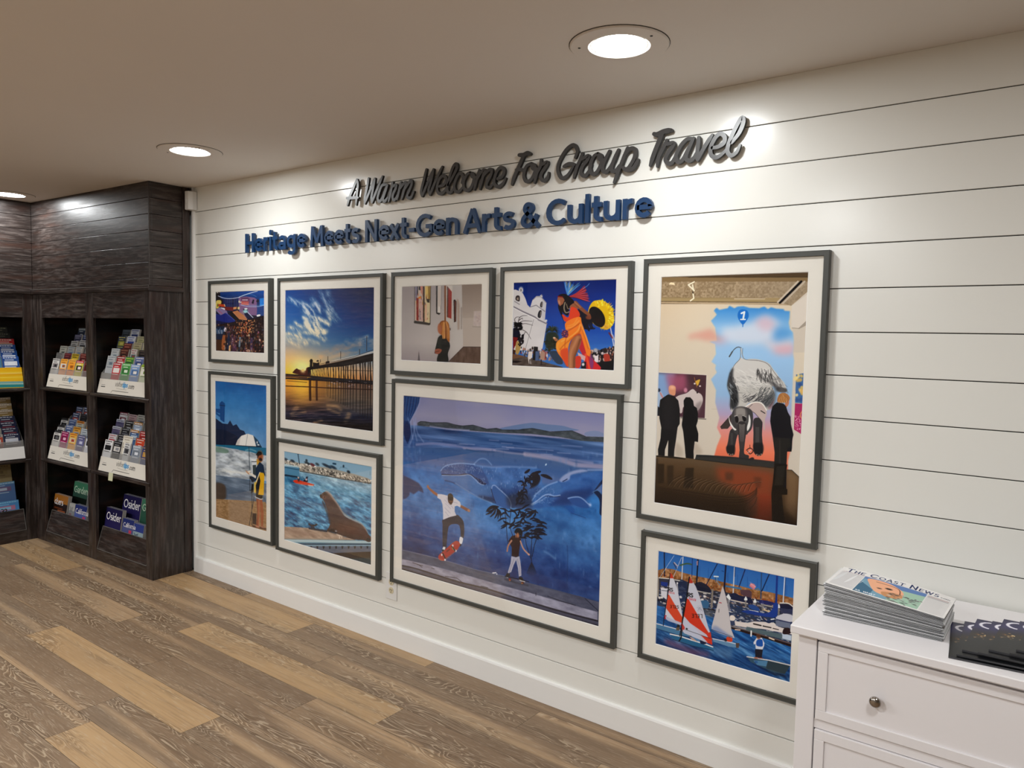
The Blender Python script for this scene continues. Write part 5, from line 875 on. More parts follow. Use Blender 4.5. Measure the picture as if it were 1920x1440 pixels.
    a.poly([(560, 1260), (720, 1450), (980, 1730), (560, 1560), (510, 1480)], 'c2c6d6', .95)
    a.line([(645, 550), (600, 900), (540, 1250), (500, 1640), (465, 1700)], 2.4, '12141f')
    a.view(1225, 1140, 7.111); a.line([(405, 0), (380, 220), (352, 375)], 1.8, '12141f'); a.poly([(400, 140), (700, 350), (770, 400), (700, 385), (385, 270)], 'c4c8d8', .95); a.poly([(700, 345), (760, 320), (775, 400), (735, 400)], 'cc3c2c'); a.poly([(385, 200), (420, 260), (415, 292), (380, 290)], 'c03c38', .9); a.dot(445, 278, 2, 1.6, '1c1c24'); a.line([(430, 290), (600, 350), (760, 408)], 1, '2c2c38', .8)
    a.view(1225, 1025, 9.6)
    a.text('RS', 615, 905, 72, '15151c', 1.9, (1, .12), (.05, -1)); a.text('feva', 632, 968, 58, 'c05868', .9, (1, .12), (.1, -1)); a.text('3737', 690, 1278, 66, '1a1216', 1.15, (1, .04), (0, -1), sp=1.2)
    for k in range(16): a.line([(760+R.rand()*110, 1060+R.rand()*120), (790+R.rand()*110, 1070+R.rand()*120)], .5, '7c8094', .6)
    sl = a.poly([(1243, 710), (1300, 900), (1350, 1150), (1400, 1500), (1460, 1650), (1180, 1560), (1045, 1480), (1050, 1430), (1150, 1050), (1200, 860)], 'c8c4c6'); a.poly([(1050, 1490), (1120, 1430), (1300, 1550), (1440, 1640), (1180, 1570)], '8898bc', .8, sm=True, soft=2); a.line([(1185, 1010), (1218, 1018)], 1.6, 'b03040'); a.line([(1178, 1130), (1176, 1185)], 1, '20202c')
    a.poly([(1305, 900), (1350, 860), (1390, 930), (1370, 980)], 'e4e8ec'); a.line([(1345, 960), (1360, 1150)], 3, '8c8c94'); a.view(1225, 1140, 7.111); a.line([(780, 290), (1050, 385)], .9, '2c3040', .8); a.line([(775, 290), (770, 400)], .8, '3c4050', .8)
    return a

def crop_rect(q): return q
PRINTS.update({
 'market': ([(403.8, 548.1), (494.8, 545.1), (495.1, 661.5), (404.9, 658.1)], (.272, .767, 1.430, 1.785), (.206, .836, 1.361, 1.852), art_market,
   'small framed photograph of a crowded street market at dusk with blue awnings'),
 'beach': ([(403.9, 714.2), (499.6, 723.6), (498.8, 995.3), (403.9, 969.7)], (.264, .788, .399, 1.244), (.199, .857, .328, 1.302), art_beach,
   'tall framed photograph of a person painting under a white umbrella on a beach'),
 'pier': ([(534.1, 544.1), (700.6, 539.4), (698.9, 808.6), (535.2, 786.8)], (.965, 1.680, 1.065, 1.782), (.904, 1.752, .999, 1.850), art_pier,
   'framed photograph of a pier at sunset with golden water and wispy clouds'),
 'seal': ([(532.9, 847.5), (696.4, 874.3), (695, 1057.4), (532.9, 1013.3)], (.957, 1.674, .382, .884), (.890, 1.737, .315, .952), art_seal,
   'framed photograph of a sea lion on a dock, below the sunset pier picture'),
 'gallery': ([(753.3, 537), (902.6, 533.6), (900.6, 682.7), (752.8, 674.1)], (1.878, 2.373, 1.430, 1.780), (1.811, 2.439, 1.359, 1.849), art_gallery,
   'framed photograph of a long haired person looking up at gallery paintings'),
 'dancer': ([(962.8, 531.6), (1154.7, 523.3), (1150.6, 693.7), (960.8, 685.8)], (2.550, 3.046, 1.430, 1.781), (2.483, 3.118, 1.361, 1.849), art_dancer,
   'framed photograph of a dancer in orange with a yellow feathered drum'),
 'whale': ([(758.3, 742.6), (1132.6, 774.7), (1122.5, 1172.9), (751, 1069.3)], (1.896, 3.010, .403, 1.258), (1.822, 3.087, .331, 1.336), art_whale,
   'largest framed photograph, two skateboarders in front of a blue whale mural'),
 'elephant': ([(1240.4, 520.4), (1515.1, 510.7), (1493.7, 986.4), (1226.3, 941.7)], (3.238, 3.763, .940, 1.783), (3.167, 3.830, .871, 1.852), art_elephant,
   'tall framed photograph of people before a mural of an upside down elephant'),
 'sail': ([(1234.5, 1033), (1488, 1086.3), (1480, 1279.5), (1229.3, 1206.8)], (3.262, 3.762, .400, .757), (3.191, 3.833, .331, .825), art_sail,
   'framed photograph of small sailing boats in a marina, partly behind the dresser'),
})
# ---------------------------------------------------------------- helpers
def tag(o, label=None, cat=None, group=None, kind=None):
    if label: o['label'] = label
    if cat: o['category'] = cat
    if group: o['group'] = group
    if kind: o['kind'] = kind
    return o
def empty(name, loc=(0, 0, 0), rz=0.0):
    o = bpy.data.objects.new(name, None); COL.objects.link(o); o.location = loc; o.rotation_euler = (0, 0, rz); o.empty_display_size = .05
    return o
def link(name, me, parent=None, loc=None, rot=None):
    o = bpy.data.objects.new(name, me); COL.objects.link(o)
    if parent: o.parent = parent
    if loc is not None: o.location = loc
    if rot is not None: o.rotation_euler = rot
    return o
class MB:
    """collects faces for ONE mesh"""
    def __init__(s): s.v = []; s.f = []; s.m = []; s.c = []
    def face(s, pts, mi=0, col=(1, 1, 1)):
        b = len(s.v); s.v += [tuple(p) for p in pts]; s.f.append(tuple(range(b, b+len(pts)))); s.m.append(mi); s.c.append(tuple(col))
    def box(s, x0, x1, y0, y1, z0, z1, mi=0, col=(1, 1, 1)):
        if x0 > x1: x0, x1 = x1, x0
        if y0 > y1: y0, y1 = y1, y0
        b = len(s.v)
        s.v += [(x0, y0, z0), (x1, y0, z0), (x1, y1, z0), (x0, y1, z0), (x0, y0, z1), (x1, y0, z1), (x1, y1, z1), (x0, y1, z1)]
        for q in ((0, 3, 2, 1), (4, 5, 6, 7), (0, 1, 5, 4), (1, 2, 6, 5), (2, 3, 7, 6), (3, 0, 4, 7)):
            s.f.append(tuple(b+i for i in q)); s.m.append(mi); s.c.append(tuple(col))
        return s
    def prism(s, poly, ax, a0, a1, mi=0, col=(1, 1, 1)):
        """closed polygon swept along an axis ('x','y' or 'z')"""
        def P(p, a): return {'x': (a, p[0], p[1]), 'y': (p[0], a, p[1]), 'z': (p[0], p[1], a)}[ax]
        n = len(poly); b = len(s.v)
        s.v += [P(p, a0) for p in poly]+[P(p, a1) for p in poly]
        for i in range(n):
            j = (i+1) % n; s.f.append((b+i, b+j, b+n+j, b+n+i)); s.m.append(mi); s.c.append(tuple(col))
        s.f.append(tuple(b+i for i in range(n))[::-1]); s.f.append(tuple(b+n+i for i in range(n))); s.m += [mi, mi]; s.c += [tuple(col)]*2
        return s
    def lathe(s, prof, cx, cy, cz, n=32, axis='z', mi=0, col=(1, 1, 1)):
        b = len(s.v)
        for r, h in prof:
            for k in range(n):
                t = 2*math.pi*k/n; a, c = r*math.cos(t), r*math.sin(t)
                s.v.append((cx+a, cy+c, cz+h) if axis == 'z' else (cx+a, cy+h, cz+c))
        for i in range(len(prof)-1):
            for k in range(n):
                j = (k+1) % n; s.f.append((b+i*n+k, b+i*n+j, b+(i+1)*n+j, b+(i+1)*n+k)); s.m.append(mi); s.c.append(tuple(col))
        return s
    def mesh(s, name, mats, smooth=False, recalc=True):
        me = bpy.data.meshes.new(name); me.from_pydata(s.v, [], s.f)
        for m in (mats if isinstance(mats, (list, tuple)) else [mats]): me.materials.append(m)
        me.polygons.foreach_set('material_index', s.m)
        ca = me.color_attributes.new('Col', 'FLOAT_COLOR', 'CORNER')
        arr = []
        for f, c in zip(s.f, s.c): arr += list(tuple(c)[:3]+(1.0,))*len(f)
        ca.data.foreach_set('color', arr)
        if recalc:
            import bmesh
            bm = bmesh.new(); bm.from_mesh(me); bmesh.ops.recalc_face_normals(bm, faces=bm.faces); bm.to_mesh(me); bm.free()
        if smooth: me.polygons.foreach_set('use_smooth', [True]*len(s.f))
        me.update(); return me
    def build(s, name, mats, parent=None, smooth=False, bevel=0, **k):
        o = link(name, s.mesh(name, mats, smooth), parent)
        if bevel:
            b = o.modifiers.new('bevel', 'BEVEL'); b.width = bevel; b.segments = 2; b.limit_method = 'ANGLE'; b.angle_limit = math.radians(40)
        return o
def lin(c):
    c = np.asarray(c, float); return np.where(c <= .04045, c/12.92, ((c+.055)/1.055)**2.4)
def hexl(h): return tuple(float(x) for x in lin(col3(h)))

# ---------------------------------------------------------------- materials
class NT:
    def __init__(s, name):
        s.m = bpy.data.materials.new(name); s.m.use_nodes = True; s.t = s.m.node_tree; s.b = s.t.nodes['Principled BSDF']; s.out = s.t.nodes['Material Output']
    def n(s, kind, **k):
        nd = s.t.nodes.new(kind)
        for a, v in k.items():
            if a == 'i':
                for key, val in v.items():
                    if hasattr(val, 'is_output'): s.t.links.new(val, nd.inputs[key])
                    else: nd.inputs[key].default_value = val
            else: setattr(nd, a, v)
        return nd
    def l(s, a, b): s.t.links.new(a, b)
    def math(s, op, a, b=0.0, c=None, clamp=False):
        i = {0: a, 1: b}
        if c is not None: i[2] = c
        return s.n('ShaderNodeMath', operation=op, use_clamp=clamp, i=i).outputs[0]
    def mix(s, f, a, b):
        nd = s.n('ShaderNodeMix', data_type='RGBA')
        for sock, v in ((nd.inputs[0], f), (nd.inputs[6], a), (nd.inputs[7], b)):
            if hasattr(v, 'is_output'): s.l(v, sock)
            else: sock.default_value = v if not isinstance(v, tuple) else (v+(1,))[:4]
        return nd.outputs[2]
    def obj(s, scale=(1, 1, 1), loc=(0, 0, 0)):
        tc = s.n('ShaderNodeTexCoord'); mp = s.n('ShaderNodeMapping'); s.l(tc.outputs['Object'], mp.inputs[0]); mp.inputs['Scale'].default_value = scale; mp.inputs['Location'].default_value = loc
        return mp.outputs[0]
    def noise(s, vec, sc=5, det=3, rough=.55, dist=0.0):
        return s.n('ShaderNodeTexNoise', i={'Vector': vec, 'Scale': sc, 'Detail': det, 'Roughness': rough, 'Distortion': dist}).outputs[0]
    def ramp(s, f, stops):
        r = s.n('ShaderNodeValToRGB'); s.l(f, r.inputs[0]); e = r.color_ramp.elements
        while len(e) < len(stops): e.new(.5)
        for el, (p, c) in zip(e, stops): el.position = p; el.color = (c+(1,))[:4] if isinstance(c, tuple) else (c, c, c, 1)
        return r.outputs[0]
    def bump(s, h, st=.2, d=.002):
        b = s.n('ShaderNodeBump', i={'Strength': st, 'Distance': d, 'Height': h}); s.l(b.outputs[0], s.b.inputs['Normal'])
def plain(name, c, rough=.5, metal=0, spec=.5, noise=.03, nsc=8):
    t = NT(name); v = t.obj(); n = t.noise(v, nsc, 3)
    c = np.array(c, float); t.l(t.mix(n, tuple(c*(1-noise)), tuple(np.minimum(c*(1+noise), 1))), t.b.inputs['Base Color'])
    t.b.inputs['Roughness'].default_value = rough; t.b.inputs['Metallic'].default_value = metal; t.b.inputs['Specular IOR Level'].default_value = spec
    return t.m
M = {}
t = NT('painted_shiplap'); v = t.obj(); n = t.noise(v, 1.3, 2); n2 = t.noise(t.obj((2, 2, 30)), 9, 3)
t.l(t.mix(n, (.80, .795, .75), (.835, .83, .785)), t.b.inputs['Base Color']); t.b.inputs['Roughness'].default_value = .23; t.b.inputs['Specular IOR Level'].default_value = .5; t.bump(n2, .06, .001); M['wall'] = t.m
M['plain_wall'] = plain('plain_wall_paint', (.36, .335, .30), .6)
M['ceiling'] = plain('ceiling_paint', (.74, .695, .65), .75, spec=.2, noise=.015, nsc=2)
M['trim'] = plain('trim_paint', (.83, .82, .80), .32, noise=.01)
# dark stained wood with a worn pale scumble, grain along the given axis
def dark_wood(name, sc, base=(.019, .0125, .0105), pale=(.20, .165, .15), k=1.0):
    t = NT(name); v = t.obj(sc); a = t.noise(v, 2.2, 6, .68, .35); b = t.noise(v, 9, 4, .6); g = t.noise(t.obj(), .9, 2)
    f = t.math('MULTIPLY', t.math('SUBTRACT', a, .46, clamp=True), 2.6*k, clamp=True); f = t.math('MULTIPLY', f, t.math('ADD', t.math('MULTIPLY', b, .9), .25), clamp=True)
    f = t.math('MULTIPLY', f, t.math('MULTIPLY', g, 1.7), clamp=True)
    c = t.mix(f, base, pale); rd = t.noise(t.obj(tuple(x*.6 for x in sc)), 1.5, 2); c = t.mix(t.math('MULTIPLY', t.math('SUBTRACT', rd, .5, clamp=True), 2.2, clamp=True), c, (.050, .020, .012))
    t.l(c, t.b.inputs['Base Color']); t.l(t.math('ADD', t.math('MULTIPLY', a, .28), .24), t.b.inputs['Roughness']); t.bump(a, .35, .0015); return t.m
M['wood_h'] = dark_wood('dark_wood_grain_across', (3.2, 3.2, 26))
M['wood_v'] = dark_wood('dark_wood_grain_upright', (22, 22, 2.2))
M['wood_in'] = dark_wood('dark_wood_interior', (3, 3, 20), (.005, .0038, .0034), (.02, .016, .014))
M['edge'] = plain('pale_edge', (.13, .12, .11), .4)
M['frame'] = plain('grey_frame_paint', (.056, .058, .052), .42, noise=.05)
M['mat'] = plain('mat_board', (.90, .87, .80), .8, spec=.15, noise=.012, nsc=60)
M['bevel'] = plain('mat_bevel', (.93, .92, .90), .7)
M['charcoal'] = plain('charcoal_letter', (.052, .050, .050), .33, spec=.55)
M['charcoal_side'] = plain('charcoal_letter_side', (.012, .011, .011), .5)
M['blue'] = plain('blue_letter', (.0035, .037, .118), .45)
M['dresser'] = plain('white_lacquer', (.84, .81, .82), .36, noise=.008)
M['nickel'] = plain('polished_nickel', (.36, .33, .30), .16, metal=1)
M['white_plastic'] = plain('white_plastic', (.75, .74, .72), .35)
M['outlet_face'] = plain('ivory_plastic', (.66, .58, .40), .4); M['slot'] = plain('dark_slot', (.012, .01, .01), .7)
M['gap'] = plain('dark_gap', (.02, .017, .014), .8)
M['metal_trim'] = plain('light_trim_paint', (.62, .57, .51), .5)
def attr_mat(name, rough=.4, spec=.5, bump=False):
    t = NT(name); a = t.n('ShaderNodeVertexColor', layer_name='Col'); nz = t.noise(t.obj(), 400, 1)
    t.l(a.outputs[0], t.b.inputs['Base Color']); t.b.inputs['Roughness'].default_value = rough; t.b.inputs['Specular IOR Level'].default_value = spec; return t.m
M['photo'] = attr_mat('photographic_print', .6, .08); M['print'] = attr_mat('printed_paper', .42, .4); M['news'] = attr_mat('newsprint', .8, .15); M['gloss'] = attr_mat('glossy_cover', .36, .3)
def glass(name, tint=(1, 1, 1), refl=1.0, rough=.0, body=0.0, bodyc=(.8, .8, .8)):
    t = NT(name); tr = t.n('ShaderNodeBsdfTransparent', i={'Color': tint+(1,)}); gl = t.n('ShaderNodeBsdfGlossy', i={'Color': (1, 1, 1, 1), 'Roughness': rough}); fr = t.n('ShaderNodeFresnel', i={'IOR': 1.5})
    mx = t.n('ShaderNodeMixShader'); t.l(t.math('MULTIPLY', fr.outputs[0], refl), mx.inputs[0]); t.l(tr.outputs[0], mx.inputs[1]); t.l(gl.outputs[0], mx.inputs[2]); o = mx.outputs[0]
    if body: d = t.n('ShaderNodeBsdfDiffuse', i={'Color': bodyc+(1,)}); m2 = t.n('ShaderNodeMixShader', i={0: body}); t.l(o, m2.inputs[1]); t.l(d.outputs[0], m2.inputs[2]); o = m2.outputs[0]
    t.l(o, t.out.inputs[0]); return t.m
M['glass'] = glass('picture_glass', refl=.22); M['acrylic'] = glass('clear_acrylic', (.92, .92, .92), 1.0, .08, .22, (.62, .6, .57))
t = NT('lamp_lens'); t.b.inputs['Base Color'].default_value = (.9, .9, .9, 1); t.b.inputs['Emission Color'].default_value = LIGHT_COL+(1,); t.b.inputs['Emission Strength'].default_value = 30; M['lens'] = t.m
# vinyl plank floor: the two tones and a per-plank random number ride on the colour attribute
t = NT('plank_floor'); at = t.n('ShaderNodeVertexColor', layer_name='Col'); sp = t.n('ShaderNodeSeparateColor'); t.l(at.outputs[0], sp.inputs[0]); rid, tan_, loc_ = sp.outputs[0], sp.outputs[1], sp.outputs[2]
tc = t.n('ShaderNodeTexCoord'); sx = t.n('ShaderNodeSeparateXYZ'); t.l(tc.outputs['Object'], sx.inputs[0]); X_, Y_ = sx.outputs[0], sx.outputs[1]
def pvec(kx, ky, ox=37.0):
    return t.n('ShaderNodeCombineXYZ', i={0: t.math('MULTIPLY_ADD', X_, kx, t.math('MULTIPLY', rid, ox)), 1: t.math('MULTIPLY_ADD', Y_, ky, t.math('MULTIPLY', rid, 91.0)), 2: t.math('MULTIPLY', rid, 13.0)}).outputs[0]
n1 = t.noise(pvec(1.0, 6.5), 2.1, 2.5, .5, .55); ring = t.math('FRACT', t.math('MULTIPLY', n1, 19.0)); cath = t.math('MULTIPLY', t.math('SUBTRACT', t.noise(pvec(.7, 5.0, 11.0), 2.0, 1), .47, clamp=True), 9.0, clamp=True)
pale = t.math('MULTIPLY', t.math('GREATER_THAN', ring, .80), cath); darkr = t.math('MULTIPLY', t.math('LESS_THAN', t.math('ABSOLUTE', t.math('SUBTRACT', ring, .5)), .26), cath)
fib = t.noise(pvec(3.0, 150.0), 1.0, 3, .6); pore = t.noise(pvec(14.0, 190.0), 1.0, 2, .6); big = t.noise(pvec(.9, 4.5, 23.0), 1.7, 3, .6); side = t.noise(pvec(.35, 9.0, 5.0), 1.2, 1)
base = t.mix(t.math('MULTIPLY', big, 1.25, clamp=True), (.125, .072, .038), (.28, .188, .113))
base = t.mix(t.math('MULTIPLY', t.math('SUBTRACT', side, .53, clamp=True), 7.0, clamp=True), base, (.40, .265, .15))
tanc = t.mix(big, (.345, .205, .097), (.53, .35, .178)); c = t.mix(tan_, base, tanc)
gy = t.math('MULTIPLY', t.math('SUBTRACT', t.noise(pvec(.8, 3.0, 71.0), 1.1, 2), .55, clamp=True), 4.0, clamp=True); c = t.mix(t.math('MULTIPLY', gy, .4), c, (.20, .165, .125))
c = t.mix(t.math('MULTIPLY', darkr, .42), c, (.105, .062, .032)); c = t.mix(t.math('MULTIPLY', pale, .55), c, (.52, .41, .28))
c = t.mix(t.math('MULTIPLY', t.math('SUBTRACT', fib, .5, clamp=True), 1.6, clamp=True), c, (.105, .065, .036)); c = t.mix(t.math('MULTIPLY', t.math('SUBTRACT', pore, .56, clamp=True), 2.4, clamp=True), c, (.50, .41, .30))
t.l(c, t.b.inputs['Base Color']); t.l(t.math('ADD', t.math('MULTIPLY', fib, .2), .38), t.b.inputs['Roughness']); t.b.inputs['Specular IOR Level'].default_value = .35; t.bump(fib, .12, .0008); M['floor'] = t.m

# ---------------------------------------------------------------- room shell
XL, XR, YF = -1.9, 7.4, -6.2
mb = MB(); PW, PL = .171, 1.478
JO = {0: .640, 1: 1.301, 2: .218, 3: .850, 4: .50, 5: 1.12, 6: .326, 7: -.15, 8: 1.450, 9: .70, 10: .1}
TAN = {(0, 0): .85, (1, -1): 1, (3, 0): 1, (3, -2): .9, (6, 0): 1, (8, 0): .9, (5, -3): .7, (9, 1): .7, (2, 2): .5, (7, 2): .6, (4, 1): .18, (2, -1): .15}
for row in range(0, 37):
    y1 = 0.0 if row == 0 else -.078-PW*(row-1); y0 = -.078-PW*row; j0 = JO.get(row, (row*.617) % PL)
    if y1 < YF: break
    for k in range(-3, 6):
        xa = j0+k*PL; xb = xa+PL
        if xb < XL or xa > XR: continue
        r = random.Random(row*100+k); tn = TAN.get((row, k), (r.choice([0, 0, 0, .15, 0, .75]) if row > 9 else 0)); col = (r.random(), tn, 0)
        x0 = max(xa, XL)+.0006; x1_ = min(xb, XR)-.0006; a, b = max(y0, YF)+.0006, y1-.0006
        mb.face([(x0, a, 0), (x1_, a, 0), (x1_, b, 0), (x0, b, 0)], 0, col)
mb.face([(XL, YF, -.0012), (XR, YF, -.0012), (XR, 0.05, -.0012), (XL, .05, -.0012)], 1)
mb.box(XL, XR, YF, .05, -.06, -.002, 1)
floor = tag(mb.build('floor', [M['floor'], M['gap']]), kind='structure')
mb = MB().box(XL-.1, XR+.1, YF-.1, .15, CEIL, CEIL+.1); tag(mb.build('ceiling', M['ceiling']), kind='structure')
# shiplap: boards with a real 3 mm reveal between them
mb = MB(); G0, GS = 1.8694, .14
zs = [0.0]+[G0+i*GS for i in range(-12, 4) if G0+i*GS < CEIL]+[CEIL]
for a, b in zip(zs[:-1], zs[1:]):
    z0 = a+(.0016 if a > 0 else 0); z1 = b-(.0016 if b < CEIL else 0)
    mb.prism([(.02, z0), (.001, z0), (0.0, z0+.0012), (0.0, z1-.0012), (.001, z1), (.02, z1)], 'x', 0.0, XR)
mb.box(0, XR, .007, .12, 0, CEIL, 1); mb.box(XL, 0, .02, .12, 0, CEIL, 0)
tag(mb.build('wall_back', [M['wall'], M['gap']]), kind='structure')
tag(MB().box(XL-.1, XL, YF, .12, 0, CEIL).build('wall_left', M['wood_h']), kind='structure')
tag(MB().box(XR, XR+.1, YF, .12, 0, CEIL).build('wall_right', M['plain_wall']), kind='structure')
# wall behind the camera, with a pair of panelled white doors (they mirror in the picture glass)
tag(MB().box(XL-.1, XR+.1, YF-.1, YF, 0, CEIL).build('wall_front', M['plain_wall']), kind='structure')
mb = MB(); mb.prism([(.003, 0), (-.014, 0), (-.014, .092), (-.011, .1), (0, .1), (.003, .1)], 'x', .019, XR)
tag(mb.build('baseboard_back', M['trim'], bevel=.0012), kind='structure')
tag(MB().box(.0, .019, -.014, .003, 0, 2.44).build('trim_1', M['trim'], bevel=.001), kind='structure')

# ---------------------------------------------------------------- downlights
def downlight(x, y, big, label, group):
    root = tag(empty('recessed_light', (x, y, CEIL)), label, 'ceiling light', group)
    R = .15 if not big else .2; r = .082 if not big else .15
    mb = MB(); mb.lathe([(R, .0), (R, -.003), (R-.004, -.006), (r+.012, -.006), (r+.006, -.002), (r, -.002)], 0, 0, 0, 48); mb.build('trim_ring', M['ceiling'], root, smooth=False)
    mb = MB(); mb.lathe([(R+.002, .0), (R+.002, -.0012), (R, -.0012)], 0, 0, 0, 48); mb.build('shadow_gap', M['gap'], root)
    mb = MB(); mb.lathe([(r, -.002), (r-.004, -.0045), (0.0005, -.0055)], 0, 0, 0, 40); mb.build('lens', M['lens'], root)
    for an in (210, 350):
        mb = MB(); mb.lathe([(.0042, -.0058), (.0042, -.0072), (.0004, -.0075)], (r+.038)*math.cos(math.radians(an)), (r+.038)*math.sin(math.radians(an)), 0, 10); mb.build('screw', M['slot'], root)
    ld = bpy.data.lights.new('lamp', 'AREA'); lo = bpy.data.objects.new('lamp', ld); COL.objects.link(lo); lo.parent = root; lo.location = (0, 0, -.012)
    ld.color = LIGHT_COL; ld.shape = 'DISK'; ld.size = .28 if big else .15; ld.energy = (ROOM_W if y < -2 else .30*ROOM_W) if big else SPOT_W
    return root
names = ['round recessed ceiling light nearest the camera, above the white lettering wall at the right', 'round recessed ceiling light in the middle of the row of three, left of the sign', 'round recessed ceiling light cut by the left edge, over the dark display cabinets']
for (x, y), n_ in zip(DOWN, names): downlight(x, y, False, n_, 'recessed lights along the picture wall')
for i, (x, y) in enumerate(BACK): downlight(x, y, True, 'round ceiling light above the view, in front of the dresser' if i == 0 else 'round ceiling light behind the camera, %s of the %s row' % (('first', 'second', 'third')[(i-1) % 3], 'nearer' if i < 4 else 'further'), 'ceiling lights behind the camera')

# ---------------------------------------------------------------- framed photographs
def raster_mesh(name, art, P0, ux, uy, mat, gain=1.0, nrm=None):
    """a flat sheet carrying the painted colours, one vertex per sample"""
    H, W = art.H, art.W
    P0 = np.array(P0, float); ux = np.array(ux, float); uy = np.array(uy, float)
    jx, jy = np.meshgrid(np.linspace(0, 1, W), np.linspace(0, 1, H))
    co = P0+jx[..., None]*ux+jy[..., None]*uy
    return grid_mesh(name, co.reshape(-1, 3), W, H, lin(np.clip(art.a, 0, 1))**TONE*gain, mat)
def grid_mesh(name, co, W, H, colr, mat):
    idx = np.arange(W*H).reshape(H, W)
    q = np.stack([idx[1:, :-1], idx[1:, 1:], idx[:-1, 1:], idx[:-1, :-1]], -1).reshape(-1, 4)
    me = bpy.data.meshes.new(name); me.vertices.add(W*H); me.vertices.foreach_set('co', co.astype(np.float32).ravel())
    me.loops.add(q.size); me.loops.foreach_set('vertex_index', q.astype(np.int32).ravel())
    me.polygons.add(len(q)); me.polygons.foreach_set('loop_start', np.arange(0, q.size, 4, dtype=np.int32)); me.polygons.foreach_set('loop_total', np.full(len(q), 4, dtype=np.int32))
    me.update(calc_edges=True)
    ca = me.color_attributes.new('Col', 'FLOAT_COLOR', 'POINT'); rgba = np.ones((W*H, 4), np.float32); rgba[:, :3] = np.clip(colr, 0, 1).reshape(-1, 3); ca.data.foreach_set('color', rgba.ravel())
    me.materials.append(mat); me.polygons.foreach_set('use_smooth', np.ones(len(q), bool)); me.validate(); return me
FD, RW = .0268, .0175       # frame depth and face width
for key, (quad, (a0, a1, b0, b1), (x0, x1, z0, z1), fn, label) in PRINTS.items():
    root = tag(empty('framed_photograph', ((x0+x1)/2, 0, (z0+z1)/2)), label, 'framed picture', 'framed photographs on the shiplap wall')
    cx, cz = (x0+x1)/2, (z0+z1)/2; X0, X1, Z0, Z1 = x0-cx, x1-cx, z0-cz, z1-cz; A0, A1, B0, B1 = a0-cx, a1-cx, b0-cz, b1-cz
    mb = MB()      # four mitred rails
    o_ = [(X0, Z0), (X1, Z0), (X1, Z1), (X0, Z1)]; i_ = [(X0+RW, Z0+RW), (X1-RW, Z0+RW), (X1-RW, Z1-RW), (X0+RW, Z1-RW)]
    for k in range(4):
        j = (k+1) % 4
        ob, oe, ib, ie = o_[k], o_[j], i_[k], i_[j]
        f = lambda p, y: (p[0], y, p[1])
        mb.face([f(ob, -FD), f(oe, -FD), f(ie, -FD), f(ib, -FD)]); mb.face([f(ob, -.0015), f(oe, -.0015), f(oe, -FD), f(ob, -FD)]); mb.face([f(ib, -FD), f(ie, -FD), f(ie, -.0015), f(ib, -.0015)]); mb.face([f(ib, -.0015), f(ie, -.0015), f(oe, -.0015), f(ob, -.0015)])
    fo = mb.build('frame', M['frame'], root)
    b = fo.modifiers.new('weld', 'WELD'); b.merge_threshold = .0001; b = fo.modifiers.new('bevel', 'BEVEL'); b.width = .0012; b.segments = 2; b.limit_method = 'ANGLE'
    MY = -.0185; bw = .0022
    mb = MB(); ins = [(X0+RW, Z0+RW), (X1-RW, Z0+RW), (X1-RW, Z1-RW), (X0+RW, Z1-RW)]; wn = [(A0-bw, B0-bw), (A1+bw, B0-bw), (A1+bw, B1+bw), (A0-bw, B1+bw)]; wi = [(A0, B0), (A1, B0), (A1, B1), (A0, B1)]
    for k in range(4):
        j = (k+1) % 4
        mb.face([(ins[k][0], MY, ins[k][1]), (ins[j][0], MY, ins[j][1]), (wn[j][0], MY, wn[j][1]), (wn[k][0], MY, wn[k][1])], 0)
        mb.face([(wn[k][0], MY, wn[k][1]), (wn[j][0], MY, wn[j][1]), (wi[j][0], MY+.0022, wi[j][1]), (wi[k][0], MY+.0022, wi[k][1])], 1)
    mb.build('mat_board', [M['mat'], M['bevel']], root)
    art = fn(quad); me = raster_mesh('print', art, (A0-.0005, MY+.0024, B1+.0005), (A1-A0+.001, 0, 0), (0, 0, B0-B1-.001), M['photo'], PRINT_GAIN); link('print', me, root)
    MB().box(X0+RW-.001, X1-RW+.001, MY-.0042, MY-.0022, Z0+RW-.001, Z1-RW+.001).build('glass', M['glass'], root)

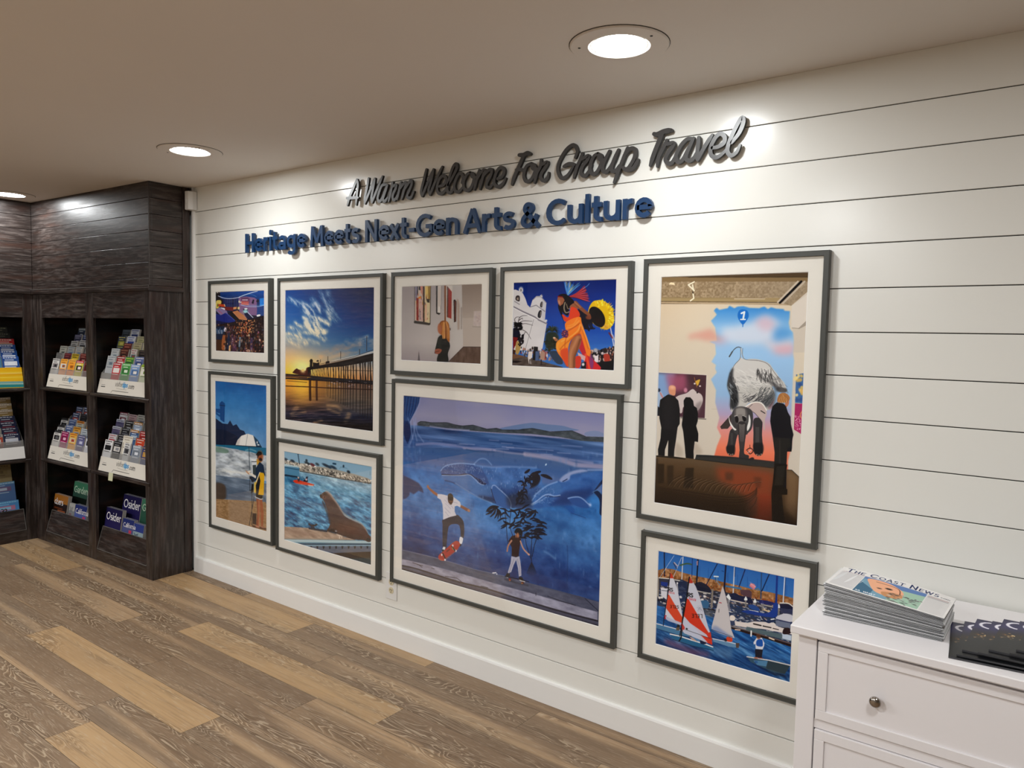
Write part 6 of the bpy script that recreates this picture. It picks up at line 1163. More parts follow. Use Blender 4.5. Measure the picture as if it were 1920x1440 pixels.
# ---------------------------------------------------------------- ribbons for the lettering
def ribbon(mb, pts, w, y0, y1, mi=0, ms=0, taper=(1, 1), cap='round', tp=.18):
    """pts: (x,z) centre line on the wall, swept to a solid stroke between y0 (front) and y1 (back)"""
    P = np.asarray(pts, float); d = np.gradient(P, axis=0); d /= np.linalg.norm(d, axis=1)[:, None]+1e-9; N = np.c_[-d[:, 1], d[:, 0]]
    s = np.r_[0, np.cumsum(np.linalg.norm(np.diff(P, axis=0), axis=1))]; s /= s[-1]
    ww = np.interp(s, [0, tp, 1-tp, 1], [taper[0], 1, 1, taper[1]])*w/2
    L = P+N*ww[:, None]; R = P-N*ww[:, None]; n = len(P); b = len(mb.v)
    if cap == 'round':
        def arc_(c, dd, r, sgn): 
            a0 = math.atan2(dd[1], dd[0]); return [(c[0]+r*math.cos(a0+sgn*t), c[1]+r*math.sin(a0+sgn*t)) for t in (math.pi/2, math.pi/4, 0, -math.pi/4, -math.pi/2)]
        start = arc_(P[0], -d[0], ww[0], -1)[1:-1]; end = arc_(P[-1], d[-1], ww[-1], 1)[1:-1]
    else: start = end = []
    F = lambda p, y: (p[0], y, p[1])
    for i in range(n-1):
        for y, fl in ((y0, 0), (y1, 1)):
            q = [F(R[i], y), F(R[i+1], y), F(L[i+1], y), F(L[i], y)]; mb.face(q, mi)
        mb.face([F(L[i], y0), F(L[i+1], y0), F(L[i+1], y1), F(L[i], y1)], ms); mb.face([F(R[i+1], y0), F(R[i], y0), F(R[i], y1), F(R[i+1], y1)], ms)
    for c, A, B in ((start, L[0], R[0]), (end, L[-1], R[-1])):
        ch = [tuple(A)]+list(c)+[tuple(B)]
        if len(ch) > 2:
            for y in (y0, y1): mb.face([F(p, y) for p in ch], mi)
        for p, q in zip(ch[:-1], ch[1:]): mb.face([F(p, y0), F(q, y0), F(q, y1), F(p, y1)], ms)
cam_loc = np.array([4.50208, -2.58327, 1.5552]); R_, U_, F_ = (np.array(v) for v in (r2, u2, fwd))
def to_wall(px, py, y):
    """where a traced point of the sign lies on the sign's own plane"""
    dv = F_+R_*(px-960)/F_PX-U_*(py-720)/F_PX; t_ = (y-cam_loc[1])/dv[1]; p = cam_loc+dv*t_; return (p[0], p[2])
SCRIPT = [
 ('A', 'grey script letter A, first word of the upper sign line', (640, 320, 12), [[(345, 200), (250, 430), (175, 610), (135, 780)], [(352, 210), (368, 330), (345, 560), (325, 765)], [(118, 618), (240, 612), (378, 606)]]),
 ('Warm', 'grey script word Warm, second word of the upper sign line', (640, 320, 12), [[(608, 175), (570, 400), (525, 600), (520, 735)], [(522, 735), (640, 450), (752, 175)], [(750, 180), (705, 440), (675, 600), (680, 715)], [(686, 712), (800, 430), (922, 125)],
   [(1015, 315), (925, 325), (860, 450), (815, 620), (862, 690), (930, 590), (1020, 330)], [(1035, 330), (965, 540), (935, 640), (975, 690), (1040, 600)], [(1150, 262), (1125, 420), (1062, 695)], [(1130, 370), (1225, 320), (1222, 400), (1160, 540), (1160, 640), (1200, 655), (1255, 560)],
   [(1338, 262), (1305, 420), (1252, 645)], [(1320, 400), (1425, 268), (1452, 310), (1400, 480), (1355, 640)], [(1400, 450), (1545, 238), (1585, 280), (1540, 420), (1480, 560), (1510, 615), (1570, 595), (1630, 470)]]),
 ('Welcome', 'grey script word Welcome in the upper sign line', (780, 290, 10.667), [[(203, 295), (150, 520), (100, 730), (115, 830)], [(120, 825), (232, 560), (345, 290)], [(345, 295), (290, 560), (250, 700), (272, 805)], [(276, 800), (400, 500), (522, 238)],
   [(465, 635), (560, 595), (600, 490), (545, 420), (460, 500), (418, 660), (442, 760), (512, 778), (590, 700), (640, 600)], [(640, 605), (740, 430), (812, 270), (800, 185), (738, 250), (660, 480), (622, 680), (650, 758), (712, 738), (762, 640)],
   [(915, 560), (938, 440), (880, 370), (810, 460), (762, 620), (790, 730), (860, 735), (940, 640)], [(1080, 355), (1015, 400), (950, 540), (962, 680), (1040, 712), (1120, 620), (1160, 450), (1125, 370), (1085, 355)], [(1105, 380), (1125, 440), (1190, 450)],
   [(1262, 312), (1212, 500), (1160, 698)], [(1205, 520), (1300, 350), (1372, 312), (1335, 450), (1275, 688)], [(1330, 450), (1435, 320), (1508, 300), (1500, 400), (1420, 560), (1412, 640), (1470, 658), (1540, 590)],
   [(1630, 480), (1722, 440), (1762, 320), (1702, 255), (1620, 330), (1560, 520), (1592, 620), (1660, 638), (1742, 570), (1790, 472)]]),
 ('For', 'grey script word For in the upper sign line', (940, 250, 7.111), [[(232, 288), (290, 288), (340, 264), (385, 272)], [(298, 290), (232, 440), (170, 580), (138, 680)], [(195, 485), (245, 480), (285, 498)], [(400, 400), (332, 440), (297, 560), (330, 640), (400, 610), (448, 500), (440, 425), (400, 400)], [(400, 415), (420, 470), (478, 472)],
   [(527, 352), (520, 440), (472, 530), (440, 658)], [(520, 425), (605, 385), (600, 430), (532, 540), (532, 610), (572, 630), (618, 585), (628, 525)]]),
 ('Group', 'grey script word Group in the upper sign line', (940, 250, 7.111), [[(985, 320), (1010, 230), (960, 155), (862, 220), (770, 380), (752, 500), (800, 595), (880, 560), (958, 440)], [(830, 440), (900, 406), (978, 416)], [(1078, 268), (1050, 350), (1002, 460), (965, 590)], [(1055, 350), (1155, 300), (1150, 350), (1082, 440), (1062, 530), (1110, 568), (1170, 500), (1200, 420)],
   [(1285, 268), (1230, 310), (1182, 430), (1202, 535), (1268, 520), (1330, 400), (1332, 300), (1285, 266)], [(1295, 285), (1315, 350), (1375, 352)], [(1440, 235), (1362, 400), (1352, 495), (1402, 508), (1470, 420), (1562, 218)], [(1560, 220), (1482, 400), (1472, 495), (1522, 500), (1572, 425)],
   [(1682, 192), (1600, 400), (1500, 655)], [(1650, 280), (1722, 202), (1782, 222), (1770, 330), (1700, 450), (1640, 475)], [(1620, 455), (1672, 488), (1760, 458), (1822, 350)]]),
 ('Travel', 'grey script word Travel, last word of the upper sign line', (1200, 200, 9.143), [[(235, 465), (290, 475), (400, 425), (520, 402), (540, 408)], [(385, 440), (320, 600), (240, 800), (172, 1005)], [(458, 575), (400, 700), (312, 880), (292, 1025)], [(452, 640), (560, 620), (568, 665), (480, 790), (432, 900), (482, 975), (552, 950), (610, 850), (650, 750)],
   [(885, 545), (800, 560), (690, 680), (612, 850), (645, 945), (722, 918), (800, 780), (888, 585)], [(915, 540), (805, 790), (792, 895), (850, 925), (920, 878), (955, 800)], [(1005, 525), (990, 700), (970, 900)], [(985, 912), (1100, 700), (1238, 482)],
   [(1240, 705), (1335, 688), (1438, 620), (1450, 520), (1382, 462), (1292, 530), (1212, 700), (1222, 830), (1310, 868), (1420, 800), (1480, 730)], [(1570, 615), (1700, 450), (1772, 270), (1752, 190), (1682, 280), (1582, 480), (1502, 700), (1512, 800), (1572, 835), (1660, 775), (1712, 655)]]),
]
for wd_, lab, (ox, oy, sc), strokes in SCRIPT:
    mb = MB()
    for k, st in enumerate(strokes):
        P = [to_wall(ox+x/sc, oy+y/sc, -.022) for x, y in catmull(st, False, 7)]
        ribbon(mb, P, .0150 if not (wd_ in ('Travel', 'For') and k < 2) else .0180, -.022-.0001*k, -.010, 0, 1, taper=(.8, .62))
    q0 = to_wall(ox+strokes[0][1][0]/sc, oy+strokes[0][1][1]/sc, -.022); q1 = to_wall(ox+strokes[-1][len(strokes[-1])//2][0]/sc, oy+strokes[-1][len(strokes[-1])//2][1]/sc, -.022)
    for q in (q0, q1): mb.box(q[0]-.003, q[0]+.003, -.012, .0, q[1]-.003, q[1]+.003, 1)      # stand-off pins
    o = mb.build('script_word' if len(wd_) > 1 else 'script_letter', [M['charcoal'], M['charcoal_side']]); tag(o, lab, 'sign lettering', 'grey script lettering of the sign')
WORDS = [('Heritage', .594, 1.150), ('Meets', 1.192, 1.576), ('Next-Gen', 1.620, 2.236), ('Arts', 2.270, 2.550), ('&', 2.586, 2.684), ('Culture', 2.716, 3.192)]
ORD = ['first', 'second', 'third']
for wd_, xa, xb in WORDS:
    tot = sum(glyph(c)[0] for c in wd_); h = .108; k = (xb-xa)/(tot-.06); x = xa; seen = {}
    for c in wd_:
        adv, st = glyph(c); mb = MB()
        for i, q in enumerate(st):
            P = [(x+(px-.01)*k, 2.006+py*h) for px, py in q]
            if len(P) == 2: P = [tuple(np.array(P[0])*(1-t_)+np.array(P[1])*t_) for t_ in (0, .5, 1)]
            ribbon(mb, P, .0182, -.026-.0001*i, -.010, 0, 0, cap='round' if c in 'i' and i == 1 else 'flat')
        q = st[0][len(st[0])//2] if len(st[0]) > 2 else ((st[0][0][0]+st[0][1][0])/2, (st[0][0][1]+st[0][1][1])/2); px, pz = x+(q[0]-.01)*k, 2.006+q[1]*h; mb.box(px-.003, px+.003, -.012, .0, pz-.003, pz+.003)
        seen[c] = seen.get(c, 0)+1; many = wd_.count(c) > 1
        cp = 'capital ' if c.isupper() else ''; what = 'hyphen' if c == '-' else 'ampersand' if c == '&' else cp+'letter '+c
        lab = '%sblue %s %s "%s" in the lower sign line' % ((ORD[seen[c]-1]+' ') if many else '', what, 'between words as' if c == '&' else 'of', wd_) if c != '&' else 'blue ampersand between Arts and Culture in the lower sign line'
        o = mb.build('sign_letter' if c not in '-&' else 'sign_character', M['blue'], bevel=0); tag(o, lab, 'sign letter', 'blue letters of the sign')
        x += adv*k

# ---------------------------------------------------------------- outlet and sensor
root = tag(empty('wall_outlet', (1.812, 0, .308)), 'white duplex wall outlet partly behind the largest framed picture', 'outlet')
mb = MB().box(-.038, .038, -.0055, .0, -.0775, .0575); mb.build('cover_plate', M['white_plastic'], root, bevel=.0018)
for dz in (.012, -.030):
    mb = MB(); mb.lathe([(.0165, -.0055), (.0165, -.0075), (.0005, -.0075)], 0, 0, dz, 24, 'y'); ro = mb.build('receptacle', M['outlet_face'], root)
    mb = MB(); mb.box(-.0075, -.0045, -.0081, -.0076, dz-.002, dz+.007).box(.0045, .0075, -.0081, -.0076, dz-.002, dz+.007).box(-.0025, .0025, -.0081, -.0076, dz-.0105, dz-.006); mb.build('slots', M['slot'], ro)
root = tag(empty('motion_sensor', (.006, -.022, 2.355)), 'small white motion sensor high in the corner beside the dark cabinet', 'sensor')
mb = MB(); mb.prism([(-.005, .02), (.042, .02), (.046, -.012), (.036, -.036), (.006, -.042), (-.005, -.03)], 'z', -.058, .056); mb.build('housing', M['white_plastic'], root, bevel=.004)
MB().box(.015, .026, -.0432, -.0405, -.02, .008).build('lens_window', M['trim'], root)

# ---------------------------------------------------------------- dresser
DX, DY, DZ = 3.909, -.543, .795; DR = 4.99
root = tag(empty('dresser', ((DX+DR)/2, -.28, 0)), 'white chest of drawers standing against the shiplap wall at the right', 'dresser')
L = lambda x: x-(DX+DR)/2
K = lambda y: y+.28
MB().box(L(DX), L(DR), K(DY), K(-.016), .773, DZ).build('top', M['dresser'], root, bevel=.0025)
fy = -.523
for xa, xb in ((3.927, 3.974), (4.925, 4.972)): 
    for ya, yb in ((fy, fy+.04), (-.06, -.02)): MB().box(L(xa), L(xb), K(ya), K(yb), 0, .773).build('leg', M['dresser'], root, bevel=.0015)
for xa, xb in ((3.930, 3.945), (4.955, 4.970)): MB().box(L(xa), L(xb), K(fy+.041), K(-.061), .05, .773).build('side_panel', M['dresser'], root)
MB().box(L(3.974), L(4.925), K(-.03), K(-.02), .05, .773).build('back_panel', M['dresser'], root)
mb = MB()
for z0, z1 in ((.7615, .773), (.5215, .5465), (.3005, .3255), (.05, .085)): mb.box(L(3.9741), L(4.9249), K(fy+.006), K(fy+.03), z0, z1)
mb.build('rails', M['dresser'], root, bevel=.001)
MB().box(L(3.945), L(4.955), K(fy+.028), K(fy+.034), .05, .773).build('drawer_cavity', M['gap'], root)
for z0, z1 in ((.5485, .7595), (.3275, .5195), (.087, .2985)):
    xa, xb = 3.9775, 4.9215; b = .026
    mb = MB(); mb.box(L(xa), L(xb), K(fy+.005), K(fy+.025), z0, z1)
    F_y = K(fy)
    for (p0, p1, q0, q1) in ((xa, xb, z1-b, z1), (xa, xb, z0, z0+b), (xa, xa+b, z0+b, z1-b), (xb-b, xb, z0+b, z1-b)): mb.box(L(p0), L(p1), F_y, K(fy+.005), q0, q1)
    dr = mb.build('drawer', M['dresser'], root, bevel=.0012)
    for kx in (4.125, 4.774):
        mb = MB(); mb.lathe([(.0055, .0), (.0055, -.009), (.008, -.012), (.0135, -.016), (.0145, -.020), (.0125, -.0245), (.007, -.027), (.0004, -.0275)], L(kx), F_y+.005, (z0+z1)/2-.008, 28, 'y'); mb.build('knob', M['nickel'], dr, smooth=True)
PRX = 0

# ---------------------------------------------------------------- newspapers
def art_news():
    W, H = 420, 250; a = Art([(398, 122), (1148, 297), (1040, 452), (262, 212)], W, H, 'd2d0ce', 3); a.view(0, 0, 1); a.px = 2.0; R = a.rs
    a.tone(a.noise(20, 20, 2, 3)-.5, .05)
    # helper in sheet units 0..420 , 0..250
    def c_(pts): return np.asarray(pts, float).reshape(-1, 2)
    a.c = c_; a.px = 1.0
    a.poly([(10, 58), (98, 58), (98, 235), (10, 235)], 'c2c0c0')
    for k in range(34): a.line([(14, 64+k*5), (R.uniform(70, 94), 64+k*5)], .8, '7c7c80', .6)
    a.poly([(330, 62), (412, 62), (412, 240), (330, 240)], 'c6c4c3')
    for k in range(30): a.line([(334, 92+k*5), (R.uniform(385, 408), 92+k*5)], .8, '8a8a8e', .6)
    for k in range(4): a.line([(334, 66+k*6), (405, 66+k*6)], 2.2, '8c4c4c' if k < 2 else '555560', .8)
    a.poly([(100, 56), (328, 56), (328, 240), (100, 240)], '6f93a6')
    a.poly([(100, 56), (328, 56), (328, 110), (100, 80)], '5c78a8'); a.poly([(200, 110), (328, 90), (328, 240), (220, 240)], '9ab8a0', .9, sm=False); a.poly([(100, 120), (160, 180), (160, 240), (100, 240)], '41647c')
    a.poly([(118, 70), (190, 66), (250, 110), (262, 170), (230, 200), (170, 190), (130, 120)], 'd8a080', sm=True); a.line([(150, 85), (230, 95), (250, 150)], 3.2, '3c2c28', sm=True); a.dot(205, 125, 12, 8, '2c2424'); a.dot(175, 145, 9, 6, '3c2c28', .8); a.poly([(190, 170), (250, 150), (262, 190), (210, 210)], 'b8845c', sm=True)
    for k in range(70): a.dot(R.uniform(215, 325), R.uniform(150, 236), R.uniform(3, 9), R.uniform(2, 5), ['8c9490', '4c4c50', 'b0b4ac', '6c6460', '3c3438'][R.randint(5)], .7)
    a.text('SAY WHAT', 106, 232, 13, 'e8e8ea', 2.0)
    x = 22
    for ch in 'THE COAST NEWS':
        h = 42 if (ch in 'CN' or x < 30) else 31
        if ch == 'T' and x > 200: h = 31
        adv, st = glyph(ch)
        for q in st: a.line([(x+px*h*.86, 50-py*h) for px, py in q], 5.4 if h > 32 else 4.2, '1c2a52')
        if ch not in ' ': a.line([(x+1, 50), (x+adv*h*.86-4, 50)], 1.4, '1c2a52', .8)
        x += adv*h*.9+(2.5 if ch != ' ' else 4)
    a.text('com', 372, 50, 15, '3c3c48', 2.0); a.line([(14, 54), (110, 54)], 1.6, '7c2c34', .8); a.line([(10, 60), (412, 60)], .7, '50506a', .6)
    return a
NX0, NX1, NY0, NY1 = 3.957, 4.250, -.408, -.215
nart = art_news(); NN = 18
def sag(i, u_):   # height of the stack at fraction i with the fold side (left) thicker
    return DZ+.0005+i*(.0925*(1-u_)+.0635*u_)
ORDN = ['seventeenth and last', 'sixteenth', 'fifteenth', 'fourteenth', 'thirteenth', 'twelfth', 'eleventh', 'tenth', 'ninth', 'eighth', 'seventh', 'sixth', 'fifth', 'fourth', 'third', 'second', 'just below first'][:0]+['eighteenth and bottom one', 'seventeenth', 'sixteenth', 'fifteenth', 'fourteenth', 'thirteenth', 'twelfth', 'eleventh', 'tenth', 'ninth', 'eighth', 'seventh', 'sixth', 'fifth', 'fourth', 'third', 'second', 'topmost']
def newspaper(i, top=False):
    r = random.Random(50+i); dx, dy, rot = r.uniform(-.004, .004), r.uniform(-.003, .003), r.uniform(-.012, .012)
    if top: dx, dy, rot = .004, -.004, -.02
    W, H = (nart.W, nart.H) if top else (14, 4); cx, cy = (NX0+NX1)/2+dx, (NY0+NY1)/2+dy
    us = np.linspace(0, 1, W); vs = np.linspace(0, 1, H); U, V = np.meshgrid(us, vs)
    f0, f1 = i/NN, (i+1)/NN-.006
    def P(U, V, f, inset=0.0):
        x = (U-.5)*(NX1-NX0-inset); y = (.5-V)*(NY1-NY0-inset); z = sag(f, U)-(cz0) + (.006*np.sin(U*3.1)*(1-V) if top else 0)*f
        return np.stack([x, y, z], -1)
    cz0 = sag(f0, .5)
    root = tag(empty('newspaper', (cx, cy, cz0), rot), 'folded newspaper with the headline THE COAST NEWS, topmost of the stack on the white dresser' if top else 'folded newspaper, %s from the top of the stack on the white dresser' % ORDN[i], 'newspaper', 'newspapers stacked on the dresser')
    if top:
        link('front_page', grid_mesh('front_page', P(U, V, f1).reshape(-1, 3), W, H, lin(np.clip(nart.a, 0, 1))*PRINT_GAIN, M['news']), root)
    # body: three folded leaves with dark lines painted as the shaded gaps between
    mb = MB(); n = 10; lay = 3
    for q in range(lay):
        fa = f0+(f1-f0)*q/lay+.002; fb = f0+(f1-f0)*(q+1)/lay-(.0015 if q == lay-1 else .004); ins = .002*(q % 2)+r.uniform(0, .002)
        if top and q == lay-1: fb -= .002
        for k in range(n):
            ua, ub = k/n, (k+1)/n; sh = r.uniform(.82, 1.0); dk = .30 if (r.random() < .4) else .6
            A = [P(np.array(u_), np.array(v_), f_, ins) for f_ in (fa, fb) for u_, v_ in ((ua, 1), (ub, 1), (ub, 0), (ua, 0))]
            c = tuple(np.array((.86, .86, .87))*sh); d = (dk*.9,)*3
            mb.face([A[0], A[1], A[5], A[4]], 0, d if q % 2 else c); mb.face([A[0]-np.array([0, .0004, 0]), A[1]-np.array([0, .0004, 0]), A[1]+np.array([0, -.0004, .00055]), A[0]+np.array([0, -.0004, .00055])], 0, (.05, .05, .055)); mb.face([A[2], A[3], A[7], A[6]], 0, c); mb.face([A[4], A[5], A[6], A[7]], 0, c); mb.face([A[3], A[2], A[1], A[0]], 0, c)
            if k == 0: mb.face([A[3], A[0], A[4], A[7]], 0, c)
            if k == n-1: mb.face([A[1], A[2], A[6], A[5]], 0, (.3, .29, .27))
    mb.build('folded_pages', M['news'], root)
for i in range(NN-1): newspaper(i)
newspaper(NN-1, True)

# ---------------------------------------------------------------- magazines fanned on the dresser
def art_mag():
    W, H = 130, 168; a = Art([(0, 0), (W, 0), (W, H), (0, H)], W, H, '15161c', 5); R = a.rs
    a.a = a.grad([(0, '2a2550'), (.25, '332e66'), (.42, '2a2238'), (.5, '3a2b22'), (.62, '22242a'), (1, '14161a')]); a.tone(a.noise(3, 6, 2, 3)-.5, .05)
    for k in range(160): a.dot(R.uniform(8, 120), R.normal(84, 7), R.uniform(.7, 2.2), R.uniform(.5, 1.5), ['e8c070', 'b07c38', 'fff0c8', '7c5428'][R.randint(4)], .8)
    for k in range(9): a.line([(20+R.rand()*70, 76+R.rand()*14), (34+R.rand()*70, 78+R.rand()*12)], 2.4, 'f8dc9c', .95)
    a.text('Osider', 5, 44, 36, 'f4f2fa', 5.0, sp=.84)
    for k in range(3): a.line([(14, 120+k*10), (60+R.rand()*40, 120+k*10)], .8, '6c6c74', .6)
    return a
mart = art_mag(); MW, MH, MT = .205, .268, .0042
def magazine_mesh():
    me = raster_mesh('cover', mart, (-MW/2, MH/2, MT+.0003), (MW, 0, 0), (0, -MH, 0), M['gloss'], 1.0)
    return me
cover_me = magazine_mesh(); mb = MB(); mb.box(-MW/2, MW/2, -MH/2, MH/2, 0, MT, 0, (.05, .05, .055)); body_me = mb.mesh('pages', M['print'])
MAGS = [(4.250, -.245, .10, 0), (4.280, -.232, .045, 1), (4.306, -.205, -.02, 2), (4.342, -.212, -.03, 3), (4.366, -.190, -.045, 4), (4.402, -.196, -.02, 5), (4.424, -.176, -.06, 6), (4.462, -.18, -.03, 7)]
MW_WORDS = ['leftmost and lowest dark purple magazine of the fan, shaded by the newspaper stack', 'dark purple magazine second from the left in the fan beside the newspapers', 'dark purple magazine third from left in the fan, its letter O fully showing', 'dark purple magazine fourth from the left in the fan on the dresser', 'dark purple magazine fifth from the left in the fan on the dresser', 'dark purple magazine sixth from the left in the fan on the dresser', 'dark purple magazine seventh from the left in the fan, by the right edge', 'dark purple magazine on top of the fan, mostly beyond the right edge']
for (x, y, rz, k), lab in zip(MAGS, MW_WORDS):
    c, s_ = math.cos(rz), math.sin(rz); ox, oy = MW/2, -MH/2
    ti = 0 if k == 0 else math.radians(-1.1)
    root = tag(empty('magazine', (x+ox*c-oy*s_, y+ox*s_+oy*c, DZ+.0006+k*(MT+.0008)+(0 if k == 0 else .0022)), rz), lab, 'magazine', 'magazines fanned out on the dresser'); root.rotation_euler = (0, ti, rz)
    if k == 0: root.location.x += .0
    link('pages', body_me, root); link('cover', cover_me, root)

# ---------------------------------------------------------------- display cabinets (frame of reference: x = -distance from the near corner, y = depth)
CO = (-.012, -.278, 0); CR = math.radians(2.283)
def cab(name, label): return tag(empty(name, CO, CR), label, 'cabinet')
rc = cab('display_cabinet', 'dark stained wood display cabinet with two bays, beside the white wall')
H, V_, I = M['wood_h'], M['wood_v'], M['wood_in']
U1 = 1.556
MB().box(-.020, 0, .021, .268, 0, 1.79).build('side_panel', V_, rc, bevel=.001)
for a, b in ((0, .070), (.690, .790), (1.420, U1)): MB().box(-b, -a, 0, .0205, 0, 1.79).build('stile', V_, rc, bevel=.0015)
MB().box(0, .003, .0, .02, 0.0, 1.782).build('corner_edge', V_, rc, bevel=.001)
for a, b in ((.070, .690), (.790, 1.420)):
    MB().box(-b+.0003, -a-.0003, .001, .019, 1.618, 1.79).build('top_rail', H, rc, bevel=.001); MB().box(-b+.0003, -a-.0003, .001, .019, 0, .074).build('toe_rail', H, rc, bevel=.001)
MB().box(-U1, -.021, .255, .264, 0, 1.79).build('back_panel', I, rc)
MB().box(-.748, -.732, .021, .254, .0, 1.79).build('divider', I, rc)
MB().box(-U1+.06, -U1+.09, .021, .254, 0, 1.79).build('inner_side', I, rc)
MB().box(-U1+.091, -.021, .021, .254, 1.70, 1.79).build('inner_top', I, rc)
BAYS = ((.083, .664), (.800, 1.385))
for bi, (a, b) in enumerate(((.021, .731), (.749, 1.464))):
    for zt in (1.125, .607):
        mb = MB(); mb.prism([(.253, zt-.022), (.0, zt-.024), (-.004, zt-.02), (-.006, zt-.012), (-.005, zt-.003), (0, zt), (.253, zt)], 'x', -b, -a); sh = mb.build('shelf', H, rc, bevel=.0006)
    MB().box(-b, -a, .022, .253, .06, .074).build('shelf', I, rc)
for a, b in ((.071, .689), (.791, 1.419)):
    mb = MB(); mb.prism([(.004, .078), (.012, .078), (.052, .224), (.044, .226)], 'x', -b+.004, -a-.004); bp = mb.build('bin_panel', H, rc, bevel=.0008)
    mb = MB(); mb.prism([(.0015, .0765), (.004, .0765), (.0045, .080), (.0015, .080)], 'x', -b+.003, -a-.003)
    mb.prism([(.0425, .2245), (.0445, .2275), (.0475, .2265), (.0455, .2235)], 'x', -b+.003, -a-.003)
    for xx in (-b+.003, -a-.006): mb.prism([(.0015, .0785), (.0038, .0785), (.0445, .2255), (.0425, .2265)], 'x', xx, xx+.003)
    mb.build('panel_edging', M['edge'], bp)
def fascia(root, x0, x1, y0, y1, face):
    """upper boards with open joints, frieze and ledge"""
    zz = [1.818, 1.862, 1.958, 2.054, 2.150, 2.246, 2.343]; mb = MB()
    for a, b in zip(zz[:-1], zz[1:]): mb.box(x0, x1, y0, y1, a+.0012, b-.0012)
    mb.box(x0, x1, y0, y1, 2.3442, CEIL-.001); return mb.build('fascia_boards', H, root, bevel=.001)
fascia(rc, -U1+.001, 0, .0, .018, 'y'); fascia(rc, -.0195, 0, .0185, .214, 'x')
MB().box(-U1+.02, -.0205, .019, .03, 1.80, CEIL-.002).build('fascia_backing', M['gap'], rc)
MB().box(-.0195, .006, .2145, .262, 0, CEIL-.001).build('corner_post', V_, rc, bevel=.001)
MB().box(-.003, .0035, -.0035, .003, 1.819, CEIL-.002).build('corner_bead', V_, rc, bevel=.001)
mb = MB(); mb.prism([(-.014, 1.786), (-.016, 1.80), (-.014, 1.8165), (.018, 1.8175), (.018, 1.785)], 'x', -U1+.002, .014); mb.box(.0005, .014, .0185, .214, 1.786, 1.8165); mb.build('ledge', H, rc, bevel=.0015)
MB().box(-U1+.002, .0145, -.0162, -.0132, 1.8155, 1.8187).build('ledge_highlight_edge', M['edge'], rc)  # thin pale strip painted as a highlight along the ledge front
# left cabinet, at a right angle
lc = cab('display_cabinet', 'dark stained wood display cabinet cut by the left edge of the picture')
XF = -U1; D1 = -1.75; VL = -.95
for a, b in ((-.066, -.0005), (-.78, -.69)): MB().box(XF-.0205, XF, a, b, 0, 1.79).build('stile', V_, lc, bevel=.0015)
MB().box(XF-.0195, XF-.001, -.69+.0003, -.0663, 1.618, 1.79).build('top_rail', H, lc, bevel=.001); MB().box(XF-.0195, XF-.001, -.6897, -.0663, 0, .074).build('toe_rail', H, lc, bevel=.001)
MB().box(D1-.05, D1-.042, VL, -.001, 0, 1.79).build('back_panel', I, lc); MB().box(D1-.0415, XF-.021, -.03, -.015, 0, 1.79).build('inner_side', I, lc); MB().box(D1-.0415, XF-.021, -.76, -.745, 0, 1.79).build('divider', I, lc); MB().box(D1-.041, XF-.021, -.744, -.031, 1.70, 1.79).build('inner_top', I, lc)
for zt in (1.110, .594):
    mb = MB(); mb.prism([(D1-.041, zt-.022), (XF, zt-.022), (XF+.004, zt-.016), (XF+.004, zt-.004), (XF, zt), (D1-.041, zt)], 'y', -.744, -.031); mb.build('shelf', H, lc, bevel=.0006)
MB().box(D1-.041, XF-.021, -.744, -.031, .06, .074).build('shelf', I, lc)
mb = MB(); mb.prism([(XF-.004, .078), (XF-.012, .078), (XF-.052, .222), (XF-.044, .225)], 'y', -.686, -.070); bp = mb.build('bin_panel', H, lc, bevel=.0008)
mb = MB(); mb.prism([(XF-.002, .0765), (XF-.005, .0765), (XF-.005, .08), (XF-.002, .08)], 'y', -.686, -.069); mb.prism([(XF-.0425, .2235), (XF-.0445, .2265), (XF-.0475, .2255), (XF-.0455, .2225)], 'y', -.686, -.069); mb.prism([(XF-.0015, .0785), (XF-.0038, .0785), (XF-.0445, .2245), (XF-.0425, .2255)], 'y', -.072, -.069); mb.build('panel_edging', M['edge'], bp)
fascia(lc, XF-.019, XF, VL, -.001, 'x'); MB().box(XF-.03, XF-.0195, VL, -.02, 1.80, CEIL-.002).build('fascia_backing', M['gap'], lc)
mb = MB(); mb.prism([(XF+.014, 1.786), (XF+.016, 1.80), (XF+.014, 1.8165), (XF-.018, 1.8175), (XF-.018, 1.785)], 'y', VL, -.017); mb.build('ledge', H, lc, bevel=.0015)

# ---------------------------------------------------------------- brochure holders and brochures
CM = Matrix.Translation(CO) @ Matrix.Rotation(CR, 4, 'Z')
def place(o, x, y, z, tilt=0.0, turn=0.0):
    """put o at cabinet coordinates; turn = 0 faces the room, pi/2 faces along +x"""
    o.matrix_world = CM @ Matrix.Translation((x, y, z)) @ Matrix.Rotation(turn, 4, 'Z') @ Matrix.Rotation(tilt, 4, 'X'); return o
def art_label():
    W, H = 380, 60; a = Art([(0, 0), (W, 0), (W, H), (0, H)], W, H, 'e6e1d8', 2)
    a.line([(24, 25), (54, 25)], 1.4, '6c6864'); a.line([(24, 33), (56, 33)], 3, '1c1a1a')
    a.text('visitor', 136, 27, 19, '4c4844', 1.9, sp=.98); a.text('tips', 196, 28, 21, '3f8cc4', 3.4, sp=1.0); a.dot(210, 22, 18, 8, '5ca4d4', .5); a.text('.com', 240, 31, 19, '1f1d1d', 2.6, sp=1.0)
    a.line([(150, 34), (190, 37), (232, 37)], 1, '8c8478', sm=True); a.line([(114, 55), (122, 46), (250, 47)], 1.8, '2c2a28'); a.line([(160, 12), (170, 6), (176, 10)], 1, '8c8478')
    return a
lart = art_label()
TILT = math.radians(-13)
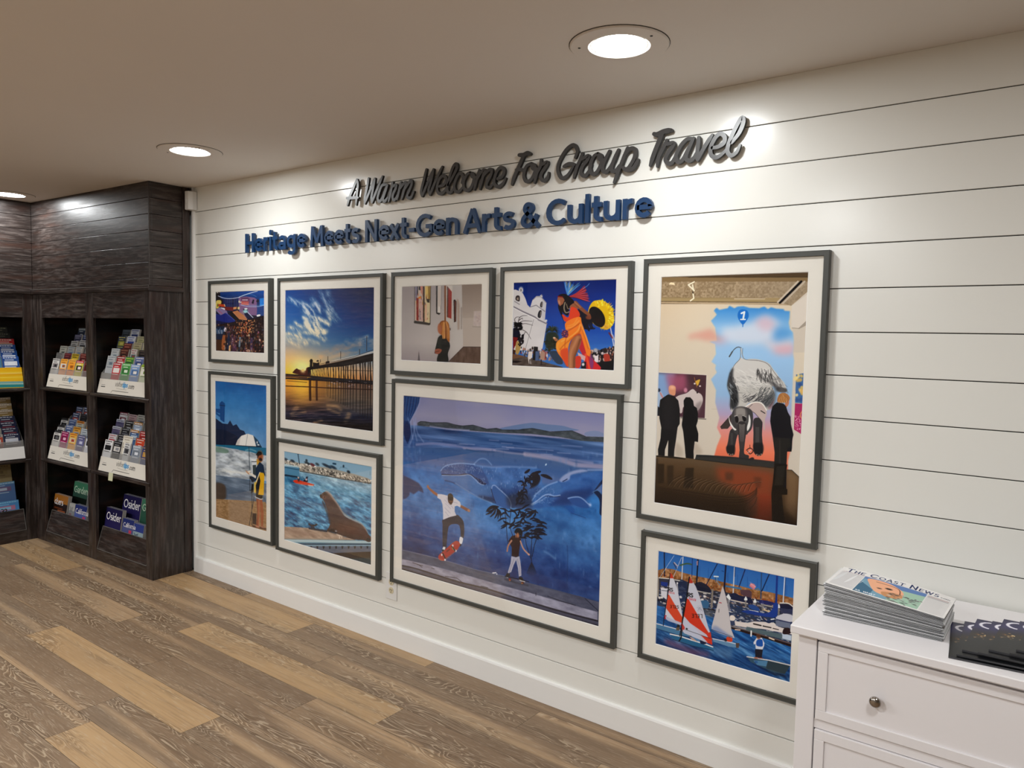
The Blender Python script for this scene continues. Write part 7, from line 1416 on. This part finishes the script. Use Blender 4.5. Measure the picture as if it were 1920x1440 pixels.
def holder(a, b, z, label, turn=0.0, pos=None, card=True, yellow=False):
    w = b-a; root = tag(bpy.data.objects.new('brochure_holder', None), label, 'brochure holder', 'acrylic brochure holders on the cabinet shelves'); COL.objects.link(root)
    if pos is None: place(root, -(a+b)/2, .004, z)
    else: place(root, pos[0], pos[1], z, 0, turn)
    ct, st = math.cos(TILT), math.sin(-TILT)
    # label card, leaning back in the front panel
    hc = .093 if not yellow else .148
    if card:
        me = raster_mesh('label_card', lart if not yellow else yart, (-w/2, .003+hc*st, .003+hc*ct), (w, 0, 0), (0, -hc*st, -hc*ct), M['print'], .95); link('label_card', me, root)
    hf = .136
    mb = MB(); mb.prism([(.0035, .001), (.0055, .001), (.0055+hf*st, hf*ct), (.0035+hf*st, hf*ct)], 'x', -w/2, w/2); mb.build('front_panel', M['acrylic'], root)
    mb = MB(); 
    for k in range(6):
        yb, zb = .0095+.025*k, .0045+.044*k
        mb.box(-w/2+.003, w/2-.003, yb-.002, yb+.021, zb-.004 if k else .0005, zb)
        mb.prism([(yb+.0195, zb), (yb+.0205, zb), (yb+.0205+.056*st, zb+.056*ct), (yb+.0195+.056*st, zb+.056*ct)], 'x', -w/2+.003, w/2-.003)
    mb.build('stepped_pockets', M['wood_in'], root)
    for sx in (-w/2, w/2-.002):
        mb = MB(); mb.prism([(.004, .001), (.20, .001), (.20, .30), (.17, .30), (.0055+hf*st, hf*ct)], 'x', sx, sx+.002); mb.build('side_panel', M['acrylic'], root)
    return root
def art_yellow():
    W, H = 240, 70; a = Art([(0, 0), (W, 0), (W, H), (0, H)], W, H, 'f2c818', 2)
    a.a = a.grad([(0, 'f0bc10'), (.2, 'f4c414'), (.24, 'f8d850'), (.32, 'ecb410'), (.5, 'f4cc20'), (.66, 'f0bc18')]); 
    a.poly([(0, 48), (120, 45), (240, 48), (240, 58), (120, 54), (0, 56)], '88b4b0'); a.poly([(0, 56), (120, 54), (240, 58), (240, 68), (100, 66), (0, 68)], '2c9498'); a.line([(0, 55), (120, 53), (240, 57)], 1.6, 'e0ecd8'); a.line([(0, 22), (240, 20)], 1.4, 'fff0a0'); a.line([(0, 35), (240, 33)], 1.4, 'fbe470'); a.line([(0, 67), (140, 69)], 2.2, 'f4e4b8')
    return a
yart = art_yellow()
BC = {}
def brochure_mesh(cols, w=.098, h=.2, th=.014, kind=0):
    key = (cols, w, h, th, kind)
    if key in BC: return BC[key]
    c = [hexl(x) for x in cols]; mb = MB(); mb.box(-w/2, w/2, 0, th, 0, h, 0, (.62, .6, .56))
    y = -.0004
    def q(x0, x1, z0, z1, col, dy=0.0): mb.face([(x0, y-dy, z0), (x1, y-dy, z0), (x1, y-dy, z1), (x0, y-dy, z1)], 0, col)
    q(-w/2, w/2, 0, h, c[0])
    q(-w/2, w/2, h-.017, h, c[1], .0002)
    rr = random.Random(len(str(cols))+sum(map(ord, ''.join(cols))))
    x = -w/2+.008
    while x < w/2-.014:
        l = rr.uniform(.008, .02); q(x, min(x+l, w/2-.006), h-.0125, h-.0065, c[2], .0004); x += l+.004
    q(-w*.34, w*.2, h-.027, h-.0225, c[2], .0004)
    q(-w*.38, w*.38, h-.066, h-.034, c[3], .0003); q(-w*.15, w*.25, h-.060, h-.042, c[2], .0005); q(-w*.38, w*.3, h-.078, h-.073, c[2], .0004)
    BC[key] = mb.mesh('brochure', M['print']); return BC[key]
def brochure(cols, x, y, z, label, group, turn=0.0, w=.098, h=.2, th=.014, tilt=TILT, name='brochure', cat='brochure'):
    o = link(name, brochure_mesh(tuple(cols), w, h, th)); place(o, x, y, z, tilt, turn); return tag(o, label, cat, group)
ROWW = ['front row', 'second row', 'third row', 'fourth row', 'fifth row', 'back row']
COLW = ['leftmost', 'second from left', 'third from left', 'fourth from left', 'rightmost']
W_, K_, Gy = 'e4e0da', '16161a', '9a9690'
RU = [[None, ('red and white', ('c02c34', 'a82430', W_, 'e6dcd8')), ('green', ('4c9a4c', '5cac58', 'd8e8d0', '2c6c34')), ('light blue', ('7c9cc8', '8caad8', W_, '4c6c9c')), ('lime green and white', ('dfe4c8', 'a8c83c', '6c8c30', 'ece8e0'))],
      [('pale grey', ('c4c8cc', 'd4d8da', '6c7c8c', 'b4bcc0')), ('red', ('a82c30', '8c2428', W_, 'd8c0b8')), ('dark green', ('3c7c34', '4c8c40', 'b8c850', '284c24')), ('blue violet', ('5c6ca0', '6c7cb0', W_, '30406c')), None],
      [('white', ('c8ccce', 'd0d4d6', '7c8c98', 'bcc4c8')), ('brown', ('4c2420', '5c2c28', '9c6c54', '38201c')), ('small white', ('d0ccc8', 'dcd8d4', '8c3c3c', '5c6c6c')), ('black', ('1c181a', '26201f', '6c5c54', '100e10')), None],
      [None, ('reddish brown', ('6c2c24', '54221e', 'c07c6c', '3c1c18')), ('cream', ('a8a080', 'b4ac90', '6c6448', '94906c')), ('cream white', ('b4ae98', 'bcb8a4', '6c6854', '9c9878')), None],
      [('navy and yellow car', ('2c3448', '38404c', 'b8b060', '8c8c3c')), ('white and blue', ('c0c4d0', 'ccd0d8', '3c4c94', '2c3c84')), ('pale yellow', ('aca880', 'b0ac8c', '5c5c3c', '8c8860')), None, None],
      [('dark slate', ('2a3038', '343c44', '4c545c', '1c2024')), ('white bordered blue', ('a8acb4', '989ca8', '2c3468', '24305c')), None, None, None]]
LU = [[('white and grey', ('dcd8d4', 'c8c4c0', '2c2c30', '8c8484')), ('orange topped white', ('e8a03c', 'f0a838', '8c4c20', 'd8d4d0')), ('orange', ('f0a02c', 'f4b44c', '9c5418', 'e89428')), ('red and yellow', ('d8c84c', 'b82030', 'f4dcd8', '1c2020')), ('dark red', ('6c1c20', '581418', 'b09090', '3c1014'))],
      [('grey', ('6c6a68', '7c7a78', '3c3a3c', '504c4c')), ('maroon', ('4c141c', '5c1a22', '8c4c4c', '380e14')), ('mustard yellow', ('a88c1c', 'b89c28', '2c240c', 'c8a83c')), ('dark red', ('5c1c1c', '6c2420', '9c6c60', '3c1010')), None],
      [('off white', ('b4b4ac', 'c0c0b8', '3c4440', 'a4a49c')), ('cream and blue', ('a8a8a4', 'b0b0ac', '4c6c8c', '8c98a4')), ('pale cream', ('b4b0a8', 'b8b4ac', '5c7c9c', 'a09c98')), None, None],
      [None, ('white with black figures', ('a0a0a0', 'a8a8a8', '141416', '1c1c20')), ('white with dark figures', ('9c9ca0', 'a4a4a8', '18181c', '242428')), None, None],
      [None, ('grey violet', ('3c3c50', '484860', '7c7c90', '28283c')), ('dull blue', ('38405c', '444c68', '8c90a8', '202840')), None, None],
      [None, ('dark navy', ('20283c', '5c6468', '8c9094', '141824')), ('dull yellow', ('7c6830', '8c7838', '4c4018', '6c5c28')), None, None]]
LL = [[('black topped white', ('e0dcd8', '101012', '5c5c60', '1c181a')), ('magenta', ('a01c5c', '8c1850', 'e8b0c8', '74103c')), ('yellow and orange', ('e4b048', 'f0a830', 'a83c2c', 'd8c4a0')), ('violet blue', ('5c5c84', '4c4c74', 'c8c8dc', '6c6c98')), ('white with blue title', ('dcdce4', '3c5c9c', 'f0f0f4', '20242c'))],
      [('black with white strip', ('c8c8c8', '0e0e10', '4c4c50', '101012')), ('slate blue', ('5c6c98', '64749c', 'd0d4e0', '44547c')), ('golden orange', ('d8a040', 'c88c2c', '6c3c18', '9ca0a8')), ('pale blue', ('b8c0c8', 'c4ccd4', '5c6c7c', 'a0a8b0')), None],
      [('black and white', ('b0b0b0', '0e0e10', '3c3c40', '101012')), ('dusty blue', ('44547c', '4c5c84', '94a0b8', '34446c')), ('orange and grey', ('a4a8a0', 'b8702c', '5c3c20', '8c9088')), None, None],
      [None, ('navy and red', ('2c3450', '28304c', 'a8b0c0', '8c4038')), ('near black', ('16161c', '1c1c24', '34343c', '101014')), ('golden', ('b07c38', 'b88440', '4c3014', '9c7030')), None],
      [None, ('navy with a red band', ('283048', '303850', '8c94a8', '743830')), ('dark navy', ('2c344c', '343c58', '98a0b4', '7c3c34')), None, None]]
RL = [[('white with a black horse', ('e4e4e6', 'ececee', '18181a', '202024')), ('black', ('1c1c20', '141418', '8c8c90', 'd0ccc8')), ('small black and white', ('c8c8c8', 'dcdcdc', '2c2c30', '4c4c50')), ('silver grey', ('8c94a0', '9ca4b0', 'd8dce4', '6c7480')), ('navy and gold', ('2c3c78', '24306c', 'd0a860', 'b88c48'))],
      [('white and red', ('c8c8cc', 'd0d0d4', 'a82c3c', 'b03c48')), ('black and grey', ('18181c', '101014', 'a4a4a8', '6c6c70')), ('blue and white', ('34588c', 'b4c4d8', '2c4878', '4c6c9c')), ('orange red', ('d04c2c', 'b83c24', 'f0d8cc', 'c03820')), None],
      [('white and violet', ('5c5474', 'b8bcc8', '3c3c54', '4c4868')), ('glossy black', ('141418', '1c1c22', '8c9094', '54545c')), ('blue with an orange title', ('34588c', 'b8803c', 'e0e4ec', 'a8b8cc')), ('bright red', ('a82c2c', '9c2828', 'e0c8c4', '8c2424')), None],
      [('pale violet', ('484464', 'a0a4b4', '34344c', '54506c')), ('dark', ('141416', '1c1c20', '9ca0a4', '403c3c')), ('grey blue and orange', ('8898b0', 'a8783c', 'dce0e8', 'a4b0c4')), None, None],
      [('maroon and white', ('a0a0a4', '5c2430', 'c0c0c4', '5c2c34')), ('pinkish white', ('8c7478', '988488', '4c3438', '6c5458')), ('off white', ('84847f', '90908c', '3c3c3c', '64646c')), None, None]]
def fill(bay, z, tab, where, group):
    a, b = bay; w = (b-a)/5
    for k, row in enumerate(tab):
        for c, it in enumerate(row):
            if it is None: continue
            r = random.Random(k*10+c+int(z*100)); u = b-w*(c+.5)+r.uniform(-.004, .004)
            th = r.uniform(.008, .0145); small = it[0].startswith('small')
            brochure(it[1], -u, .010+.025*k, z+.006+.044*k, '%s brochure, %s, %s of the %s rack' % (it[0], COLW[c], ROWW[k] if k < len(tab)-1 else 'back row', where), group, w=(.1 if not small else .07), th=th, h=.2+r.uniform(-.004, .004))
holder(*BAYS[1], 1.128, 'clear brochure rack with white card, upper shelf of the left bay'); fill(BAYS[1], 1.128, LU, 'upper left', 'brochures in the upper left rack')
holder(*BAYS[0], 1.128, 'clear brochure rack with white card, upper shelf of the bay beside the white wall'); fill(BAYS[0], 1.128, RU, 'upper right', 'brochures in the upper right rack')
holder(*BAYS[1], .610, 'clear brochure rack with white card, lower shelf of the left bay'); fill(BAYS[1], .610, LL, 'lower left', 'brochures in the lower left rack')
holder(*BAYS[0], .610, 'clear brochure rack with white card, lower shelf of the bay beside the white wall'); fill(BAYS[0], .610, RL, 'lower right', 'brochures in the lower right rack')
# a cream card deck and a giraffe-white cut-out standing forward
brochure(('ece6d8', 'f0eadc', 'a09684', 'ece6d8'), -.405, .028, .646, 'cream white notice card standing tall at the front of the lower right rack', 'brochures in the lower right rack', w=.115, h=.215, th=.03, cat='card')
o = tag(MB().box(-.026, .026, -.002, 0, -.026, .026).build('price_tag', plain('pale_yellow_paper', (.62, .62, .42), .6)), 'small pale yellow tag hanging on the lower shelf edge of the right bay', 'tag'); place(o, -.475, -.0065, .592, math.radians(-6))
# left cabinet: faces +x
TR = math.pi/2
holder(0, .62, 1.112, 'rack with a yellow and teal printed front, at the left edge', TR, (XF-.004, -.375), True, True)
holder(0, .62, .596, 'rack with a plain white card at the left edge, below the yellow one', TR, (XF-.004, -.375), False)
GL = 'leaflets in the left cabinet'
def lbro(k, v0, z, cols, lab, w=.108, h=.2, cat='brochure', g=GL): brochure(cols, XF-.016-.025*k, v0, z, lab, g, TR, w, h, .014, TILT, 'brochure', cat)
BL = ('1c4890', '1c4890', 'e8ecf4', 'e0e4ec')
for k, lb in enumerate(('front', 'second', 'third')): lbro(k, -.130, 1.142+.042*k, BL, 'blue brochure with a white mountain emblem, %s of three at the left edge' % lb)
lbro(3, -.128, 1.268, ('b02428', 'a42024', 'e8dcd4', 'c8b8a8'), 'red and white brochure behind the three blue ones at the left edge'); lbro(4, -.145, 1.31, ('1c1c18', '14140f', '5c5c50', '101010'), 'black brochure behind the red and white one at the left edge'); lbro(5, -.152, 1.352, ('20201a', '26261f', '6c6c54', '14140f'), 'black brochure at the very back of the upper left edge rack')
lbro(0, -.242, 1.140, ('4c7c9c', '3c6c94', 'dce4e8', '5c6c50'), 'pale blue leaflet beside the blue brochures at the left edge')
wc = tag(MB().box(-.145, .145, -.001, 0, 0, .086).build('label_card', plain('white_card', (.80, .79, .77), .5)), 'plain white card on the front of the lower left edge rack', 'card'); place(wc, XF+.0035, -.215, .604, TILT, TR)
NV = ('1c2444', '1c2444', 'b8bccc', 'c0c0c8')
for k, lb in enumerate(('front', 'second', 'third', 'fourth')): lbro(k, -.134, .588+.040*k, (NV[0], NV[0], 'c8ccd8', ['c8c8d0', '7c2c3c'][k > 0]), 'navy tour brochure with a white wave, %s of four at the left edge' % lb)
for k, lb in enumerate(('front', 'middle', 'back')): lbro(4+k*.6, -.138, .752+.044*k, ('8c7448', 'a89c8c', 'd0c4b0', '9c8450'), 'tan brochure behind the navy ones, %s of three at the left edge' % lb)
lbro(0, -.245, .585, ('b04c38', 'c8c0b8', '2c2c2c', 'd8ccc4'), 'red and white leaflet beside the navy brochures at the left edge')
lbro(2, -.20, .158, ('4c6c9c', '5c94b8', 'a8b8cc', '6c587c'), 'blue magazine standing at the back of the left edge bin', .21, .272, 'magazine'); 
lbro(0, -.20, .052+.03, ('4c8cc8', '5c9cd0', '8cc4e4', 'b87898'), 'blue and pink booklet numbered 132 in the left edge bin', .21, .218, 'magazine')
n132 = MB(); x = 0
for ch in '132':
    adv, st = glyph(ch)
    for q in st:
        P = np.array([(x+px*.03, pz*.03) for px, pz in q]); P = catmull(P, False, 2) if len(P) > 2 else np.array([P[0], (P[0]+P[1])/2, P[1]]); ribbon(n132, P, .006, -.001, 0)
    x += adv*.032
numo = n132.build('number_sticker', M['slot']); place(numo, XF-.0175+.012, -.245, .222, TILT, TR); tag(numo, 'bold black number 132 on the blue and pink booklet', 'number')
lbro(5, -.20, .345, ('8c7c58', '9c8c64', '6c5c3c', '84744c'), 'tan folder at the back of the left edge bin', .21, .2, 'folder')

# ---------------------------------------------------------------- magazines in the bins
def title_mag(cols, title, tcol, ts, x, y, z, w, h, label, group, n=4, title_x=None, tz=.9, tilt=math.radians(-9), th=.008, pic=None):
    for k in range(n-1, -1, -1):
        root = bpy.data.objects.new('magazine', None); COL.objects.link(root); place(root, x, y+k*(th+.001), z, tilt)
        tag(root, label if k == 0 else '%s, %s copy back, %s bin' % (label.split(',')[0].split(' with ')[0], ('first', 'second', 'third', 'fourth')[k-1], 'left' if 'left bin' in group else 'right')+(' back tier' if y > .1 else ''), 'magazine', group)
        c = [hexl(q) for q in cols]; mb = MB(); mb.box(-w/2, w/2, 0, th-.001, 0, h, 0, (.5, .48, .46)); y_ = -.0005
        mb.face([(-w/2, y_, 0), (w/2, y_, 0), (w/2, y_, h), (-w/2, y_, h)], 0, c[0])
        mb.face([(-w/2, y_-.0002, h*.78), (w/2, y_-.0002, h*.78), (w/2, y_-.0002, h), (-w/2, y_-.0002, h)], 0, c[1])
        if k == 0 and pic: 
            for (p0, p1, q0, q1, cc) in pic: mb.face([(p0*w-w/2, y_-.0003, q0*h), (p1*w-w/2, y_-.0003, q0*h), (p1*w-w/2, y_-.0003, q1*h), (p0*w-w/2, y_-.0003, q1*h)], 0, hexl(cc))
        mb.build('cover', M['gloss'], root)
        if k == 0 and title:
            t2 = MB(); xx = (title_x if title_x is not None else -w/2+.012)
            for ch in title:
                adv, st = glyph(ch)
                for q in st:
                    P = np.array([(xx+px*ts, h*tz-ts+pz*ts) for px, pz in q]); P = P if len(P) > 2 else np.array([P[0], (P[0]+P[1])/2, P[1]]); ribbon(t2, P, ts*.13, -.0014, -.0006, cap='flat')
                xx += adv*ts
            t2.build('title', tmat[tcol], root)
tmat = {'w': plain('title_white', (.75, .73, .76), .5), 'g': plain('title_green', (.42, .55, .42), .5), 'k': plain('title_dark', (.03, .05, .1), .5)}
GB = 'magazines in the right bin'; GC = 'magazines in the left bin'
title_mag(('241e50', '1c1840', W_, W_), 'Osider', 'w', .052, -.585, .030, .0755, .205, .278, 'purple Osider magazine, front copy at the left of the right bin', GB, 3)
title_mag(('241e50', '1c1840', W_, W_), 'Osider', 'w', .058, -.525, .122, .1525, .225, .28, 'purple Osider magazine, upper tier at the back of the right bin', GB, 3)
title_mag(('4c5484', '24306c', W_, W_), 'California', 'w', .030, -.392, .028, .0755, .135, .238, 'blue California guide with a red pin, front copy in the middle of the right bin', GB, 3, pic=[(.62, .86, .42, .72, 'b83c58'), (0, 1, 0, .4, '6c7cac')])
title_mag(('8ca0a8', '2c3c84', W_, W_), 'Surf', 'k', .022, -.262, .028, .0755, .118, .226, 'pale blue surf guide with dark figures, front copy at the right of the right bin', GB, 3, pic=[(.05, .5, .2, .55, '1c3c4c'), (.6, .95, .3, .5, '24505c'), (0, 1, 0, .2, 'c8d0cc')], tz=.74)
title_mag(('2c5444', '3c7058', W_, W_), 'Gar', 'g', .05, -.325, .122, .1525, .16, .28, 'green magazine, right of the upper tier in the right bin', GB, 2)
title_mag(('20120c', '9c6424', W_, W_), 'ckers', 'w', .046, -1.325, .030, .0755, .205, .268, 'brown magazine with an orange top, front copy at the left of the left bin', GC, 3, pic=[(.35, .9, .35, .6, '8c4c2c'), (.1, .7, .62, .66, '5c2c14')])
title_mag(('2c4c40', '3c7458', W_, W_), 'Garden', 'g', .050, -1.225, .122, .1525, .21, .28, 'green magazine, upper tier at the back of the left bin', GC, 3, pic=[(0, 1, .3, .62, '0c1410')])
title_mag(('4c5c9c', '24306c', W_, W_), 'California', 'w', .036, -1.020, .028, .0755, .165, .236, 'blue California guide with a red pin, front copy at the right of the left bin', GC, 3, pic=[(.7, .92, .42, .70, 'b83c68'), (0, 1, 0, .4, '6474b4')])
title_mag(('7c8084', 'a8a8a4', W_, W_), 'W', 'k', .034, -1.150, .030, .0755, .08, .232, 'grey patterned guide beside the California guide in the left bin', GC, 2, pic=[(.2, .8, .1, .5, '4c4448'), (.1, .5, .5, .7, '7c5c60')])
for a, b, lab in ((.10, .66, 'back tier ledge of the right bin'), (.82, 1.40, 'back tier ledge of the left bin')):
    mb = MB(); mb.box(-b, -a, .112, .118, .0745, .262); mb.box(-b, -a, .1181, .250, .1455, .1515); o = mb.build('riser', M['wood_h'], rc, bevel=.001)
